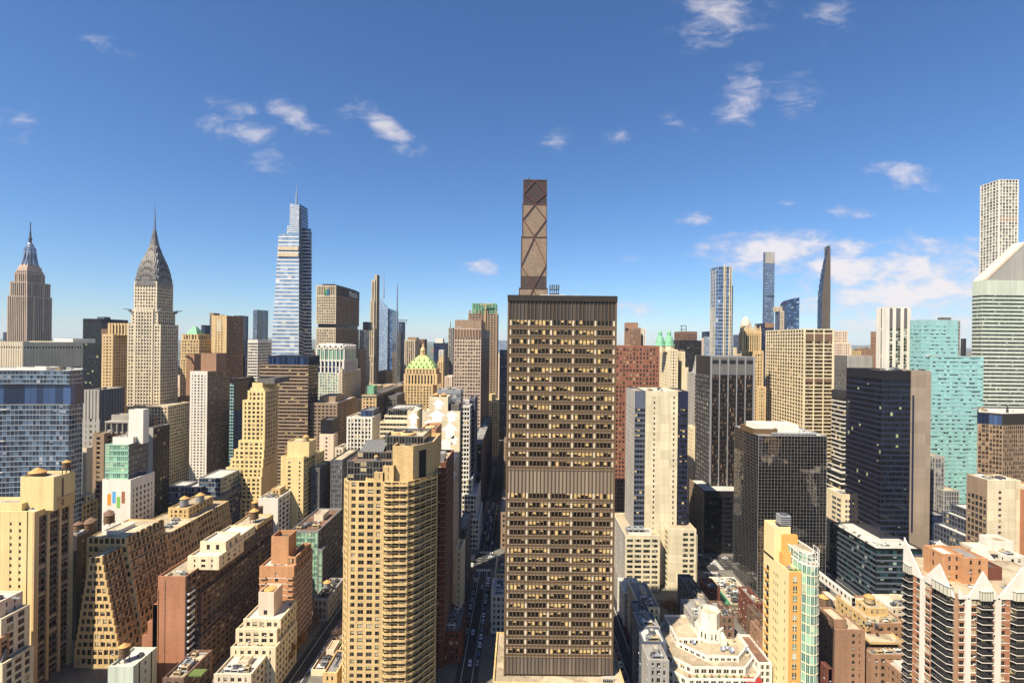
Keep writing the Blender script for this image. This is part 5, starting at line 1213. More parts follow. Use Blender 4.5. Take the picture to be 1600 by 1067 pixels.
# tapered crystalline skyscraper
Yv = 760
b = Bld('skyscraper', 'tapered pale glass skyscraper with stepped crystalline top and a needle spire', 'tower', (wx(450, Yv, 500), Yv + 25, .15))
def vslab(xl0, xr0, xl1, xr1, y0, y1, Ya, dep0, dep1, ys1=None, part='wall', nf=30, glass=('pale', 'blue'), zb=None, band=.26):
    za = wz((xl0 + xr0) / 2, y0, Ya) if zb is None else zb; zt = wz((xl1 + xr1) / 2, y1, Ya); zr = wz(xr1, ys1, Ya) if ys1 else zt
    A = [(wx(xl0, Ya, y0), Ya), (wx(xr0, Ya, y0), Ya), (wx(xr0, Ya, y0), Ya + dep0), (wx(xl0, Ya, y0), Ya + dep0)]
    B = [(wx(xl1, Ya, y1), Ya + 1.5), (wx(xr1, Ya, y1), Ya + 1.5), (wx(xr1, Ya, y1), Ya + 1.5 + dep1), (wx(xl1, Ya, y1), Ya + 1.5 + dep1)]
    A[2] = (A[1][0] * (Ya + dep0) / Ya - .4, A[2][1]); B[2] = (B[1][0] * (Ya + dep1) / Ya - .4, B[2][1])
    q = b.p('glazing'); tops = [zt, zr, zr, zt]
    # the glass, storey by storey and bay by bay
    def L(P, Q, f): return (P[0] + (Q[0] - P[0]) * f, P[1] + (Q[1] - P[1]) * f)
    for e in range(4):
        n = (e + 1) % 4
        for k in range(nf):
            f0, f1 = k / nf, (k + 1) / nf
            nb = 6 if e == 0 else 5
            a0, a1, c0, c1 = L(A[e], B[e], f0), L(A[n], B[n], f0), L(A[e], B[e], f1), L(A[n], B[n], f1)
            for j in range(nb):
                g0, g1 = j / nb, (j + 1) / nb
                zz0 = [za + (tops[e] - za) * f0, za + (tops[n] - za) * f0]; zz1 = [za + (tops[e] - za) * f1, za + (tops[n] - za) * f1]
                def mk(p, r, zz, gg): s = L(p, r, gg); return (s[0], s[1], zz[0] + (zz[1] - zz[0]) * gg)
                q.face([mk(a0, a1, zz0, g0), mk(a0, a1, zz0, g1), mk(c0, c1, zz1, g1), mk(c0, c1, zz1, g0)], G[glass[0]] if e == 0 else G[glass[1]], [(0, 0), (1, 0), (1, 1), (0, 1)])
            if e < 4 and k:
                w = b.p('floor_band'); nn = ((a1[1] - a0[1]), -(a1[0] - a0[0])); ll = hypot(*nn); nn = (nn[0] / ll * .35, nn[1] / ll * .35)
                h = (zt - za) / nf * band
                w.hexa([(a0[0] + nn[0], a0[1] + nn[1], zz0[0] if False else za + (tops[e] - za) * f0), (a1[0] + nn[0], a1[1] + nn[1], za + (tops[n] - za) * f0), (a1[0], a1[1], za + (tops[n] - za) * f0), (a0[0], a0[1], za + (tops[e] - za) * f0),
                        (a0[0] + nn[0], a0[1] + nn[1], za + (tops[e] - za) * f0 + h), (a1[0] + nn[0], a1[1] + nn[1], za + (tops[n] - za) * f0 + h), (a1[0], a1[1], za + (tops[n] - za) * f0 + h), (a0[0], a0[1], za + (tops[e] - za) * f0 + h)], PL['white'] if e == 0 else M['silver'])
    b.p('roof').face([(B[k][0], B[k][1], tops[k]) for k in range(4)], ROOF['grey'])
    return B, zt
vslab(418, 466.5, 434.8, 466.5, 640, 365, Yv, 60, 44, nf=46)
vslab(452, 466.8, 452.5, 467, 366, 317, Yv + 8, 26, 22, ys1=320, nf=16, band=.3)
vslab(467, 476, 467, 470, 640, 318, Yv + 12, 56, 30, ys1=325, nf=60, glass=('blue', 'blued'), band=.2)
vslab(470, 487.5, 470, 484.8, 640, 357, Yv + 22, 40, 40, nf=52, glass=('blue', 'blue'), band=.25)
vslab(448, 452, 448, 452, 366, 352, Yv + 20, 10, 10, nf=4)
q = MB(); xs_ = wx(463.5, Yv + 20, 300); q.lathe(xs_, Yv + 20, [(2.2, wz(463, 322, Yv)), (1.6, wz(463, 305, Yv)), (.25, wz(463, 284, Yv))], 8, M['silver']); q.build('spire', b.root, b.loc)
for yy in (391, 401): b.box('terrace_floor', wx(434, Yv, yy), wx(466, Yv, yy), Yv - .4, Yv + 1, wz(450, yy, Yv), wz(450, yy, Yv) + 5.5, M['lime'])
b.done()

# wide octagonal tower
Ym = 720
b = Bld('skyscraper', 'wide lozenge shaped concrete office tower with a dark open band and lettering at its top', 'tower', (wx(527, Ym, 500), Ym + 20, .15))
xl, xc = wx(495, Ym, 450), wx(525, Ym, 450); Y2 = yback(525, 556, Ym, 450); xr = xc + 6
poly = [(xl, Ym), (xc, Ym), (wx(545, Ym + 45, 450), Ym + 45), (wx(561, Ym + 95, 455), Ym + 95), (wx(561, Ym + 125, 455) - .5, Ym + 125), (xl, Ym + 125)]
zt = wz(512, 446, Ym); zb1 = wz(512, 506, Ym); zb2 = wz(512, 512, Ym)
sm = S('lime', 'plain', 2.6, 3.9, 1.0, 1.5, top=3, pd=.5, glass=G['plain']); smd = S('taupe', 'plain', 2.6, 3.9, .9, 1.5, top=3, pd=.5, glass=G['plain'])  # lit front, and a taupe copy painting shade on the right faces
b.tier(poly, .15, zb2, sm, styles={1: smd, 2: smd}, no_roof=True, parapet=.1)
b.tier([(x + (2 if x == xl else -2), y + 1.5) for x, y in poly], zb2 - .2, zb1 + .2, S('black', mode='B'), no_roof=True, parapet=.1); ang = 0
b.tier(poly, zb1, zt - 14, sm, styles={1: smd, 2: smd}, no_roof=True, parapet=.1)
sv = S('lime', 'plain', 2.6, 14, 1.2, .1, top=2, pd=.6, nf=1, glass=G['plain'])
b.tier(poly, zt - 14.2, zt, sv, styles={1: S('dgrey', 'plain', 2.6, 14, 1.2, .1, top=2, pd=.6, nf=1), 2: S('dgrey', 'plain', 2.6, 14, 1.2, .1, top=2, pd=.6, nf=1)}, roof=ROOF['dark'], parapet=1)  # dark grey right faces continue the painted shade
b.tier([(x + (6 if x == xl else -5), y + 5) for x, y in poly], zt - 1, zt + 2.5, S('black', mode='B'), part='penthouse', roof=ROOF['dark']); b.mast(wx(522, Ym + 20, 440), Ym + 20, zt + 1, zt + 6)
def lettering(txt, size, loc, rot, mat, parent, off, name='lettering'):
    cu = bpy.data.curves.new(name, 'FONT'); cu.body = txt; cu.size = size; cu.extrude = .12; cu.align_x = 'CENTER'; cu.align_y = 'CENTER'; cu.materials.append(mat)
    t = bpy.data.objects.new(name, cu); COL.objects.link(t); dg = bpy.context.evaluated_depsgraph_get()
    me = bpy.data.meshes.new_from_object(t.evaluated_get(dg)); bpy.data.objects.remove(t)
    o = bpy.data.objects.new(name, me); COL.objects.link(o); o.parent = parent; o.location = (loc[0] - off[0], loc[1] - off[1], loc[2] - off[2]); o.rotation_euler = rot; return o
d_, n_, L_ = edge(poly[2], poly[3]); pm = ((poly[2][0] * .6 + poly[3][0] * .4) + n_[0] * .9, (poly[2][1] * .6 + poly[3][1] * .4) + n_[1] * .9)
lettering('MetLife', 13, (pm[0], pm[1], zt - 8), (pi / 2, 0, atan2(d_[1], d_[0])), PL['white'], b.root, b.loc)
q = MB(); ex = wx(511, Ym, 457); ez = wz(511, 457, Ym)
for k, c in enumerate(((70, 130, 90), (60, 110, 150), (90, 150, 80), (50, 100, 140))):
    sx, sz = (-1, 1)[k % 2], (-1, 1)[k // 2]; m_ = plain_mat('emblem_%d' % k, c, .5)
    q.face([(ex, Ym - .8, ez), (ex + sx * 3.4, Ym - .8, ez), (ex + sx * 3.4, Ym - .8, ez + sz * 4.4), (ex, Ym - .8, ez + sz * 4.4)], m_)
q.build('emblem', b.root, b.loc); b.done()

# slim stepped stone tower, the faceted glass pair, masts
Yq = 1000
b = Bld('office_tower', 'slim stepped brown stone tower between the wide concrete tower and the faceted glass tower', 'building', (wx(582, Yq, 500), Yq + 15, .15))
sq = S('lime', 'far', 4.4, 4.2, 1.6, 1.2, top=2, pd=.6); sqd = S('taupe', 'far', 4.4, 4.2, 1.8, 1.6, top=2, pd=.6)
for (a, c, xs_, yt, dy) in ((573, 590, 595, 600, -4), (576, 591, 594, 556, -2), (577.5, 592, 594, 510, 0), (579, 592, 594, 470, 1), (581, 592.4, 594, 437, 2), (586, 592.6, 594, 429, 4)): T(b, a, c, yt, Yq + dy, ('d', 34), .15, sq, styles={1: sqd}, roof=ROOF['tan'])
b.done()
Yb = 1250
b = Bld('skyscraper', 'faceted pale glass skyscraper with slanted roof planes and a tall white mast', 'tower', (wx(605, Yb, 500), Yb + 20, .15))
def fac(P, zs, m, nf):
    q = b.p('glazing')
    for e in range(len(P)):
        n = (e + 1) % len(P)
        for k in range(nf):
            f0, f1 = k / nf, (k + 1) / nf; 
            for j in range(5):
                g0, g1 = j / 5, (j + 1) / 5
                X = lambda g: (P[e][0] + (P[n][0] - P[e][0]) * g, P[e][1] + (P[n][1] - P[e][1]) * g); Zt = lambda g: zs[e] + (zs[n] - zs[e]) * g
                a, c = X(g0), X(g1)
                q.face([(a[0], a[1], Zt(g0) * f0), (c[0], c[1], Zt(g1) * f0), (c[0], c[1], Zt(g1) * f1), (a[0], a[1], Zt(g0) * f1)], m[e % len(m)], [(0, 0), (1, 0), (1, 1), (0, 1)])
    q.face([(p[0], p[1], z) for p, z in zip(P, zs)], m[-1])
def fx(px, Y, py): return wx(px, Y, py)
fac([(fx(592, Yb, 500), Yb), (fx(606, Yb, 500), Yb), (fx(606, Yb, 500), Yb + 40), (fx(592, Yb, 500), Yb + 40)], [wz(598, 464, Yb), wz(606, 482, Yb), wz(606, 486, Yb), wz(598, 470, Yb)], [G['pale'], G['blue']], 50)
fac([(fx(603, Yb + 5, 500), Yb + 5), (fx(613, Yb + 5, 500), Yb + 5), (fx(622.5, Yb + 60, 500), Yb + 60), (fx(603, Yb + 60, 500), Yb + 60)], [wz(606, 480, Yb), wz(612, 484, Yb), wz(622, 487, Yb + 60), wz(606, 484, Yb)], [G['blue'], G['blue'], G['blued']], 46)
q = MB(); q.lathe(fx(597.3, Yb, 440), Yb + 14, [(2.4, wz(597, 466, Yb)), (1.4, wz(597, 440, Yb)), (.3, wz(597, 419, Yb))], 6, M['silver']); q.build('mast', b.root, b.loc)
for k in range(40):
    z = wz(598, 480 + k * 4.2, Yb); b.box('floor_band', fx(592, Yb, 500), fx(606, Yb, 500), Yb - .3, Yb, z, z + 1.8, M['silver'])
b.done()
b = NB('office_tower', 'dark tower with a skeletal roof frame and a tall banded antenna', 'building', 623, 633, 503, 1150, ('d', 30), S('slate', 'blued', 3, 4, .4, 1.2, top=2), roof=ROOF['grey'])
T(b, 622, 629, 519, 1140, ('d', 20), .15, S('dgrey', 'far', 3, 4, .4, 1.6, top=2)); 
q = MB(); xx = wx(620.8, 1160, 470); q.lathe(xx, 1160, [(2, .5), (1.9, wz(620, 486, 1160)), (1.2, wz(620, 450, 1160)), (.3, wz(620, 443, 1160))], 6, PL['steel']); q.build('antenna', b.root, b.loc)
q = MB(); z = b.z
for k in range(5): q.bar((wx(623 + k * 3, 1155, 500), 1155, z - 2), (wx(623 + k * 3, 1155, 500), 1155, z + 5), 1.0, PL['iron'])
q.bar((wx(622, 1155, 500), 1155, z + 5), (wx(637, 1155, 500), 1155, z + 4), 1.2, PL['iron']); q.build('roof_frame', b.root, b.loc); b.done()
b = NB('office_tower', 'pale office tower with horizontal lines peeping out left of the slim stone tower', 'building', 562, 577, 515, 880, ('d', 30), S('white', 'far', 3, 4, .3, 1.8, top=4), roof=ROOF['grey']); T(b, 567, 576, 503, 890, ('d', 20), b.z - 1, S('dgrey', mode='B'), part='penthouse'); b.done()
b = NB('office_tower', 'brown ribbed office tower right of the faceted glass tower', 'building', 633, 655, 531, 900, ('d', 40), S('lime', 'far', 3.4, 4, 1.5, .6, top=3, pd=.8), roof=ROOF['brown']); T(b, 637, 651, 527, 910, ('d', 20), b.z - 1, S('taupe', mode='B'), part='penthouse'); b.done()
b = NB('office_tower', 'navy slab tower behind the gilded lantern', 'building', 678, 700, 536, 1000, ('d', 40), S('navy', 'blued', 4, 4, 1, 1.6, top=3), roof=ROOF['dark']); T(b, 680, 692, 529, 1020, ('d', 20), b.z - 1, S('white', mode='B'), part='penthouse'); b.done()
b = NB('apartment_tower', 'cream apartment slab in front of the navy slab tower', 'building', 686, 695, 547, 880, ('d', 20), S('white', 'far', 3, 3.4, 1.4, 1.6, top=2), roof=ROOF['white']); b.done()
b = NB('office_tower', 'slim grey lattice tower with a thin needle, left of the brown aluminium tower', 'building', 701, 710, 512, 900, ('d', 24), S('grey', 'far', 3, 4, 1, 1.2, top=2), roof=ROOF['grey']); b.mast(wx(703, 905, 510), 912, b.z - 1, b.z + 14, .7); b.done()
b = NB('office_tower', 'dark brown tower on the horizon between the ribbed tower and the lantern', 'building', 655, 667, 530, 1100, ('d', 30), S('umber', 'far', 4, 4, 1.6, 1.8, top=3), roof=ROOF['dark']); b.done()
b = NB('office_block', 'buff old office block stepping up left of the navy slab', 'building', 684, 695, 565, 830, ('d', 20), S('gold', 'far', 3.6, 3.8, 1.8, 1.8, top=2), roof=ROOF['tan']); T(b, 686, 693, 557, 834, ('d', 12), b.z - 1, S('gold', mode='B')); b.done()
b = NB('office_block', 'shaded brown office block at the foot of the slim stone tower', 'building', 590, 613, 580, 860, ('d', 40), S('taupe', 'far', 4, 4, 2, 2, top=3), roof=ROOF['brown']); b.done()
b = NB('office_block', 'sunlit buff block with arched roofline left of the dark mansard block', 'building', 596, 622, 601, 760, ('d', 40), S('gold', 'far', 4, 4, 2, 2, top=3), roof=ROOF['tan']); b.done()
b = NB('office_block', 'grey stone block standing left of the ornate palace tower', 'building', 622, 634, 598, 740, ('d', 30), S('grey', 'far', 4, 4, 2, 2, top=3), roof=ROOF['grey']); b.done()
b = NB('office_block', 'brown stone office tower half hidden behind the octagon crowned tower', 'building', 555, 572, 546, 760, ('d', 30), S('taupe', 'far', 4, 4, 1.8, 1.6, top=3), roof=ROOF['grey']); b.done()
b = NB('office_block', 'small salmon block with pale neighbours at the foot of the navy slab tower', 'building', 695, 710, 588, 800, ('d', 30), S('pinkish', 'far', 4, 4, 2, 2, top=3), roof=ROOF['white']); b.done()

# ================================================================== CENTRE: the bronze tower
Y = 203
b = Bld('office_tower', 'tall bronze office tower in the centre with cream blinds and blank louvred bands', 'building', (wx(878, Y, 760), Y + 20, .15))
x0, x1 = wx(795, Y, 470), wx(962.5, Y, 470); y1 = Y + 17
zs = [wz(878, v, Y) for v in (1053, 1027, 771, 735, 501, 471, 462)]
sd_ = S('bronze', 'dag', 5.8 * Y / F, 14.35 * Y / F, .42, 1.75, top=0, mode='R', hd=.22, pd=.62, span=M['bronze_d'], wall=M['bronze'], nb=29)
nfu, nfl_ = 16, 18
mb = b.p('wall'); mb.prism([(x0, Y), (x1, Y), (x1, y1), (x0, y1)], .15, zs[6] - 1.2, M['bronze_d'], top=False)
b.p('roof').face([(x0, Y, zs[6] - 1.2), (x1, Y, zs[6] - 1.2), (x1, y1, zs[6] - 1.2), (x0, y1, zs[6] - 1.2)], ROOF['dark'])
mb.box(x0, x1, Y, Y + .5, zs[6] - 1.21, zs[6] - .02, M['bronze_d']); mb.box(x0, x0 + .5, Y + .5, y1, zs[6] - 1.21, zs[6] - .02, M['bronze_d']); mb.box(x1 - .5, x1, Y + .5, y1, zs[6] - 1.21, zs[6] - .02, M['bronze_d']); mb.box(x0 + .5, x1 - .5, y1 - .5, y1, zs[6] - 1.21, zs[6] - .02, M['bronze_d'])
mb.box(x0 - .5, x1 + .5, Y - .75, Y, zs[5], zs[6], M['bronze_d'])
bw = (x1 - x0) / 29
for k in range(30):
    xx = x0 + bw * k; w = .15 if 0 < k < 29 else .35
    mb.box(xx - w, xx + w, Y - .42, Y, zs[0], zs[5] - .02, M['bronze'])
for za, zb_, nf in ((zs[3], zs[4], 16), (zs[1], zs[2], 18)):
    fh = (zb_ - za) / nf
    for i in range(nf):
        z = za + i * fh
        mb.box(x0, x1, Y - .2, Y, z, z + fh * .46, M['bronze'])
        for q_ in (.04, .38): mb.box(x0, x1, Y - .34, Y - .2, z + fh * q_, z + fh * (q_ + .08), M['panel'])
        b.panes.append(('window_band', ((x0 + x1) / 2, Y - .02), z + fh * .73, 0.0, x1 - x0 - .1, fh * .54, 29, G['dag'], 0))
        for k in (0.5, 5.5, 11.5, 17.5, 23.5, 28.5): mb.box(x0 + bw * k - .38, x0 + bw * k + .38, Y - .16, Y, z + fh * .46, z + fh, M['buff'])
lv = GM('louvre_panels', dark=(96, 88, 80), lite=(122, 112, 100), pb=0, rough=.5, spec=.3); lvd = GM('dark_louvre_panels', dark=(58, 56, 54), lite=(82, 78, 74), pb=0, rough=.5, spec=.3); lvm = GM('panel_stone', dark=(128, 114, 98), lite=(146, 132, 114), pb=0, rough=.7, spec=.3)
for za, zb_, m_ in ((zs[0], zs[1], lv), (zs[2], zs[3], lvm), (zs[4], zs[5], lvd)):
    q = b.new('louvre')
    for k in range(29):
        q.face([(x0 + bw * k, Y - .06, za), (x0 + bw * (k + 1), Y - .06, za), (x0 + bw * (k + 1), Y - .06, zb_), (x0 + bw * k, Y - .06, zb_)], m_, [(0, 0), (1, 0), (1, 1), (0, 1)])
for sx in (0, 1):      # the two flanks
    p, q_ = ((x1, Y), (x1, y1)) if sx else ((x0, y1), (x0, Y))
    b.facade(p, q_, .15, zs[5], dict(sd_, mode='P', nb=None, top=1, pd=.4))
pod = wz(870, 1053, Y)
b.rect(wx(771, 198, 1060), wx(976, 198, 1060), 198, 232, .15, pod, S('tan', 'shop', 4, 4.4, 1.2, 1.5), part='podium', roof=ROOF['tan'], parapet=.8)
q = MB(); ax, ay = wx(950, 200, 1055), 200.2
q.box(ax - 2, ax + 2, ay - .8, ay + .8, pod - .9, pod - .4, PL['iron'])
for k in range(6): q.bar((ax - 2.2 + k * .8, ay, pod - .5), (ax - 1.6 + k * .8, ay, pod + 1.2), .16, PL['unit_white'])
q.bar((ax - 2.6, ay, pod + 1.1), (ax + 2.8, ay, pod + 1.3), .2, PL['unit_white']); q.build('window_washing_rig', b.root, b.loc)
b.rect(x0 + 13, x0 + 24, Y + 3, Y + 12, zs[6] - 1.3, zs[6] + .6, S('white', mode='B'), part='penthouse', roof=ROOF['white']); b.rect(x0 + 26, x0 + 30, Y + 3, Y + 9, zs[6] - 1.3, zs[6] + .5, S('white', mode='B'), part='penthouse', roof=ROOF['white'])
q = MB(); ax = wx(866, Y + 6, 455); 
for k in range(5):
    for j in range(2): q.box(ax - 1.8 + k * .9 - .08, ax - 1.8 + k * .9 + .08, Y + 5 + j * 2.4, Y + 5.16 + j * 2.4, zs[6] - 1.3, zs[6] + 5.2, PL['iron'])
    q.box(ax - 1.8 + k * .9 - .3, ax - 1.8 + k * .9 + .3, Y + 4.8, Y + 5.0, zs[6] + 3 + .4 * (k % 3), zs[6] + 4.6 + .5 * (k % 2), PL['unit_dark'])
for z_ in (1.2, 3.0): q.box(ax - 2.1, ax + 2.1, Y + 4.9, Y + 7.7, zs[6] + z_, zs[6] + z_ + .15, PL['iron'])
q.build('antenna_frame', b.root, b.loc); b.done()

# braced tower behind
Y = 690
b = Bld('skyscraper', 'slim tapering bronze skyscraper with diamond bracing rising behind the central bronze tower', 'tower', (wx(835, Y, 400), Y + 20, .15))
def zj(zy): return wz(835, 260 + zy / 3.555, Y)
def xj(zx, zy): return wx(770 + zx / 3.555, Y, 260 + zy / 3.555)
secs = [(1300, 148, 308, 675, 157, 302), (675, 157, 302, 390, 162, 300), (390, 162, 300, 205, 165, 299), (205, 166, 299, 70, 166, 299)]
for si, (ya, xa, xb_, yb_, xc, xd) in enumerate(secs):
    yo = si * 1.2; za, zb_ = (.15 if si == 0 else zj(ya)), zj(yb_)
    A = [(xj(xa, 400), Y + yo), (xj(xb_, 400), Y + yo), (xj(xb_, 400), Y + 34), (xj(xa, 400), Y + 34)]
    b.p('wall').prism(A, za, zb_, M['brown2'])
    nb, nf = 14, 26 if si else 60
    gm = GM('bronze_fins', dark=(158, 136, 110), lite=(176, 154, 126), pb=0, rough=.3, spec=.5) if si < 3 else GM('dark_fins', dark=(62, 52, 52), lite=(78, 68, 68), pb=0, rough=.4)
    gm2 = GM('dark_fin_band', dark=(74, 66, 58), lite=(90, 80, 70), pb=0, rough=.4)
    q = b.p('glazing'); w = A[1][0] - A[0][0]
    for k in range(nb):
        for i in range(nf):
            z0_, z1_ = za + (zb_ - za) * i / nf, za + (zb_ - za) * (i + 1) / nf; a, c = A[0][0] + .9 + (w - 1.8) * k / nb, A[0][0] + .9 + (w - 1.8) * (k + 1) / nb
            g_ = gm2 if si == 1 and i < 6 else gm
            q.face([(a, Y + yo - .1, z0_), (c, Y + yo - .1, z0_), (c, Y + yo - .1, z1_), (a, Y + yo - .1, z1_)], g_, [(0, 0), (1, 0), (1, 1), (0, 1)])
    for k in range(29): b.p('mullion').box(A[0][0] + .9 + (w - 1.8) * k / 28 - .12, A[0][0] + .9 + (w - 1.8) * k / 28 + .12, Y + yo - .45, Y + yo - .1, max(za, 30), zb_ - .3, M['brown2'])
    b.p('mullion').box(A[0][0], A[1][0], Y + yo - .8, Y + yo, zb_ - 1.4, zb_ - .05, M['brown2'])
    for xx in (A[0][0], A[1][0] - 1.1): b.p('mullion').box(xx, xx + 1.1, Y + yo - .7, Y + yo - .1, za, zb_ - 1.5, M['brown2'])
    f = lambda X, Z, yy=Y + yo - .7: (xj(X, 400), yy, zj(Z))
    mid = (xa + xb_) / 2
    if si == 0: segs = [((mid - 0, 680), (150, 850)), ((mid, 680), (306, 850))]
    else:
        ym = {1: 548, 2: 294, 3: 147}[si]
        segs = [((mid, yb_ + 6), (xa + 4, ym)), ((mid, yb_ + 6), (xb_ - 4, ym)), ((xa + 4, ym), (mid, ya - 4)), ((xb_ - 4, ym), (mid, ya - 4))]
    for p, q_ in segs:
        c = MB(); c.bar(f(*p), f(*q_), 1.7, M['maroon'], .9); c.build('brace', b.root, b.loc)
zt = zj(70); q = MB(); q.bar((xj(200, 60), Y + 8, zt), (xj(200, 60), Y + 8, zt + 4), 1.6, PL['iron']); q.build('roof_mast', b.root, b.loc); b.done()

# ================================================================== RIGHT: towers
sr = S('granite', 'plain', 2.62, 3.3, 1.3, 1.5, top=2.2, drop=.16, hd=.3, pd=.32)
b = NB('office_tower', 'red granite tower with scattered small square windows, right of the central bronze tower', 'building', 925, 1030, 540, 385, ('d', 40), sr, roof=ROOF['tan']); roofing(b, 4)
e = T(b, 935, 1032, 748, 383.6, ('d', 42), .15, S('black', 'black', 2.62, 3.3, 1.3, 1.5, top=1), roof=ROOF['dark']); b.done()

Y = 330
sg_ = S('slate', 'greyg', 2.0, 3.5, .25, 1.5, top=12, mode='R', wall=M['slate'], hd=.2, pd=.12, glass=G['office'])
b = Bld('office_tower', 'cream slab office tower with grey glass edges and two low cream wings', 'building', (wx(1030, 330, 800), 335, .15))
x0, x1, xm0, xm1 = wx(992, Y, 612), wx(1075, Y, 612), wx(1009, Y, 612), wx(1058.5, Y, 612); Y2 = yback(992, 979, Y, 612); zt = wz(1034, 611, Y)
b.rect(x0, xm0 - .02, Y, Y2, .15, zt, sg_, styles={3: S('grey', 'greyg', 2.0, 3.5, .5, 1.4, top=12)}, roof=ROOF['tan'])
b.rect(xm1 + .02, x1, Y, Y2, .15, zt, S('navy', 'office', 2.0, 3.5, .25, 1.5, top=12, mode='R', hd=.2, pd=.12), roof=ROOF['tan'])
b.rect(xm0, xm1, Y - .8, Y2 - 1, .15, zt + .2, S('blank', 'plain', 1.55, 3.5, .75, 2.0, top=3.6, hd=.1, pd=.12, mask=[0, 0, 0, 1, 0, 0, 0, 0, 0, 0, 0, 1, 0], nb=13), roof=ROOF['white'])
b.clutter(xm0, xm1, Y + 2, Y2 - 2, zt - 1, 5)
wing = S('blank', 'office', 5.2, 3.55, 1.4, 1.7, top=2.6, hd=.3, pd=.32, glass=GM('wing_window', dark=(24, 30, 28), lite=(96, 100, 88), blind=(190, 184, 150), pb=.2, frame=(40, 40, 36), fw=.03, sash='v'), nu=3)
xw0, xw1 = wx(977, 320, 838), wx(1030.6, 320, 838); zl = wz(1004, 836, 320)
b.rect(xw0, xw1, 320, 362, .15, zl, wing, styles={3: S('grey', 'greyg', 3, 3.55, .5, 1.5, top=2)}, roof=ROOF['tan'], part='wing')
for k in range(3): b.unit(wx(985 + k * 9, 325), 326, zl - 1, 3.6, 6, 3.6, 0)
b.rect(wx(982, 322, 850), wx(1018, 322, 850), 321.5, 329, zl - 1, zl + 1.2, S('white', 'plain', 4, 3, 1, .6, mode='B'), part='penthouse', roof=ROOF['grey'])
xv0, xv1 = wx(1044.5, 321, 830), wx(1087, 321, 830)
b.rect(xv0, xv1, 321, 350, .15, wz(1066, 826, 321), S('blank', 'office', 4.9, 3.55, 1.3, 1.7, top=2.6, hd=.3, pd=.32, glass=_mats['wing_window'], nu=3, nb=4, mask=[0, 0, 1, 1]), roof=ROOF['tan'], part='wing')
b.rect(xv1 - 4, wx(1090, 321, 836), 321.4, 346, .15, wz(1075, 835, 321), S('blank', mode='B'), roof=ROOF['tan'], part='wing')
b.done()

# palace hotel with twin copper caps
b = NB('palace_tower', 'cream hotel tower with twin pale copper caps behind the red granite tower', 'building', 1031, 1059, 546, 580, ('d', 40), S('cream', 'plain', 3.2, 3.6, 1.9, 1.7, top=2, glass=G['plain']), roof=ROOF['tan'])
T(b, 1059, 1075, 574, 584, ('d', 40), .15, S('cream', 'plain', 3.2, 3.6, 1.9, 1.7, top=2, glass=G['plain']), roof=ROOF['tan']); T(b, 1058, 1070, 549, 588, ('d', 30), .15, S('cream', 'plain', 3.2, 3.6, 1.9, 2, top=3), roof=ROOF['tan'])
for px_, sc in ((1030, 6.0), (1044, 6.4)):
    cx, cy = wx(px_ + 2, 590, 537), 592; zb_ = b.z - 3 if px_ > 1035 else b.z - 3
    b.p('penthouse').lathe(cx, cy, [(sc * 1.05, zb_), (sc * 1.05, wz(1045, 540, 590))], 8, M['cream'])
    q = MB(); za = wz(1045, 540, 590); zt = wz(1045, 516, 590); h = zt - za
    q.lathe(cx, cy, [(sc * 1.1, za - .3), (sc, za + .05 * h), (sc * .86, za + .3 * h), (sc * .62, za + .55 * h), (sc * .42, za + .62 * h), (sc * .38, za + .85 * h), (sc * .12, zt)], 12, M['copper2']); q.build('copper_cap', b.root, b.loc)
b.done()
b = NB('office_block', 'brown tower with an arched penthouse on the skyline right of the central bronze tower', 'building', 976, 1001, 512, 900, ('d', 40), S('brown', 'far', 3.4, 3.8, 1.2, 1.8, top=3), roof=ROOF['tan']); T(b, 980, 997, 504, 905, ('d', 24), b.z - 1, S('brown', mode='B'), part='penthouse'); T(b, 1001, 1009, 513, 905, ('d', 30), .15, S('white', 'far', 3, 3.6, 1.2, 1.6, top=2)); b.done()
b = NB('office_tower', 'dark stepped office tower with a bluish plant frame on its roof', 'building', 1054, 1089, 518, 800, ('d', 40), S('umber', 'far', 4, 4, 1.8, 2, top=5), roof=ROOF['dark'])
T(b, 1053, 1096, 532, 790, ('d', 30), .15, S('black', 'far', 4, 4, 1.4, 1.6, top=3), roof=ROOF['dark'])
q = MB(); 
for xx in (1065, 1072):
    for yy in (805, 815): q.bar((wx(xx, yy, 515), yy, b.z - 1), (wx(xx, yy, 515), yy, b.z + 10), 1.0, M['slate'])
for z_ in (3, 9): q.box(wx(1065, 805, 515), wx(1072, 805, 515), 804.5, 815.5, b.z + z_, b.z + z_ + .8, M['slate'])
q.build('plant_frame', b.root, b.loc); b.done()
b = NB('office_tower', 'slim grey stone tower with a gothic pinnacled top beside the twin capped hotel', 'building', 1075, 1091, 583, 500, ('d', 24), S('grey', 'plain', 2.2, 3.7, .9, 1.2, top=2, glass=G['plain'], pd=.5), roof=ROOF['grey'])
x0, x1, y0, y1 = b.r
for k, hh in enumerate((3, 7, 12, 18, 10)):
    q = MB(); xx = x0 + (x1 - x0) * (k + .5) / 5; q.loft([(xx - 1.1, y0), (xx + 1.1, y0), (xx + 1.1, y0 + 8), (xx - 1.1, y0 + 8)], b.z - 1, [(xx - .2, y0 + 3), (xx + .2, y0 + 3), (xx + .2, y0 + 5), (xx - .2, y0 + 5)], b.z + hh, M['grey']); q.build('pinnacle', b.root, b.loc)
b.done()
b = NB('office_block', 'slender cream setback block between the cream slab tower and the black gridded tower', 'building', 1075, 1090, 668, 455, ('d', 30), S('cream', 'plain', 3, 3.6, 1.6, 1.7, top=3), roof=ROOF['tan']); b.done()

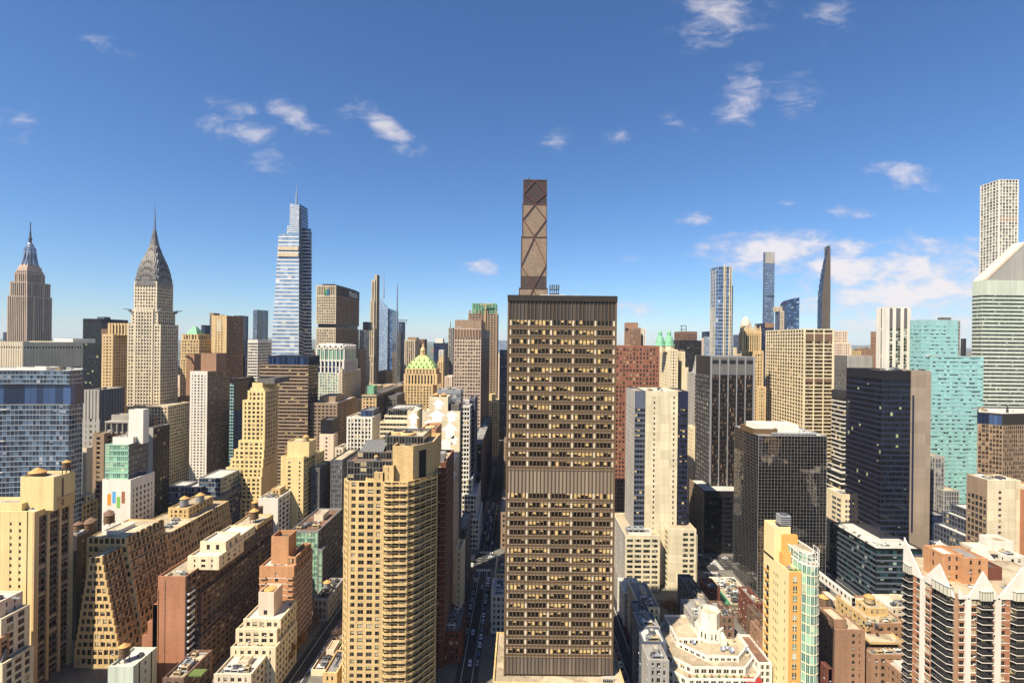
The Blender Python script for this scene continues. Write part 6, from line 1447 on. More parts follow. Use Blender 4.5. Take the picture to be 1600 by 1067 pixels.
# black gridded tower
sk = S('alu', 'black', 8.2, 3.75, .9, .9, top=15, mode='P', span='bronze_d', hd=.18, pd=.55, nu=5, nb=5, glass=GM('black_grid_glass', dark=(12, 11, 12), lite=(44, 40, 36), blind=(140, 110, 84), pb=.26, frame=(26, 24, 24), fw=.08, sash=''), mull=5, mullw=.25, mullp=.3, mullm='char')
b = NB('office_tower', 'black office tower with pale vertical piers over a low dark podium', 'building', 1111, 1178, 557, 395, 1088.6, sk, styles={3: S('bronze_d', 'greyg', 4.2, 3.75, .6, 1.0, top=15, pd=.4)}, roof=ROOF['dark'])
x0, x1, y0, y1 = b.r
b.box('wall', x0, x1, y0 - .5, y0 - .15, b.z - 14.6, b.z - .6, M['dgrey'])
for k in range(5): b.box('wall', x0 + (x1 - x0) * (k + .15) / 5, x0 + (x1 - x0) * (k + .85) / 5, y0 - .56, y0 - .5, b.z - 6, b.z - 3, PL['dark'])
e = T(b, 1101, 1160, 767, 379, 1078, .15, S('black', 'black', 8.2, 3.75, .9, 1.2, top=5, nu=5), styles={3: S('taupe', 'plain', 3.6, 3.75, 1.4, 1.6, top=2)}, roof=ROOF['white'], part='podium'); b.clutter(x0, x1, 398, 415, b.z - 1, 7, .7); b.done()  # front's shade and lit flank put into black and taupe walls

# mirror block
sm_ = dict(wall=M['alu'], glass=G['mirror'], bay=2.05, fl=2.1, pw=.13, sh=.12, top=.6, pd=.10, hd=.07, jit=.006)
b = NB('mirror_block', 'dark mirrored glass office block gridded with fine pale lines, reflecting its neighbours', 'building', 1185.5, 1292, 680, 312, 1148, sm_, core=M['char'], roof=ROOF['white'], parapet=.8)
x0, x1, y0, y1 = b.r
T(b, 1178, 1215, 670, 318, ('d', 20), b.z - 1, dict(wall=M['bronze'], glass=None, mode='B'), part='penthouse', roof=ROOF['white'])
e = T(b, 1183, 1248, 664, 322, ('d', 16), b.z - 1, dict(wall=M['white'], glass=None, mode='B'), part='penthouse', roof=ROOF['white'])
q = MB(); zz = b.z - .9
for k in range(5):
    yy = 315.5 + k * .7
    q.bar((wx(1205, yy), yy, zz + 1.2), (wx(1275, yy), yy, zz + 1.2), .55, PL['unit_grey'])
for k in range(9): q.box(wx(1206 + k * 8.4, 316), wx(1207 + k * 8.4, 316), 315, 319, zz, zz + 1.0, PL['iron'])
q.build('roof_pipes', b.root, b.loc); b.clutter(x0 + 30, x1 - 1, 314, 338, b.z - 1, 5); b.done()

# blue fin tower
Y = 520
b = Bld('glass_tower', 'blue glass residential tower with cream vertical fins, standing above the black office tower', 'building', (wx(1126, Y, 500), Y + 18, .15))
f8 = lambda x: 1060 + x / 5.333
xa, xb_, xc, xd = (wx(f8(v), Y, 460) for v in (318, 332, 380, 443)); Y2 = yback(f8(318), f8(266), Y, 460)
za, zb_ = wz(1126, 360 + 300 / 5.333, Y), wz(1122, 360 + 335 / 5.333, Y)
bl = S('silver', 'blue', 1.9, 3.9, .14, .55, top=.5, pd=.15, hd=.1, mode='P')
b.tier([(xa, Y + 1.2), (xb_, Y), (xd, Y), (xd, Y + 26), (wx(f8(266), Y2, 460), Y2)], .15, za, bl, roof=ROOF['grey'], parapet=.4)
b.rect(xd, wx(f8(460), Y, 460), Y + 2, Y + 20, .15, wz(1145, 360 + 458 / 5.333, Y), bl, roof=ROOF['grey'])
finm = M['cream']
for v, t, top in ((378, .32, 292), (392, .12, 305), (424, .32, 308), (440, .12, 308)):
    q = MB(); xx = wx(f8(v), Y, 460); q.box(xx - t, xx + t, Y - 1.3, Y, .2, wz(1126, 360 + top / 5.333, Y) + .5, finm); q.build('fin', b.root, b.loc)
p, q_ = (wx(f8(266), Y2, 460), Y2), (xa, Y + 1.2); d_, n_, L_ = edge(p, q_)
for k in range(7):
    q = MB(); q.strip(p, d_, n_, L_ * (k + .2) / 7, L_ * (k + .36) / 7, 0, .3, .2, za - 3 - k % 2 * 40, finm); q.build('fin', b.root, b.loc)
for k in range(0, 50): 
    z = 12 + k * 3.9 + .3
    if z < za - 22: b.box('floor_band', xb_ + .1, xd - .1, Y - .5, Y - .12, z, z + .7, M['silver'])
b.done()

# super-slim towers
b = NB('skyscraper', 'very tall slim pale blue glass skyscraper on the right of the skyline', 'tower', 1195.5, 1210.5, 394, 1300, 1193, S('silver', 'pale', 2.6, 4.2, .3, .8, top=1, pd=.3, hd=.15, glass=G['blue']), styles={3: S('slate', 'blue', 2.6, 4.2, .3, .8)}, roof=ROOF['grey'])
x0, x1, y0, y1 = b.r; z = b.z
b.box('wall', x0 + .4, x1 - .4, y0 - .6, y0 - .33, z - 30, z - 1, M['grey']); b.box('wall', x0 + 6, x1, y0 - .5, y0 - .33, wz(1200, 464, 1300), wz(1200, 462, 1300), PL['dark']); b.done()
b = NB('office_tower', 'cream and blue stepped masonry tower between the two right hand glass skyscrapers', 'building', 1219, 1225, 486, 1200, 1211.5, S('lime', 'far', 4, 4, 1.6, 1.8, top=3), styles={3: S('slate', 'blued', 3, 4, .6, 1.4, top=3)}, roof=ROOF['grey']); T(b, 1215, 1222, 479, 1206, ('d', 20), b.z - 1, S('lime', 'far', 3, 4, 1.5, 1.5, top=2)); b.done()
Y = 1220
b = Bld('glass_tower', 'dark blue patterned glass tower with a curved sloping top', 'building', (wx(1238, Y, 500), Y + 15, .15))
X = lambda v: wx(1060 + v / 5.333, Y, 480); Z = lambda v: wz(1240, 360 + v / 5.333, Y)
prof = [(897, 620), (905, 600), (918, 587), (938, 578), (960, 572), (985, 565), (1003, 560)]
q = b.p('glazing'); r_ = random.Random(5)
for k in range(len(prof)):
    (v0, t0) = prof[k]; (v1, t1) = prof[k + 1] if k + 1 < len(prof) else (1008, 560)
    for i in range(60):
        z0_, z1_ = Z(t0) * i / 60, Z(t0) * (i + 1) / 60; z2_, z3_ = Z(t1) * i / 60, Z(t1) * (i + 1) / 60
        q.face([(X(v0), Y, z0_), (X(v1), Y, z2_), (X(v1), Y, z3_), (X(v0), Y, z1_)], G['blued'] if r_.random() < .55 or (k == 3) else G['blue'], [(0, 0), (1, 0), (1, 1), (0, 1)])
P = [(X(v), Z(t)) for v, t in prof] + [(X(1008), Z(560))]
for k in range(len(P) - 1): b.p('roof').face([(P[k][0], Y, P[k][1]), (P[k + 1][0], Y, P[k + 1][1]), (P[k + 1][0], Y + 28, P[k + 1][1]), (P[k][0], Y + 28, P[k][1])], M['navy'])
b.p('wall').face([(X(897), Y, 0), (X(897), Y, Z(620)), (X(897), Y + 28, Z(620)), (X(897), Y + 28, 0)], G['blued'], [(0, 0), (1, 0), (1, 1), (0, 1)]); b.p('wall').face([(P[-1][0], Y + 28, 0), (P[-1][0], Y + 28, P[-1][1]), (P[-1][0], Y, P[-1][1]), (P[-1][0], Y, 0)], M['navy'])
b.p('wall').face([(X(897), Y + 28, 0)] + [(x, Y + 28, z) for x, z in P] + [(P[-1][0], Y + 28, 0)], M['navy']); b.done()
Y = 1250
b = Bld('skyscraper', 'razor thin stone skyscraper tapering in steps to a point, far right of the skyline', 'tower', (wx(1288, Y, 500), Y + 10, .15))
lv = [(1163, 1197, 575), (1166, 1199, 500), (1172, 1205, 445), (1178, 1210, 400), (1185, 1214, 350), (1192, 1219, 318), (1199, 1222, 282), (1204, 1226, 258), (1209, 1231, 232), (1216, 1236, 206), (1222, 1241, 182), (1228, 1246, 150), (1238, 1252, 127)]
for i, (s0, f0, t) in enumerate(lv):
    v = lambda x: wx(1060 + x / 5.333, Y, 450); zt = wz(1290, 360 + t / 5.333, Y); zb_ = .15 if i == 0 else wz(1290, 360 + lv[i - 1][2] / 5.333, Y) - .5
    yb_ = Y * (1060 + f0 / 5.333 - PX0) / (1060 + s0 / 5.333 - PX0)
    xf, xr = v(f0), v(1267) 
    b.tier([(xf, Y + .2 * i), (xr, Y + .2 * i), (xr, Y + 26), (xf, max(yb_, Y + 6))], zb_, zt, S('terracotta', 'far', 1.8, 60, .9, .1, top=.3, pd=.25, nf=1, glass=GM('terracotta_gap', dark=(84, 76, 68), lite=(104, 94, 84), pb=0, rough=.5)), styles={3: S('navy', 'blued', 6, 4.4, .3, .5, top=.4)}, roof=M['umber'], parapet=.3)
b.done()

# gothic tower and neighbours
b = NB('office_tower', 'golden gothic stone tower with a lacy crown right of the black gridded tower', 'building', 1160, 1192, 548, 560, ('d', 30), S('gold', 'plain', 2.9, 3.7, 1.5, 1.6, top=4, pd=.6, glass=G['plain']), roof=ROOF['tan'])
T(b, 1168, 1196, 604, 556, ('d', 36), .15, S('gold', 'plain', 2.9, 3.7, 1.5, 1.6, top=2, pd=.5), roof=ROOF['tan'])
cx, cy = wx(1173, 575, 530), 575
e = T(b, 1161, 1188, 520, 562, ('d', 8), b.z - 1, S('gold', 'plain', 2.6, 18, 1.3, 1, top=3, pd=.9, nf=1), roof=ROOF['tan'])
r_ = random.Random(3)
for k in range(9):
    q = MB(); xx = e[0] + (e[1] - e[0]) * k / 8; hh = 4 + 6.5 * (1 - abs(k - 4) / 4) * .4 + (4 if k % 2 == 0 else 1); 
    q.loft([(xx - .9, 561), (xx + .9, 561), (xx + .9, 564), (xx - .9, 564)], e[4] - 1, [(xx - .15, 562), (xx + .15, 562), (xx + .15, 563), (xx - .15, 563)], e[4] + hh, M['gold']); q.build('pinnacle', b.root, b.loc)
for k in range(5):
    q = MB(); yy = 563 + 6 * k / 4; q.loft([(e[0] - .5, yy - .9), (e[0] + 1.2, yy - .9), (e[0] + 1.2, yy + .9), (e[0] - .5, yy + .9)], e[4] - 1, [(e[0], yy - .1), (e[0] + .3, yy - .1), (e[0] + .3, yy + .1), (e[0], yy + .1)], e[4] + 8, M['gold']); q.build('pinnacle', b.root, b.loc)
b.done()
b = NB('office_tower', 'buff masonry tower with a pale domed top peeping above the gothic tower', 'building', 1158, 1172, 508, 900, ('d', 20), S('lime', 'far', 3.4, 4, 1.6, 1.8, top=2), roof=ROOF['tan'])
q = MB(); q.lathe((b.r[0] + b.r[1]) / 2, 910, [(8.4, b.z - 1.2), (8, b.z + 4), (6, b.z + 10), (3.4, b.z + 14), (1.6, b.z + 15.6)], 14, M['buff']); q.build('dome', b.root, b.loc); b.done()
b = NB('office_tower', 'dark navy tower with a brown crown behind the gothic tower', 'building', 1180, 1209, 505, 700, ('d', 30), S('navy', 'blued', 3, 4, .8, 1.6, top=7), roof=ROOF['brown']); b.box('cornice', b.r[0] - .4, b.r[1] + .4, 699.3, 699.7, b.z - 6.5, b.z, M['brown']); b.done()
b = NB('office_block', 'dark block with a pale neighbour left of the blue finned tower', 'building', 1097, 1109, 518, 900, ('d', 30), S('navy', 'blued', 3, 4, .5, 1.4, top=3)); T(b, 1096, 1104, 528, 880, ('d', 14), .15, S('pinkish', 'far', 3, 4, 1.5, 2, top=3)); T(b, 1100, 1109, 526, 870, ('d', 10), .15, S('alu', 'pale', 3, 4, .5, 1, top=2)); b.done()
b = NB('office_block', 'dark slab with a cream stepped neighbour right of the blue finned tower', 'building', 1146, 1158, 523, 760, ('d', 30), S('slate', 'blued', 3, 4, .5, 1.4, top=3)); T(b, 1146, 1151, 543, 740, ('d', 14), .15, S('cream', 'far', 3, 3.6, 1.5, 2, top=2)); T(b, 1152, 1160, 553, 730, ('d', 14), .15, S('gold', 'far', 3, 3.6, 1.5, 2, top=2)); b.done()

# white gridded slab
s45 = S('cream', 'office', 14.5, 3.95, 1.3, 1.25, top=1.2, hd=.5, pd=.55, nb=3, nu=7, mech=[(-3, -1), (-14, -13)], louvre=M['umber'], glass=GM('grid_window', dark=(48, 36, 28), lite=(104, 84, 62), blind=(206, 170, 118), pb=.12, frame=(70, 56, 44), fw=.05, sash=''))
s45s = S('cream', 'office', 5.1, 3.95, 1.3, 1.25, top=1.2, hd=.5, pd=.55, nb=15, mech=[], glass=_mats['grid_window'])
b = NB('office_tower', 'broad cream gridded office slab with a row of tall dark openings along its top', 'building', 1257, 1302, 514, 520, 1197.5, s45, styles={3: s45s}, roof=ROOF['white'], core=M['umber'])
b.done()
b = NB('office_tower', 'tan masonry tower just right of the cream gridded slab', 'building', 1303, 1324, 517, 700, ('d', 30), S('pinkish', 'far', 3.6, 3.8, 1.8, 1.8, top=2), roof=ROOF['tan']); T(b, 1303, 1328, 536, 690, ('d', 20), .15, S('pinkish', 'far', 3.6, 3.8, 1.8, 1.8, top=2)); b.done()
b = NB('office_tower', 'grey fluted stone office tower behind the black corner tower', 'building', 1324, 1362, 556, 452, 1305, S('grey', 'plain', 2.6, 3.8, 1.2, 1.8, top=14, pd=.5), styles={3: S('dgrey', 'plain', 2.6, 3.8, 1.2, 1.8, top=14, pd=.5)}, roof=ROOF['tan'])
for k in range(22): b.box('wall', b.r[0] + (b.r[1] - b.r[0]) * k / 22 + .1, b.r[0] + (b.r[1] - b.r[0]) * k / 22 + .6, 451.2, 451.7, b.z - 13, b.z - .6, M['grey'])
b.done()
b = NB('office_tower', 'salmon stone tower edge left of the white striped tower', 'building', 1361, 1373, 518, 640, ('d', 30), S('brown', 'far', 3, 3.8, 1.4, 1.8, top=8), roof=ROOF['white']); b.done()
for i_, (xl_, xr_, yt_, Y_, lab) in enumerate(((1300, 1345, 548, 900, 'distant tan block low behind the grey fluted tower'), (1335, 1375, 545, 1000, 'distant brown block with roof huts left of the salmon tower'), (1310, 1330, 541, 820, 'small pale block at the foot of the tan masonry tower'))):
    b = NB('office_block', lab, 'building', xl_, xr_, yt_, Y_, ('d', 30), S(('tan', 'brown', 'buff')[i_], 'far', 4, 3.8, 2, 1.9, top=2), roof=ROOF['tan']); b.clutter(b.r[0], b.r[1], b.r[2], b.r[3], b.z - 1, 5, 2.0); b.done()
# white striped tower
b = NB('office_tower', 'white tower with black vertical window stripes', 'building', 1385, 1422, 480, 500, 1371, S('white', 'plain', 8.2, 3.4, 3.6, .35, top=1, span='palegreen', pd=.6, hd=.1, nb=3, nu=2, glass=GM('stripe_window', dark=(20, 22, 22), lite=(90, 94, 90), blind=(214, 214, 194), pb=.42, frame=(190, 190, 170), fw=.05, sash='')), styles={3: S('white', 'plain', 5.5, 3.4, 2.6, .35, top=1, span='palegreen', pd=.6, hd=.1, nb=3, glass=None or G['plain'])}, roof=ROOF['white'])
for k in range(3): b.box('wall', b.r[0] + (b.r[1] - b.r[0]) * (k + .24) / 3, b.r[0] + (b.r[1] - b.r[0]) * (k + .76) / 3, b.r[2] - .3, b.r[2], b.z - 22, b.z - 1.2, M['dgrey'])
b.clutter(b.r[0], b.r[1], 503, 530, b.z - 1, 5, 1.5); b.done()
# teal pair
st_ = S('teal', 'tealg', 2.4, 3.55, .12, 1.15, top=1.0, pd=.1, hd=.06, jit=.002)
b = NB('glass_tower', 'pale teal glass office slab rising behind the lower teal slab', 'building', 1440, 1497, 500, 470, 1422, S('teal', 'tealg', 2.4, 3.55, .1, 2.3, top=6, pd=.1, hd=.16, mode='R'), roof=ROOF['grey'])
b.rect(b.r[1] + .1, b.r[1] + 3.4, 472, 492, .15, b.z - .5, S('grey', 'greyg', 2, 3.6, .3, 1, top=1)); b.rect(b.r[0] + 22, b.r[0] + 30, 472, 478, b.z - 1, b.z + 2.6, S('dgrey', mode='B'), part='penthouse'); b.done()
st_ = S('teal', 'tealg', 2.4, 3.55, .1, 2.1, top=1.0, pd=.1, hd=.16, mode='R')
b = NB('glass_tower', 'bright teal glass office slab in front of the pale teal one', 'building', 1453, 1536.5, 557, 420, 1422, st_, styles={3: st_}, roof=ROOF['grey']); b.clutter(b.r[0], b.r[1], 425, 440, b.z - 1, 4); b.done()
b = NB('office_block', 'dark block with a slanted roof at the horizon right of the teal slab', 'building', 1502, 1509, 529, 700, ('d', 30), S('char', 'far', 4, 4, 2, 2, top=3)); b.done()
b = NB('office_block', 'grey brown gridded annex standing against the teal slab', 'building', 1440, 1475, 713, 362, ('d', 20), S('grey', 'greyg', 1.9, 3.4, .4, .5, top=2, pd=.3), roof=ROOF['tan']); T(b, 1440, 1498, 766, 356, ('d', 26), .15, S('grey', 'greyg', 1.9, 3.4, .4, .6, top=1.2, pd=.3), roof=ROOF['tan']); T(b, 1440, 1480, 805, 350, ('d', 12), .15, S('navy', 'blued', 1.9, 3.4, .3, .6, top=1), roof=ROOF['grey']); b.done()

# gridded super-slim tower
b = NB('skyscraper', 'slender white concrete skyscraper with a square grid of open windows at the right edge', 'tower', 1561.5, 1590.5, 281, 790, 1533, S('white', 'far', 5.2, 5.2, 1.35, 1.35, top=1, hd=.8, pd=.82, nb=6, glass=GM('slim_window', dark=(48, 52, 46), lite=(168, 172, 150), blind=(200, 200, 176), pb=.25, rough=.15)), styles={3: S('white', 'far', 5.2, 5.2, 1.35, 1.35, top=1, hd=.8, pd=.82, nb=6, glass=_mats['slim_window'])}, roof=ROOF['grey'], core=M['dgrey'])
x0, x1, y0, y1 = b.r
for yy in (343, 411): 
    z = wz(1570, yy, 790); b.box('open_floor', x0 + .4, x1 - .4, y0 - .15, y0, z - 4.5, z + 4.5, M['brown'])
b.done()

# slanted top tower
Y = 490
b = Bld('skyscraper', 'white banded office tower with a steep slanted crown at the right edge', 'tower', (wx(1640, Y, 500), Y + 25, .15))
x0 = wx(1534, Y, 560); x1 = x0 + 47.5; zc = wz(1560, 438, Y); ybk = yback(1534, 1531.5, Y, 560)
sci = S('palegreen', 'office', 4, 3.9, .02, 2.0, top=15, mode='R', hd=.25, pd=.0, glass=GM('band_glass', dark=(30, 34, 34), lite=(76, 80, 80), blind=(190, 190, 180), pb=.1, frame=(120, 124, 120), fw=.06, sash=''), nu=24)
b.rect(x0, x1, Y, Y + 11, .15, zc, sci, parapet=.2, roof=ROOF['white'])
sl = (wz(1598, 387, Y) - wz(1545, 437, Y)) / (wx(1598, Y, 400) - wx(1545, Y, 437))
q = MB(); h = (x1 - x0 - 8) * sl
q.loft([(x0 + 1.5, Y), (x1, Y), (x1, Y + 11), (x0 + 1.5, Y + 11)], zc - .2, [(x0 + 1.5 + 40, Y), (x1, Y), (x1, Y + 11), (x0 + 1.5 + 40, Y + 11)], zc + 40 * sl, M['grey'])
q.build('slanted_roof', b.root, b.loc)
q = MB()
q.hexa([(x0 + .4, Y - .4, zc), (x0 + 3.6, Y - .4, zc), (x0 + 3.6, Y + 11, zc), (x0 + .4, Y + 11, zc), (x0 + 40.4, Y - .4, zc + 40 * sl), (x0 + 43.6, Y - .4, zc + 40 * sl), (x0 + 43.6, Y + 11, zc + 40 * sl), (x0 + 40.4, Y + 11, zc + 40 * sl)], M['pinkish']); q.build('roof_edge', b.root, b.loc); b.done()

# bent brown hotel
Y = 338
gh = GM('hotel_glass', dark=(30, 26, 24), lite=(84, 74, 62), blind=(170, 140, 106), pb=.36, frame=(96, 82, 68), fw=.06, sash='v')
b = Bld('hotel', 'brown bent hotel with tiny warm windows and a dark glazed top at the right edge', 'building', (wx(1580, Y, 700), Y + 14, .15))
xa, xb_, xc = wx(1528, Y + 6, 650), wx(1567, Y - 2, 650), wx(1700, Y + 10, 650)
poly = [(xa, Y + 6), ((xa + xb_) / 2 + .5, Y + 3.2), (xb_, Y - 2), (xc, Y + 12), (xc, Y + 36), (xa * (Y + 36) / (Y + 6) + .5, Y + 36)]
zt = wz(1560, 646, Y)
b.tier(poly, .15, zt - 8, S('taupe', 'plain', 1.8, 3.05, .4, .7, top=.3, glass=gh, pd=.25, hd=.15), no_roof=True, parapet=.1)
b.tier([(x, y + .3) for x, y in poly], zt - 8.1, zt, S('bronze_d', 'office', 2.4, 7.5, .3, .2, top=1, pd=.2, glass=G['blued']), roof=ROOF['white'], styles={2: S('slate', mode='B')}); b.mast(wx(1574, Y + 12, 640), Y + 12, zt - 1, zt + 4, .8); b.clutter(xb_, xc, Y + 14, Y + 32, zt - 1, 7); b.done()

# black corner tower with a concrete flank
Y = 322
sB_ = S('black', 'blackt', 1.9, 3.55, .16, 1.35, top=10, pd=.12, hd=.1, mode='P', span='navy')
b = NB('office_tower', 'black glass corner tower with a bare concrete flank, on a lower black podium', 'building', 1378, 1423, 579, Y, 1323, S('black', 'blackt', 1.9, 3.55, .16, 1.35, top=6, pd=.12, hd=.1, span='navy'), styles={3: S('black', 'black', 1.9, 3.55, .16, 1.35, top=6, pd=.12, hd=.1, span='navy')}, roof=ROOF['grey'])
x0, x1, y0, y1 = b.r
b.rect(x1 + .02, wx(1452.5, Y, 600), Y - 1.2, y1 - 4, .15, b.z, S('concrete', mode='B'), roof=ROOF['grey'], part='concrete_flank')
b.box('concrete_flank', x1 + .3, x1 + 1.6, Y - 1.26, Y - 1.2, 40, b.z - 16, M['navy'])
b.clutter(x0 + 2, x1, Y + 2, Y + 14, b.z - .6, 9, 1.1)
spd = S('black', 'shop', 2.5, 3.6, .22, 1.1, top=1.0, pd=.2, hd=.32, mode='R', span='slate', glass=GM('podium_glass', dark=(12, 20, 22), lite=(44, 78, 80), blind=(170, 186, 176), pb=.14, frame=(30, 32, 36), fw=.06, sash=''))
e = T(b, 1369, 1440, 857, 304, 1297, .15, spd, styles={3: spd}, roof=ROOF['white'], part='podium', parapet=.9); b.clutter(e[0] + 1, e[1], 306, 318, e[4] - 1, 12, .5)
b.clutter(e[0], e[0] + 8, 322, e[3] - 2, e[4] - 1, 9, .5); b.done()
# left of it
sw = S('white', 'office', 2.4, 3.6, .1, 1.0, top=6, mode='R', hd=.35, pd=.12, wall=M['char'], span='white', glass=G['office'])
b = NB('office_tower', 'dark office tower with thin white floor bands left of the black corner tower', 'building', 1300, 1330, 611, 405, ('d', 30), sw, roof=ROOF['tan'])
for k, (yt_, Y_, xl_) in enumerate(((722, 398, 1294), (740, 392, 1291), (757, 386, 1289))): T(b, xl_, 1330, yt_, Y_, ('d', 20), .15, dict(sw, top=1.2), roof=ROOF['white'])
b.done()
b = NB('office_block', 'small yellowish block with banded windows between the mirrored block and black corner tower', 'building', 1293, 1330, 772, 352, ('d', 20), S('cream', 'greyg', 5, 3.6, .4, 1.6, top=4, mask=[0, 1, 1], nb=3, nu=3), roof=ROOF['white']); roofing(b, 6); b.done()

# tan wall block and stepped grey offices
b = NB('office_block', 'big tan blank walled block with one column of small window slits', 'building', 1543, 1594, 750, 270, 1512, S('blank', 'plain', 4.4, 3.2, 3.2, 1.9, top=6, mask=[0, 1, 0, 0], nb=4), styles={3: S('taupe', 'shop', 2.4, 3.5, .5, 1.2, top=10, span='taupe')}, roof=ROOF['white'])
x0, x1, y0, y1 = b.r; b.rect(x1 + .05, x1 + 26, 268, 284, .15, wz(1596, 765, 268), S('brick', 'plain', 4, 3.2, 2.4, 1.6, top=2), part='brick_wing', roof=ROOF['tan'])
for k in range(8): b.box('wall', x0, x1, y0 - .36, y0, b.z - 14 - k * 6.4, b.z - 13.75 - k * 6.4, M['white'])
b.clutter(x0, x1, y0 + 1, y1 - 1, b.z - 1, 8); b.done()
b = Bld('office_block', 'stepped grey office block with pale terrace edges left of the tan wall block', 'building', (wx(1510, 292, 830), 300, .15))
sgo = S('slate', 'shop', 2.1, 3.4, .5, .9, top=.7, glass=G['shop'], pd=.25)
for k, (xc_, xb_, yt_, Y_) in enumerate(((1530, 1486, 803, 290), (1526, 1474, 819, 287), (1520, 1460, 843, 284), (1510, 1452, 872, 281))):
    T(b, xc_, 1560, yt_, Y_, xb_, .15, sgo, styles={3: sgo}, roof=ROOF['white'], parapet=.7)
b.done()
b = NB('apartment_house', 'small white rendered house with roof rooms and water tower behind the zigzag crowned tower', 'building', 1534, 1600, 868, 232, ('d', 22), S('white', 'apt', 3.4, 3.1, 1.9, 1.5, top=1.5), roof=ROOF['white'])
T(b, 1557, 1584, 846, 238, ('d', 9), b.z - 1, S('white', mode='B'), part='penthouse', roof=ROOF['tan']); T(b, 1530, 1556, 860, 236, ('d', 10), b.z - 1, S('buff', 'apt', 3, 3, 1.6, 1.4), part='penthouse', roof=ROOF['white']); roofing(b, 9); b.done()

# ================================================================== RIGHT: the near blocks
# slim yellow tower with a bowed glass front
Y = 206
b = Bld('apartment_tower', 'slim yellow rendered tower with an orange stripe and a bowed green glass front', 'building', (wx(1250, Y, 950), Y + 10, .15))
xl, xo, xg, xr = wx(1233, Y, 930), wx(1233.5, Y, 930), wx(1251, Y, 930), wx(1283, Y, 930); Y2 = yback(1233, 1192.5, Y, 930)
zt = wz(1240, 893, Y); zt2 = wz(1258, 880, Y)
b.tier([(xl, Y), (xg, Y), (xg, Y + 8), (xg, Y2), (xl, Y2)], .15, zt, S('plaster', mode='B'), styles={0: S('ochre', 'apt', 4.8, 4.05, 1.9, 1.3, top=2, nb=1, hd=.1, pd=.12, glass=GM('yellow_tower_window', dark=(40, 48, 44), lite=(110, 140, 124), blind=(210, 214, 190), pb=.3, frame=(236, 226, 190), fw=.06, sash='vs'))}, roof=ROOF['tan'])
for k in range(12):                                     # slits and small balconies of the flank
    z = zt - 7 - k * 4.05
    for yy in (Y + 3.2, Y + 9.0, Y + 10.4, Y + 12.2):
        q = MB(); q.box(xl - .06, xl, yy, yy + .32, z, z + 1.5, PL['dark']); q.build('window', b.root, b.loc)
    q = MB(); q.box(xl - 1.1, xl, Y2 - 5.4, Y2 - 2.6, z - .8, z - .6, M['ochre']); q.box(xl - 1.1, xl - 1.0, Y2 - 5.4, Y2 - 2.6, z - .6, z + .3, M['ochre']); q.box(xl - .07, xl, Y2 - 5, Y2 - 3, z - .5, z + 1.6, PL['dark']); q.build('balcony', b.root, b.loc)
# bowed glass
cx = (xg + xr) / 2; rx = (xr - xg) / 2; cy = Y + 6; ry = 8.4
bow = [(cx - rx * cos(pi * k / 10), cy - ry * sin(pi * k / 10) ** .8) for k in range(11)]
bp = bow + [(xr, Y2 - 2), (xg + .05, Y2 - 2)]
b.tier(bp, .15, zt2, dict(wall=PL['white'], glass=G['greeng'], bay=9, nb=1, fl=4.05, pw=.16, sh=.35, top=.4, pd=.1, hd=.22, span=M['cream'], ends=0.05), roof=ROOF['tan'], core=M['mint'], parapet=.4)
zc = wz(1262, 866, Y)
b.tier([(cx - rx * .9 * cos(pi * k / 10), cy + 2.5 - ry * .9 * sin(pi * k / 10) ** .8) for k in range(11)] + [(xr - 1.5, Y2 - 3), (xg + .5, Y2 - 3)], zt2 - .3, zc, dict(wall=PL['white'], glass=G['greeng'], bay=9, nb=1, fl=3.4, pw=.14, sh=.25, top=.4, pd=.1, hd=.2, ends=.05), part='crown', roofpart='roof', roof=ROOF['tan'], core=M['mint'], parapet=.3)
q = MB()
for k in range(11):
    x, y = bow[k]; q.bar((x, y - .3, zt2 - 1), (x, y - .3, zc + 1.8), .16, PL['white'])
    if k < 10:
        for zz in (zt2 + 1.6, zc - .4, zc + 1.7): q.bar((x, y - .3, zz), (bow[k + 1][0], bow[k + 1][1] - .3, zz), .16, PL['white'])
q.build('crown_frame', b.root, b.loc)
b.rect(xl, xl + 7.4, Y2 - 9, Y2 - .1, zt - 1, wz(1205, 812, Y2), S('plaster', mode='B'), part='penthouse', roof=ROOF['tan']); b.rect(xl + 3.2, xl + 9.5, Y2 - 11, Y2 - 9.1, zt - 1, wz(1222, 822, Y2), S('ochre', mode='B'), part='penthouse', roof=ROOF['tan'])
b.rect(xl + 1, xl + 5, Y + 7.4, Y + 10, zt - 1, zt + 4.5, S('ochre', mode='B'), part='penthouse', roof=ROOF['tan'])
q = MB(); zx = wz(1205, 812, Y2); q.box(xl + 3.6, xl + 8.4, Y2 - 8, Y2 - 3, zx - .3, zx + .4, PL['iron']); q.box(xl + 3.8, xl + 8.2, Y2 - 7.8, Y2 - 3.2, zx + .4, zx + 4.4, PL['unit_grey']); q.lathe(xl + 6, Y2 - 5.5, [(1.7, zx + 4.4), (1.6, zx + 5)], 14, PL['unit_dark'])
for k in range(4): q.box(xl + 3.74, xl + 8.26, Y2 - 7.86, Y2 - 7.8, zx + .9 + k * .9, zx + 1.2 + k * .9, PL['dark'])
q.build('cooling_tower', b.root, b.loc)
b.clutter(xl + .5, xg - .5, Y + .6, Y + 7, zt - 1, 6, .45)
q = MB(); gp = plain_mat('planting', (96, 112, 56), .9, var=.5, scale=2)
for k in range(5): q.lathe(xl + 1 + k * 1.0, Y + 1.2 + (k % 2), [(.5, zt - 1), (.7, zt - .2), (.3, zt + .4)], 7, gp)
q.build('planter', b.root, b.loc); b.done()

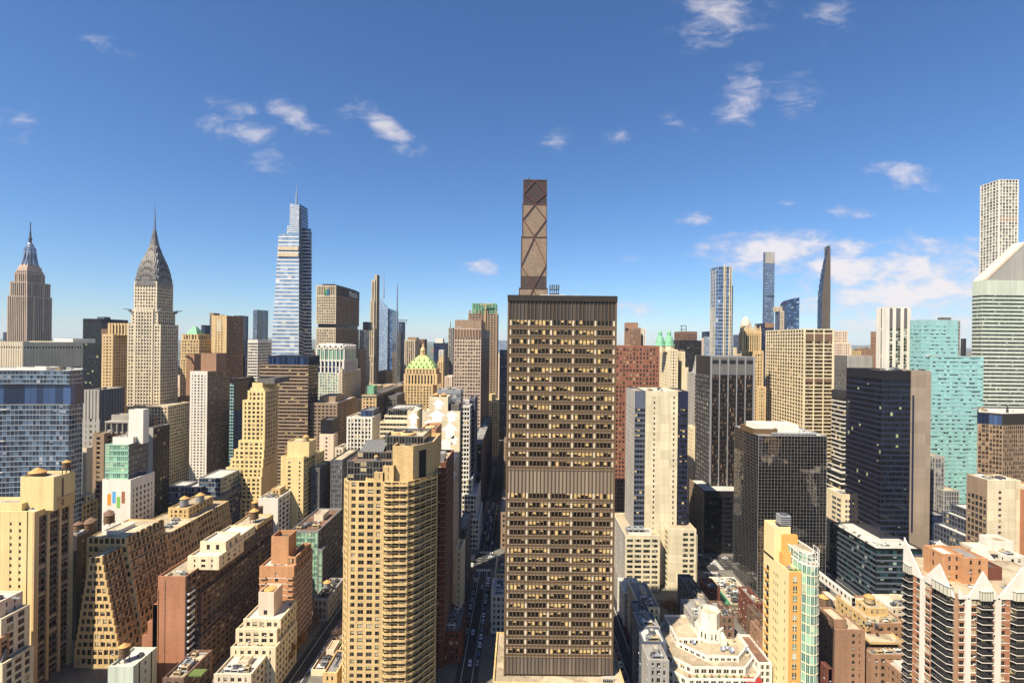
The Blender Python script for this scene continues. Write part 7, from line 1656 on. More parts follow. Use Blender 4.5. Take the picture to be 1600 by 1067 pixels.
# white many-sided terraced house
Y0 = 214
b = Bld('apartment_house', 'white many-sided apartment house with an octagonal roof drum and parabolic dishes on its terraces', 'building', (wx(1115, 228, 1020), 232, .15))
X8 = lambda zx, Yv: wx(1000 + zx / 4.7, Yv, 1000); Z8 = lambda zy, Yv: wz(1110, 840 + zy / 4.7, Yv)
swh = S('white', 'apt', 3.1, 2.9, 1.15, 1.05, top=.9, hd=.22, pd=.25, glass=GM('white_house_window', dark=(16, 16, 16), lite=(80, 74, 64), blind=(200, 180, 140), pb=.2, frame=(226, 214, 190), fw=.06, sash='v'))
def oct_(x0, x1, y0, y1, c, c2=None):
    c2 = c if c2 is None else c2
    return [(x0, y0 + c), (x0 + c, y0), (x1 - c2, y0), (x1, y0 + c2), (x1, y1 - c2), (x1 - c2, y1), (x0 + c, y1), (x0, y1 - c)]
L0 = oct_(X8(188, 214), X8(895, 214), 212, 254, 9, 4)
b.tier(L0, .15, Z8(1010, 214), swh, roof=ROOF['tan'], parapet=1.0)
b.tier(oct_(X8(205, 216), X8(890, 216), 216, 253, 11, 7), Z8(1012, 214) - 1, Z8(915, 219), swh, roof=ROOF['tan'], parapet=1.0)
b.tier(oct_(X8(330, 222), X8(850, 222), 221.5, 251, 10, 8), Z8(920, 219) - 1, Z8(840, 224), swh, roof=ROOF['tan'], parapet=1.0)
zl = Z8(840, 224)
b.rect(X8(800, 226), X8(893, 226), 217, 238, .15, Z8(890, 219), swh, roof=ROOF['brown'])
b.rect(X8(250, 236), X8(420, 236), 232, 252, .15, zl + 1.5, swh, roof=ROOF['tan'])
zd1 = Z8(668, 234); zd = Z8(525, 238)
cxo, cyo = X8(518, 236), 238
b.tier([(cxo + 6.2 * cos(pi / 8 + k * pi / 4), cyo + 6.2 * sin(pi / 8 + k * pi / 4)) for k in range(8)], zl - 1, zd1, S('white', 'apt', 2.4, 3.2, 1.3, 1.2, top=1.5, glass=G['apt']), part='roof_drum', roof=ROOF['tan'], parapet=.4)
ro = [(cxo + 4.9 * cos(pi / 8 + k * pi / 4), cyo + 4.9 * sin(pi / 8 + k * pi / 4)) for k in range(8)]
b.tier(ro, zd1 - .4, zd, S('white', mode='B'), part='roof_drum', parapet=2.4, roof=ROOF['tan'])
q = MB(); q.prism([(X8(x, 229), 229 + y) for x, y in ((610, 0), (640, 0), (640, 4), (610, 4))], zl - 1, zl + 3.2, M['white']); q.bar((X8(625, 229), 229, zl + 3.6), (X8(625, 229), 233, zl + 3.6), .9, M['white']); q.build('chimney', b.root, b.loc)
dm = plain_mat('dish_grey', (150, 156, 168), .4, .3)
for (zx, zy, r, yv) in ((385, 660, 1.0, 233), (392, 712, 1.0, 231), (603, 790, 1.0, 226), (668, 795, 1.35, 225.5), (785, 792, 1.0, 226), (632, 796, .9, 227)):
    q = MB(); x = X8(zx, yv); z = zl - 1
    q.bar((x, yv, z - .05), (x, yv, z + 1.2), .14, PL['iron'])
    tilt = Matrix.Rotation(radians(38), 4, 'X'); pts = []
    ringn = 12; i0 = len(q.v); k_ = q.mi(dm)
    for rr, hh in ((.05, 0), (.5, .10), (1, .36)):
        for k in range(ringn):
            v = tilt @ Vector((r * rr * cos(2 * pi * k / ringn), r * rr * sin(2 * pi * k / ringn), r * hh)); q.v.append((x + v.x, yv + v.y, z + 1.3 + v.z))
    for a in range(2):
        for k in range(ringn):
            j = (k + 1) % ringn; q.f.append((i0 + a * ringn + k, i0 + a * ringn + j, i0 + (a + 1) * ringn + j, i0 + (a + 1) * ringn + k)); q.fm.append(k_)
    q.bar((x, yv, z + 1.3), (x, yv - r * .6, z + 1.3 + r * .8), .08, PL['iron']); q.build('parabolic_dish', b.root, b.loc)
for k in range(9):
    q = MB(); p_, r_ = L0[1], L0[2]; x = p_[0] + (r_[0] - p_[0]) * (k + .5) / 9; q.lathe(x, 214, [(.4, Z8(1010, 214) - 1), (.55, Z8(1010, 214) - .3), (.2, Z8(1010, 214) + .5)], 7, gp if k % 3 else plain_mat('dry_planting', (130, 100, 62), .9, var=.4, scale=2)); q.build('planter', b.root, b.loc)
q = MB(); q.hexa([(X8(770, 213), 210.5, Z8(1045, 213)), (X8(890, 213), 210.5, Z8(1045, 213)), (X8(890, 213), 214, Z8(1040, 213)), (X8(770, 213), 214, Z8(1040, 213)), (X8(775, 213), 210.5, Z8(1040, 213)), (X8(890, 213), 210.5, Z8(1040, 213)), (X8(890, 213), 214, Z8(1030, 213)), (X8(770, 213), 214, Z8(1030, 213))], plain_mat('red_awning', (150, 40, 36), .8)); q.build('awning', b.root, b.loc)
b.clutter(X8(690, 228), X8(800, 228), 230, 248, zl - 1, 4, .5); b.done()

# zigzag crowned tower
b = Bld('apartment_tower', 'brick and white apartment tower with a zigzag crown of white triangles and deep balconies', 'building', (wx(1560, 200, 950), 205, .15))
Y = 192; xc = wx(1497, Y, 930); xlb = wx(1409, 218, 880); Yb_ = 216
xr = wx(1700, Y, 930); zt = wz(1510, 928, Y)
def z6(zy, Yv, px=1511): return wz(px, 840 + zy / 4.7, Yv)
pl = [(xlb, Yb_), (xc - .7, Y + .9), (xc, Y), (xr, Y), (xr, Y + 30), (xlb * (Y + 34) / Yb_ + 1.2, Y + 34)]
b.tier(pl, .15, zt, S('brown', mode='B'), styles={}, roof=ROOF['tan'], parapet=.2)
fl = 2.95; nfl = 17
def segs(p, q, parts, amp, zoff):
    d, n, L = edge(p, q); W_ = M['white']
    for kind, f0, f1 in parts:
        a0, a1 = L * f0, L * f1
        if kind == 'col':
            o = MB(); o.strip(p, d, n, a0, a1, 0, .75, .2, zt - .6, W_); o.build('column', b.root, b.loc)
        elif kind == 'brick':
            b.p('wall').strip(p, d, n, a0, a1, 0, .45, .2, zt - .5, M['brick'])
        elif kind == 'win':
            for k in range(nfl):
                z = zt - 1.9 - (k + 1) * fl; w = a1 - a0 - .3; am = (a0 + a1) / 2
                b.panes.append(('window', (p[0] + d[0] * am + n[0] * .2, p[1] + d[1] * am + n[1] * .2), z + 1.75, atan2(d[1], d[0]), w, 1.7, 1, G['apt'], 0))
                b.p('wall').strip(p, d, n, a0, a1, 0, .35, z - .25, z + .75, M['brick'])
        elif kind == 'bal':
            for k in range(nfl):
                z = zt - 1.9 - (k + 1) * fl; q_ = MB(); c = min(2.0, (a1 - a0) * .22)
                def pt(a, o): return (p[0] + d[0] * a + n[0] * o, p[1] + d[1] * a + n[1] * o)
                P = [pt(a0, 0), pt(a0 + c * .6, 2.0), pt(a1 - c * .6, 2.0), pt(a1, 0)]
                q_.prism(P, z - .22, z, W_, bot=True)
                for i in range(3):
                    dd, nn, LL = edge(P[i], P[i + 1]); q_.strip(P[i], dd, nn, .05, LL - .06, -.12, -.06, z + .1, z + .85, PL['dark']); q_.strip(P[i], dd, nn, .05, LL - .06, -.14, -.04, z + .86, z + .95, PL['iron'])
                q_.build('balcony', b.root, b.loc)
                am = (a0 + a1) / 2
                b.panes.append(('window', (p[0] + d[0] * am + n[0] * .02, p[1] + d[1] * am + n[1] * .02), z + 1.25, atan2(d[1], d[0]), a1 - a0 - .5, 2.3, 3, G['shop'], 0))
            # glazed room under the gable
            P = [pt(a0 + .2, 0.05), pt(a0 + c * .6, 1.7), pt(a1 - c * .6, 1.7), pt(a1 - .2, 0.05)]
            o = MB(); o.prism(P, zt - 1.8, zt + 1.6, G['greeng']); 
            for i in range(3):
                dd, nn, LL = edge(P[i], P[i + 1])
                for j in range(5): o.strip(P[i], dd, nn, max(0, LL * j / 4 - .06), LL * j / 4 + .06, 0, .08, zt - 1.8, zt + 1.6, PL['unit_dark'])
                o.strip(P[i], dd, nn, 0, LL - .1, .0, .1, zt + 1.5, zt + 1.75, PL['unit_dark'])
            o.build('conservatory', b.root, b.loc)
    for k in range(nfl):
        z = zt - 1.9 - (k + 1) * fl + fl * .0
        for kind, f0, f1 in parts:
            if kind in ('win', 'brick'): b.p('floor_line').strip(p, d, n, L * f0 + .02, L * f1 - .02, 0, .5, z + .78, z + .98, W_)
def gable(p, q, f0, f1, fp, zpk, zlow):
    """a white triangle standing on the wall head"""
    d, n, L = edge(p, q); t = .5
    P = [(L * f0, zlow), (L * f1, zlow), (L * fp, zpk)]
    o = MB()
    def pt(a, z, of): return (p[0] + d[0] * a + n[0] * of, p[1] + d[1] * a + n[1] * of, z)
    A = [pt(a, z, .78) for a, z in P]; B = [pt(a, z, .78 - t) for a, z in P]
    o.face(A, M['white']); o.face(B[::-1], M['white'])
    for i in range(3): j = (i + 1) % 3; o.face([A[i], B[i], B[j], A[j]][::-1], M['white'])
    o.build('gable', b.root, b.loc)
pL0, pL1 = (xlb, Yb_), (xc - .7, Y + .9)
segs(pL0, pL1, [('bal', .0, .2), ('brick', .2, .27), ('win', .27, .36), ('col', .36, .45), ('win', .45, .56), ('brick', .56, .60), ('bal', .60, 1.0)], 0, 0)
dF, nF, LF = edge((xc, Y), (xr, Y))
ff = lambda px: (wx(px, Y, 940) - xc) / LF
pF0, pF1 = (xc, Y), (xr, Y)
segs(pF0, pF1, [('win', ff(1498), ff(1506)), ('col', ff(1507), ff(1515)), ('win', ff(1516), ff(1525)), ('bal', ff(1525.5), ff(1548)), ('win', ff(1548.5), ff(1553)), ('col', ff(1554), ff(1562)), ('win', ff(1563), ff(1570)), ('brick', ff(1570), ff(1577)), ('bal', ff(1577), ff(1612)), ('brick', ff(1612), ff(1618)), ('col', ff(1620), ff(1628))], 0, 0)
zlo = zt - 1.6; zhi = zt + 9.0
for (p, q) in ((pL0, pL1), (pF0, pF1)):
    d, n, L = edge(p, q); o = MB(); o.strip(p, d, n, 0, L, 0, .6, zt - 1.6, zt - .1, M['white']); o.build('frieze', b.root, b.loc)
gable(pL0, pL1, -.02, .42, .0, zhi + 3.6, zlo); gable(pL0, pL1, .39, 1.03, .74, zhi - .2, zlo)
gable(pF0, pF1, ff(1496), ff(1513), ff(1494), zlo + 4.0, zlo); gable(pF0, pF1, ff(1509), ff(1560), ff(1533.5), zt + 9.2, zlo); gable(pF0, pF1, ff(1556), ff(1626), ff(1596), zt + 11.2, zlo)
gable((xr, Y + 30), (xlb, Y + 34), .1, .4, .25, zt + 8, zlo); gable((xr, Y + 30), (xlb, Y + 34), .42, .72, .57, zt + 8, zlo)
b.rect(wx(1467, 205, 870), wx(1497, 205, 870), 203, 212, zt - 1, wz(1480, 862, 205), S('orange', 'apt', 3.4, 3.2, 2.3, 1.7, top=1), part='penthouse', roof=ROOF['white']); b.rect(wx(1498, 203, 870), wx(1534, 203, 870), 201, 213, zt - 1, wz(1515, 868, 203), S('orange', 'apt', 4, 3.2, 2.9, 1.7, top=1), part='penthouse', roof=ROOF['grey']); b.clutter(wx(1470, 200), wx(1580, 200), 195, 200, zt - .4, 8, .5)
T(b, 1541, 1566, 886, 204, ('d', 8), zt - 1, S('maroon', mode='B'), part='penthouse', roof=ROOF['dark']); b.done()

# brick blocks between the bowed tower and the zigzag tower
b = NB('apartment_house', 'tall plain brick apartment house with a wooden tank, right of the bowed glass tower', 'building', 1305, 1350, 983, 228, 1280, S('brown', 'apt', 3.4, 3.1, 2.2, 1.7, top=2, mask=[0, 0, 1, 1]), styles={3: S('umber', 'apt', 4, 3.1, 3, 1.8, top=2)}, roof=ROOF['tan'])  # umber left side has its shade put into the brick colour
b.rect(b.r[0], b.r[0] + 6, 229, 240, b.z - 1, b.z + 4, S('brown', mode='B'), part='penthouse'); b.tank(wx(1294, 240, 960), 244, b.z + .2, 2.2, 4); roofing(b, 6); b.done()
b = NB('apartment_house', 'long brown brick apartment house with a cream roof storey and roof gardens', 'building', 1361, 1416, 973, 248, 1307, S('brown', 'apt', 3.6, 3.1, 2.1, 1.6, top=2), styles={3: S('tan', 'apt', 3.4, 3.1, 1.8, 1.6, top=2)}, roof=ROOF['tan'])
b.rect(b.r[0] + 2.5, b.r[1] - 14, 266, 300, b.z - 1, b.z + 3.4, S('white', 'apt', 3.4, 3.2, 1.8, 1.5, top=.8), part='penthouse', roof=ROOF['white']); b.rect(b.r[0] + 4, b.r[0] + 14, 256, 264, b.z - 1, b.z + 3.2, S('tan', 'apt', 3.4, 3.2, 1.8, 1.5, top=.8), part='penthouse', roof=ROOF['tan']); b.tank(b.r[0] + 9, 262, b.z + 2.5, 2.4, 3, PL['unit_tan'], .5); b.clutter(b.r[0], b.r[1], 249, 255, b.z - 1, 7, .6)
for k in range(6):
    q = MB(); q.lathe(b.r[0] + 1.5 + k * 2.4, 250 + (k % 2), [(.4, b.z - 1), (.6, b.z - .3), (.2, b.z + .3)], 7, gp if k % 2 else plain_mat('dry_planting', (130, 100, 62), .9)); q.build('planter', b.root, b.loc)
b.done()
b = NB('apartment_house', 'cream roofed white apartment house in front of the black podium', 'building', 1391, 1440, 948, 270, 1363, S('buff', 'apt', 3.4, 3.1, 1.8, 1.6, top=1.6), styles={3: S('white', 'apt', 3.4, 3.1, 1.8, 1.6, top=1.6)}, roof=ROOF['white']); roofing(b, 9, pent=(.25, .3, 3, S('buff', mode='B'))); b.done()
b = NB('apartment_house', 'brick apartment house with a covered terrace at the left foot of the zigzag tower', 'building', 1362, 1420, 1022, 228, 1350, S('brown', 'apt', 3.2, 3.1, 1.9, 1.6, top=2), roof=ROOF['grey']); T(b, 1360, 1414, 1008, 239, ('d', 10), b.z - 1, S('tan', mode='B'), roof=ROOF['tan'])
b.clutter(b.r[0], b.r[1], 240, 247, b.z + 4, 9, .5); roofing(b, 5); b.done()
b = NB('apartment_house', 'lower brick house with a white roof shed at the bottom left of the zigzag tower', 'building', 1384, 1425, 1052, 216, ('d', 11), S('brown', 'apt', 3.2, 3.1, 1.9, 1.6, top=2), roof=ROOF['white']); b.rect(b.r[0] + 1, b.r[0] + 5, 217, 222, b.z - 1, b.z + 2, S('white', mode='B'), part='shed', roof=ROOF['white']); b.done()
b = NB('townhouse', 'low snowy white roofed houses block behind the tall plain brick house', 'building', 1283, 1308, 936, 300, ('d', 24), S('pinkish', 'apt', 3.2, 3.1, 1.9, 1.6, top=1), roof=ROOF['white']); roofing(b, 14); b.done()
b = NB('townhouse', 'dark brick low house at the very foot of the bowed glass tower', 'building', 1283, 1300, 1044, 204, ('d', 14), S('maroon', 'apt', 3.2, 3.1, 1.9, 1.6, top=1), roof=ROOF['dark']); roofing(b, 3); b.done()

# low houses of the block behind the white many-sided house
b = NB('market_hall', 'low white flat roofed hall with a green awning edge and lots of roof plant', 'building', 1143, 1186, 944, 296, 1108, S('white', 'shop', 5, 4, 1.2, 1.8, top=3), styles={3: S('white', 'shop', 5, 4, 1.2, 1.8, top=3)}, roof=ROOF['tan'])
x0, x1, y0, y1 = b.r; gm_ = plain_mat('green_awning', (74, 128, 92), .7)
b.box('green_trim', x0 - .4, x1 + .3, y0 - .4, y0 - .29, b.z - 1.6, b.z + .2, gm_); b.box('green_trim', x0 - .5, x0 - .37, y0 - .2, y1, b.z - 1.6, b.z + .2, gm_)
q = MB(); q.hexa([(x0 - 3, y0 + 1, 4), (x0 - .4, y0 + 1, 4), (x0 - .4, y1 - 12, 4), (x0 - 3, y1 - 12, 4), (x0 - 3, y0 + 1, 4.2), (x0 - .4, y0 + 1, 5.6), (x0 - .4, y1 - 12, 5.6), (x0 - 3, y1 - 12, 4.2)], gm_); q.build('awning', b.root, b.loc)
roofing(b, 34); b.done()
for i_, (xl_, xr_, yt_, Y_, dd, wm_, rf_, lab) in enumerate((
        (1060, 1108, 938, 262, 30, 'dgrey', 'dark', 'charcoal townhouse with a crowded roof in the shaded row before the cream wings'),
        (1064, 1118, 962, 244, 16, 'grey', 'grey', 'grey townhouse with a pale patched roof in the shaded row behind the octagonal drum'),
        (1094, 1124, 918, 290, 12, 'maroon', 'dark', 'townhouse with a red brick bulkhead in the shaded row nearest the cream wings'),
        (1108, 1146, 962, 236, 14, 'umber', 'grey', 'umber townhouse at the right end of the shaded row'),
        (1060, 1093, 914, 300, 4, 'taupe', 'grey', 'taupe backyard house tight against the cream wings'),
        (1155, 1194, 942, 268, 22, 'maroon', 'grey', 'deep red brick house with a pale roof left of the bowed glass tower'),
        (1168, 1194, 962, 246, 16, 'umber', 'dark', 'dark brown house in front of the deep red brick house'),
        (1174, 1196, 985, 228, 14, 'brown', 'dark', 'brown house squeezed against the yellow flank of the bowed tower'),
        (966, 1006, 926, 280, 18, 'white', 'white', 'white house with a flat pale roof right of the central bronze tower'),
        (982, 1030, 948, 252, 26, 'cream', 'grey', 'cream house with a rounded corner right of the central bronze tower'),
        (986, 1018, 962, 237, 14, 'slate', 'grey', 'blue grey roofed townhouse, upper of the shaded rowhouses right of the bronze tower'),
        (990, 1030, 978, 224, 12, 'grey', 'grey', 'townhouse with skylights, second of the shaded rowhouses right of the bronze tower'),
        (996, 1040, 1002, 212, 11, 'slate', 'white', 'townhouse with a pale square hatch, third of the shaded rowhouses right of the bronze tower'),
        (1004, 1044, 1030, 201, 10, 'grey', 'grey', 'lowest townhouse at the bottom edge left of the white many-sided house'))):
    b = NB('townhouse', lab, 'building', xl_, xr_, yt_, Y_, ('d', dd), S(wm_, 'apt', 2.8, 3.2, 1.4, 1.4, top=1.2), roof=ROOF[rf_])
    roofing(b, 9 if i_ < 8 else 7, pent=(.22, .3, 2.6, S('maroon' if i_ == 2 else wm_, mode='B')))
    if i_ == 9: b.p('wall').lathe(b.r[0] + 2, b.r[2] + 1.4, [(3.0, .15), (3.0, b.z)], 20, M['cream'])
    b.done()
b = NB('townhouse', 'narrow white house with a gravel roof beside the left foot of the central bronze tower', 'building', 768, 792, 930, 272, ('d', 20), S('white', 'apt', 3, 3.2, 1.4, 1.4, top=1), roof=ROOF['white']); roofing(b, 3); b.done()
b = NB('townhouse', 'cream house with a planted roof just left of the central bronze tower', 'building', 774, 796, 896, 300, ('d', 26), S('cream', 'apt', 3, 3.2, 1.4, 1.4, top=1), roof=ROOF['brown']); roofing(b, 3); q = MB(); q.box(b.r[0] + 1, b.r[0] + 5, 302, 308, b.z - 1, b.z - .2, gp); q.build('roof_garden', b.root, b.loc); b.done()
b = NB('office_block', 'taupe stone block lining the far right side of the street left of the bronze tower', 'building', 783, 800, 800, 384, ('d', 60), S('taupe', 'plain', 3.4, 3.6, 1.6, 1.6, top=2), roof=ROOF['grey']); b.done()
b = NB('office_block', 'slate stone block farther down the right side of the street canyon', 'building', 788, 800, 690, 520, ('d', 80), S('taupe', 'plain', 3.4, 3.6, 1.6, 1.6, top=2), roof=ROOF['grey']); b.done()

# ================================================================== far blocks that fill the skyline between the towers
LAND = ['far low block on the horizon', 'far mid-rise block']
rr = random.Random(11)
foot = []
for o in list(SC.objects):
    if o.type == 'EMPTY' and o.get('category') in ('building', 'tower'): foot.append((o.location.x, o.location.y))
wallc = ['tan', 'brown', 'buff', 'grey', 'umber', 'gold', 'pinkish', 'taupe', 'slate', 'cream', 'lime', 'maroon']
for j in range(3, len(AVENUE) - 1):
    ya = AVENUE[j][0] + AVENUE[j][1] + 2; yb_ = AVENUE[j + 1][0] - AVENUE[j + 1][1] - 2
    for i in range(len(STREET) - 1):
        xa, xb_ = STREET[i] + 10, STREET[i + 1] - 10
        xm = (xa + xb_) / 2
        if abs(xm) > (ya + 60) * 1.08: continue
        nn = 1 if ya > 1400 else 2
        for k in range(nn):
            x0 = xa + (xb_ - xa) * k / nn + .5; x1 = xa + (xb_ - xa) * (k + 1) / nn - .5
            y0 = ya + rr.uniform(0, 6); y1 = yb_ - rr.uniform(0, 20)
            if y1 - y0 > 90: y1 = y0 + rr.uniform(50, 90)
            if any(x0 - 14 < fx_ < x1 + 14 and y0 - 22 < fy < y1 + 22 for fx_, fy in foot): continue
            h = rr.uniform(34, 100) if ya < 1300 else rr.uniform(40, 118)
            if abs(xm) < 40 and ya < 700: h = min(h, 70)
            c = rr.choice(wallc)
            b = Bld('city_block', 'distant mid-rise block, one of the many crowded low between the far towers', 'building', ((x0 + x1) / 2, (y0 + y1) / 2, .15), 'far mid-rise blocks between the towers')
            b.rnd = random.Random(i * 91 + j * 7 + k)
            b.rect(x0, x1, y0, y1, .15, h, S(c, 'far', rr.choice((3.4, 4, 4.6)), 3.8, 1.8, 1.9, top=3), roof=ROOF[rr.choice(('tan', 'grey', 'dark', 'white', 'brown'))])
            w_, d_ = (x1 - x0), (y1 - y0)
            b.rect(x0 + w_ * rr.uniform(.1, .3), x1 - w_ * rr.uniform(.1, .3), y0 + d_ * .2, y1 - d_ * .3, h - 1, h + rr.uniform(3, 16), S(c, mode='B'), part='penthouse', roof=ROOF['tan'])
            b.done()

fc = MB(); rf = random.Random(77); fm_ = [M[c] for c in ('tan', 'brown', 'grey', 'buff', 'taupe', 'slate')]
for k in range(2600):
    if k % 3 == 0: y = rf.uniform(2380, 2680)
    else: y = 4040 + 1500 * rf.random() ** 1.6
    x = rf.uniform(-1.12, 1.12) * y; w = rf.uniform(9, 34); d = rf.uniform(9, 26); hgt = rf.uniform(8, 34) + (rf.uniform(20, 75) if rf.random() < .06 else 0)
    fc.box(x - w, x + w, y - d, y + d, 0, hgt, rf.choice(fm_))
o = fc.build('far_city'); tag(o, 'far off low city along the river under the horizon hills', 'far city', None, 'stuff')

# ================================================================== cars
CARC = {'yellow': (236, 176, 30), 'white': (226, 226, 224), 'black': (26, 26, 30), 'grey': (120, 124, 130), 'silver': (186, 188, 192), 'red': (140, 34, 30), 'blue': (40, 60, 110)}
TYRE = plain_mat('tyre_rubber', (26, 26, 26), .9); CGL = plain_mat('car_glass', (22, 26, 30), .1, spec=.8)
_car = {}
def car_mesh(col):
    if col in _car: return _car[col]
    pm = plain_mat('car_paint_' + col, CARC[col], .25, .1, .6, var=.03)
    bo = MB(); pr = [(-2.25, .35), (-2.3, .75), (-1.5, .92), (1.7, .95), (2.3, .85), (2.3, .35)]
    n = len(pr)
    Lp = [(-.86, y, z) for y, z in pr]; Rp = [(.86, y, z) for y, z in pr]
    bo.face(Lp[::-1][::-1], pm); bo.face(Rp[::-1], pm)
    for k in range(n): j = (k + 1) % n; bo.face([Lp[k], Rp[k], Rp[j], Lp[j]], pm)
    bo.loft([(-.7, -.75), (.7, -.75), (.7, 1.25), (-.7, 1.25)], 1.36, [(-.64, -.6), (.64, -.6), (.64, 1.1), (-.64, 1.1)], 1.46, pm)
    gl = MB(); gl.loft([(-.8, -1.3), (.8, -1.3), (.8, 1.75), (-.8, 1.75)], .92, [(-.68, -.72), (.68, -.72), (.68, 1.22), (-.68, 1.22)], 1.38, CGL)
    wh = MB(); K = 12
    pts0 = [(-.11, .33 * cos(2 * pi * k / K), .33 * sin(2 * pi * k / K)) for k in range(K)]; pts1 = [(.11, y, z) for _, y, z in pts0]
    wh.face(pts0[::-1], TYRE); wh.face(pts1, TYRE)
    for k in range(K): j = (k + 1) % K; wh.face([pts0[k], pts0[j], pts1[j], pts1[k]], TYRE)
    hb = MB(); hub0 = [(s * .115, .18 * cos(2 * pi * k / K), .18 * sin(2 * pi * k / K)) for s in (1,) for k in range(K)]; hb.face(hub0, PL['steel']); hb.face([(-x, y, z) for x, y, z in hub0[::-1]], PL['steel'])
    ob = [bo.build('body'), gl.build('car_windows'), wh.build('wheel'), hb.build('hub')]
    ms = [o.data for o in ob]
    for o in ob: bpy.data.objects.remove(o)
    _car[col] = ms
    return ms
def car(x, y, rz, col, label, group, kind='parked_car', scale=(1, 1, 1)):
    r = empty(kind, (x, y, .02)); r.rotation_euler = (0, 0, rz); r.scale = scale
    tag(r, label, 'car' if kind != 'taxi' else 'taxi', group)
    bo, gl, wh, hb = car_mesh(col)
    def ch(n, me, loc=(0, 0, 0), pa=None):
        o = bpy.data.objects.new(n, me); COL.objects.link(o); o.parent = pa or r; o.location = loc
        return o
    ch('body', bo); ch('car_windows', gl)
    for sx in (-.8, .8):
        for sy in (-1.45, 1.4): ch('hub', hb, (0, 0, 0), ch('wheel', wh, (sx, sy, .33)))
rc = random.Random(21)
cols = ['white', 'black', 'grey', 'silver', 'black', 'red', 'blue', 'white']
for k in range(13):
    c = rc.choice(cols)
    car(-24 + 4.3, 246 + k * 7.2 + rc.uniform(-.6, .6), 0, c, f'small {c} car parked along the right kerb left of the bronze tower', 'cars parked left of the bronze tower')
for k in range(11):
    c = rc.choice(cols)
    car(-24 - 4.3, 256 + k * 8.4 + rc.uniform(-.6, .6), 0, c, f'small {c} car parked along the left kerb left of the bronze tower', 'cars parked left of the bronze tower')
for (dx, y, c, kd, lab) in ((.6, 246, 'white', 'car', 'white car driving nearest in the shaded street left of the bronze tower'), (-.4, 272, 'white', 'car', 'white car driving second nearest in the shaded street left of the bronze tower'), (.8, 322, 'silver', 'car', 'silver car driving just before the zebra crossing left of the bronze tower'),
        (-1, 400, 'yellow', 'taxi', 'yellow taxi in the dark canyon beyond the crossing'), (1.6, 420, 'blue', 'car', 'blue car in the dark canyon beyond the crossing'), (-1.4, 450, 'white', 'car', 'white car in the dark canyon beyond the yellow taxi')):
    car(-24 + dx, y, 0, c, lab, None, kd)
for (x, dy, c, kd, lab) in ((-32, -3, 'black', 'car', 'black car crossing the avenue left of the zebra stripes'), (-20, 5, 'white', 'car', 'white car on the sunlit avenue crossing'), (-44, 1, 'yellow', 'taxi', 'yellow taxi on the avenue crossing'), (132, 3, 'yellow', 'taxi', 'yellow taxi on the avenue beside the dark podium'), (120, -4, 'grey', 'car', 'grey car on the avenue beside the dark podium'), (144, -2, 'white', 'car', 'white car on the avenue beside the dark podium')):
    car(x, 362 + dy, pi / 2, c, lab, None, kd)
for k in range(10):
    c = rc.choice(cols)
    car(56.5 - 4.3, 232 + k * 7.0 + rc.uniform(-.5, .5), 0, c, f'small {c} car parked in the narrow street right of the bronze tower', 'cars parked right of the bronze tower')
for k in range(8):
    c = rc.choice(cols)
    car(56.5 + 4.3, 236 + k * 8.2, 0, c, f'small {c} car parked in the narrow street right of the bronze tower', 'cars parked right of the bronze tower')
for k in range(9):
    c = rc.choice(cols)
    car(137 - 4.3, 262 + k * 7.6, 0, c, f'small {c} car in the parked line beside the low white hall', 'cars parked beside the white hall')
for k in range(9):
    c = rc.choice(cols)
    car(-104.5 + 4.3, 240 + k * 7.6, 0, c, f'small {c} car parked in the side street right of the orange brown tower', 'cars parked in the left side street')
for k in range(6):
    c = rc.choice(cols)
    car(-185 + 4.3, 232 + k * 7.2, 0, c, f'small {c} car in the parked line between the yellow slab and the ziggurat', 'cars parked below the yellow slab')

rt = random.Random(8)
for k in range(22):
    c = rt.choice(['white', 'black', 'grey', 'silver', 'yellow', 'blue']); y = 384 + k * 4.9 + rt.uniform(-1, 1)
    car(-24 + rt.choice((-3.9, -.3, 3.6)), y, 0, c, f'tiny {c} car in the dark canyon traffic beyond the zebra crossing', 'cars in the canyon beyond the crossing')
for k in range(10):
    c = rt.choice(['white', 'black', 'grey', 'yellow'])
    car(96 + k * 7.5, 362 + rt.choice((-7.5, 7.5)), pi / 2, c, f'tiny {c} car at the avenue kerb beside the dark podium', 'cars on the avenue by the dark podium')
# street lamps
_lamp = {}
def lamp(x, y, side, label, group):
    if not _lamp:
        p_ = MB(); p_.lathe(0, 0, [(.14, 0), (.09, 4), (.07, 8.2)], 8, PL['iron']); p_.bar((0, 0, 8.1), (1.9, 0, 8.6), .1, PL['iron']); hd = MB(); hd.hexa([(1.5, -.16, 8.5), (2.3, -.16, 8.5), (2.3, .16, 8.5), (1.5, .16, 8.5), (1.6, -.1, 8.66), (2.2, -.1, 8.66), (2.2, .1, 8.66), (1.6, .1, 8.66)], PL['unit_grey'])
        for nm, mb in (('pole', p_), ('lamp_head', hd)): o = mb.build(nm); _lamp[nm] = o.data; bpy.data.objects.remove(o)
    r = empty('street_lamp', (x, y, .15)); r.rotation_euler = (0, 0, 0 if side > 0 else pi); tag(r, label, 'street lamp', group)
    for nm, me in _lamp.items(): o = bpy.data.objects.new(nm, me); COL.objects.link(o); o.parent = r
for k in range(7):
    lamp(-30.2, 250 + k * 15, 1, 'grey street lamp arching from the left kerb left of the bronze tower', 'street lamps left of the bronze tower'); lamp(50.3, 236 + k * 15, 1, 'grey street lamp in the narrow street right of the bronze tower', 'street lamps right of the bronze tower')

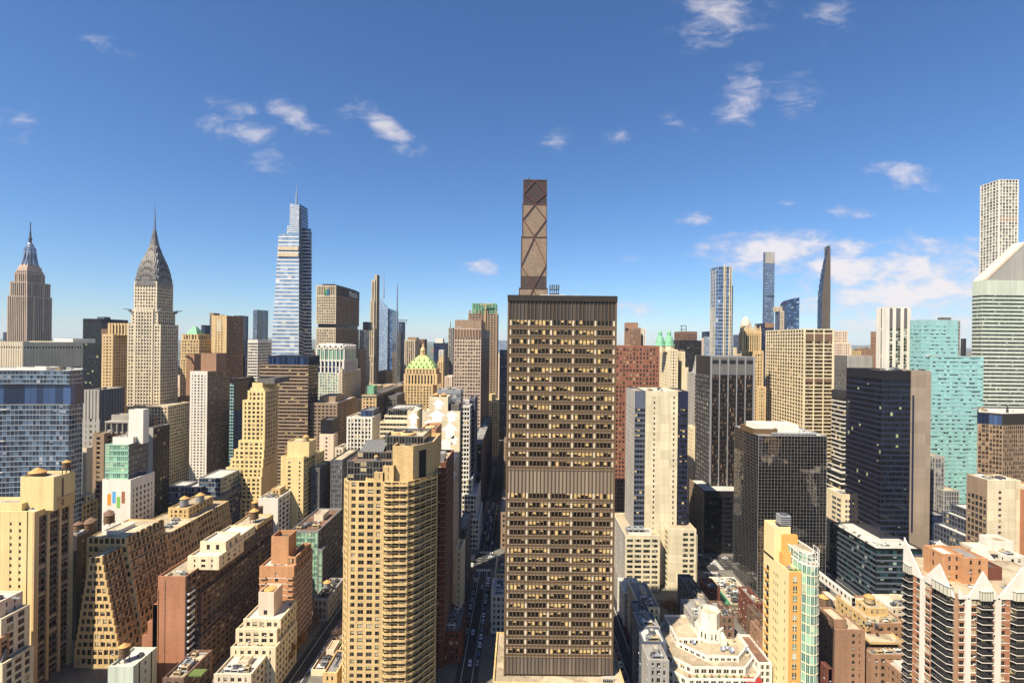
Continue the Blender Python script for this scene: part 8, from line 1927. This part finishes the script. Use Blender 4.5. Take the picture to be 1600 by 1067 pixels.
# ================================================================== trees (late winter: bare or brown)
BARK = wall_mat('bark', (112, 92, 76), .3, k=.5)
_tree = {}
def tree_meshes(kind, seed):
    key = (kind, seed)
    if key in _tree: return _tree[key]
    r = random.Random(seed * 17 + len(kind)); tr = MB(); cr = MB()
    lm = {'brown': plain_mat('dry_leaves', (176, 124, 66), .9, var=.55, scale=1.2), 'bare': plain_mat('bare_twigs', (150, 116, 92), .9, var=.4, scale=1.2), 'green': plain_mat('leaves', (112, 128, 52), .9, var=.5, scale=1.2)}[kind]
    H = 9.5; tr.lathe(0, 0, [(.32, 0), (.24, 1.6), (.2, 3.2)], 8, BARK)
    tips = []
    for k in range(8):
        a = k * 2.4 + r.uniform(-.3, .3); z0 = r.uniform(2.4, 3.6); L = r.uniform(2.2, 3.6); el = r.uniform(.6, 1.2)
        p = Vector((0, 0, z0)); q = p + Vector((cos(a) * cos(el), sin(a) * cos(el), sin(el))) * L
        tr.bar(p, q, .16, BARK)
        for m in range(4):
            a2 = a + r.uniform(-1, 1); e2 = el + r.uniform(-.5, .4); q2 = q + Vector((cos(a2) * cos(e2), sin(a2) * cos(e2), sin(e2))) * r.uniform(1.2, 2.4)
            tr.bar(q, q2, .07, BARK); tips.append(q2); tips.append((q + q2) / 2)
    n = {'brown': 26, 'bare': 12, 'green': 26}[kind]
    for t in tips:
        for m in range(n):
            c = t + Vector((r.gauss(0, .55), r.gauss(0, .55), r.gauss(0, .5)))
            if kind == 'bare':
                d = Vector((r.gauss(0, 1), r.gauss(0, 1), abs(r.gauss(0, 1)) + .2)).normalized() * r.uniform(.5, 1.1); s = d.cross(Vector((r.random(), r.random(), r.random()))).normalized() * .035
                cr.face([tuple(c - s), tuple(c + s), tuple(c + d)], lm)
            else:
                d = Vector((r.gauss(0, 1), r.gauss(0, 1), r.gauss(0, 1))).normalized() * .2; s = d.cross(Vector((r.random() - .5, r.random() - .5, r.random() - .5))).normalized() * .16
                cr.face([tuple(c - d), tuple(c + s), tuple(c + d), tuple(c - s)], lm)
    a, c = tr.build('trunk'), cr.build('crown'); ms = (a.data, c.data)
    bpy.data.objects.remove(a); bpy.data.objects.remove(c); _tree[key] = ms
    return ms
def tree(x, y, kind, seed, s, label, group=None, z=.15):
    r = empty('tree', (x, y, z)); r.scale = (s, s, s); r.rotation_euler = (0, 0, seed * 1.3); tag(r, label, 'tree', group)
    for nm, me in zip(('trunk', 'crown'), tree_meshes(kind, seed % 3)):
        o = bpy.data.objects.new(nm, me); COL.objects.link(o); o.parent = r
def at(px, py): 
    """the ground point seen at a photo pixel"""
    u, v = uv(px, py); Yg = EYE * F / -v; return u / F * Yg, Yg
x, y = -113, 243; tree(x, y, 'brown', 1, 1.35, 'round brown leaved tree at the bottom right of the white terraced house')
tree(-113.5, 254, 'brown', 2, 1.0, 'smaller brown tree behind the round brown one in the side street')
for k in range(9): tree(-113.4, 268 + k * 9, 'bare', k, .95, 'bare street tree in the side street right of the brown balcony tower', 'bare trees of the left side street')
for k in range(9): tree(-96.0, 262 + k * 9, 'bare', k + 1, .95, 'bare street tree in the side street right of the brown balcony tower', 'bare trees of the left side street')
for k in range(8): tree(-32.2, 262 + k * 9.5, 'bare', k, .9, 'bare street tree along the left kerb of the street left of the bronze tower', 'bare trees left of the bronze tower')
tree(-31, 333, 'bare', 2, 1.1, 'bare tree at the corner by the zebra crossing left of the bronze tower')
tree(-16.5, 306, 'green', 1, .8, 'small green tree close to the left foot of the bronze tower'); tree(-16.5, 270, 'bare', 1, .9, 'bare tree between the green one and the bronze tower podium')
for k, (xx, yy, kd) in enumerate(((84, 292, 'bare'), (90, 290, 'brown'), (94, 293, 'bare'), (99, 292, 'brown'), (79, 289, 'bare'), (104, 291, 'bare'))): tree(xx, yy, kd, k, 1.15, 'leafless brownish courtyard tree at the foot of the cream wings', 'courtyard trees below the cream wings')
for k in range(9): tree(66.2, 236 + k * 8, 'bare', k, .95, 'bare street tree right of the narrow street beside the bronze tower', 'bare trees of the right side street')
for k in range(7): tree(128.6, 238 + k * 9, 'bare', k + 2, .9, 'bare street tree facing the low white hall', 'bare trees by the white hall')
tree(87, 258, 'brown', 1, .8, 'orange brown backyard tree among the shaded townhouses'); tree(66.8, 262, 'green', 2, .6, 'small green yew beside the white flat roofed house')
for k in range(5): tree(226 - 5 + k * 3, 292 - k * 4, 'bare', k, .9, 'bare tree in front of the dark podium of the black corner tower', 'bare trees by the black podium')
for k in range(5): tree(-186 + 14 - k * .2, 232 + k * 10, 'bare', k, .85, 'bare street tree below the yellow slab', 'bare trees below the yellow slab')

# ================================================================== small things on the far avenue
print('WINDOWS', TOTAL, 'OBJECTS', len(bpy.data.objects))
for o in bpy.data.objects:
    if o.get('label') and len(o['label'].split()) > 16: print('LONG', len(o['label'].split()), o['label'])

# ================================================================== the blocks just outside the frame on the right, which the mirrored glass reflects
for (x0, x1, y0, y1, h, w_, lab) in ((236, 262, 150, 178, 118, 'tan', 'tan brick tower just past the right edge, mirrored in the dark glass block'), (206, 232, 112, 142, 92, 'brown', 'brown tower just past the right edge, mirrored in the dark glass block'), (180, 204, 84, 110, 74, 'cream', 'cream block just past the right edge, mirrored in the dark glass block'),
        (262, 292, 104, 140, 140, 'lime', 'grey tower past the right edge, mirrored in the dark glass block'), (300, 330, 150, 190, 96, 'brick', 'red brick block past the right edge, mirrored in the dark glass block'), (300, 340, 40, 80, 120, 'gold', 'golden block past the right edge, mirrored in the dark glass block')):
    b = Bld('apartment_tower', lab, 'building', ((x0 + x1) / 2, (y0 + y1) / 2, .15)); z = h
    mb = b.p('wall'); mb.prism([(x0, y0), (x1, y0), (x1, y1), (x0, y1)], .15, h, M[w_]); q = b.p('window')
    nf = int(h / 3.2)
    for i in range(nf):
        for k in range(int((y1 - y0) / 3.4)):
            ya = y0 + .8 + k * 3.4; za = 2 + i * 3.2; q.face([(x0 - .05, ya + 2, za), (x0 - .05, ya, za), (x0 - .05, ya, za + 1.7), (x0 - .05, ya + 2, za + 1.7)], G['apt'], [(0, 0), (1, 0), (1, 1), (0, 1)])
        for k in range(int((x1 - x0) / 3.4)):
            xa = x0 + .8 + k * 3.4; za = 2 + i * 3.2; q.face([(xa + 2, y1 + .05, za), (xa, y1 + .05, za), (xa, y1 + .05, za + 1.7), (xa + 2, y1 + .05, za + 1.7)], G['apt'], [(0, 0), (1, 0), (1, 1), (0, 1)])
    for o_ in [b]: b.done()

# ================================================================== the air
hz = MB(); hz.box(-24000, 24000, -900, 21000, -2.0, 470, None or PL['white']); ho = hz.build('haze'); ho['kind'] = 'stuff'
hm = bpy.data.materials.new('air'); hm.use_nodes = True; hn = hm.node_tree; hn.nodes.clear()
ou = hn.nodes.new('ShaderNodeOutputMaterial'); pv = hn.nodes.new('ShaderNodeVolumePrincipled')
pv.inputs['Color'].default_value = (.82, .9, 1.0, 1); pv.inputs['Density'].default_value = 3.2e-5; pv.inputs['Anisotropy'].default_value = 0.0
hn.links.new(pv.outputs[0], ou.inputs['Volume']); ho.data.materials.clear(); ho.data.materials.append(hm)
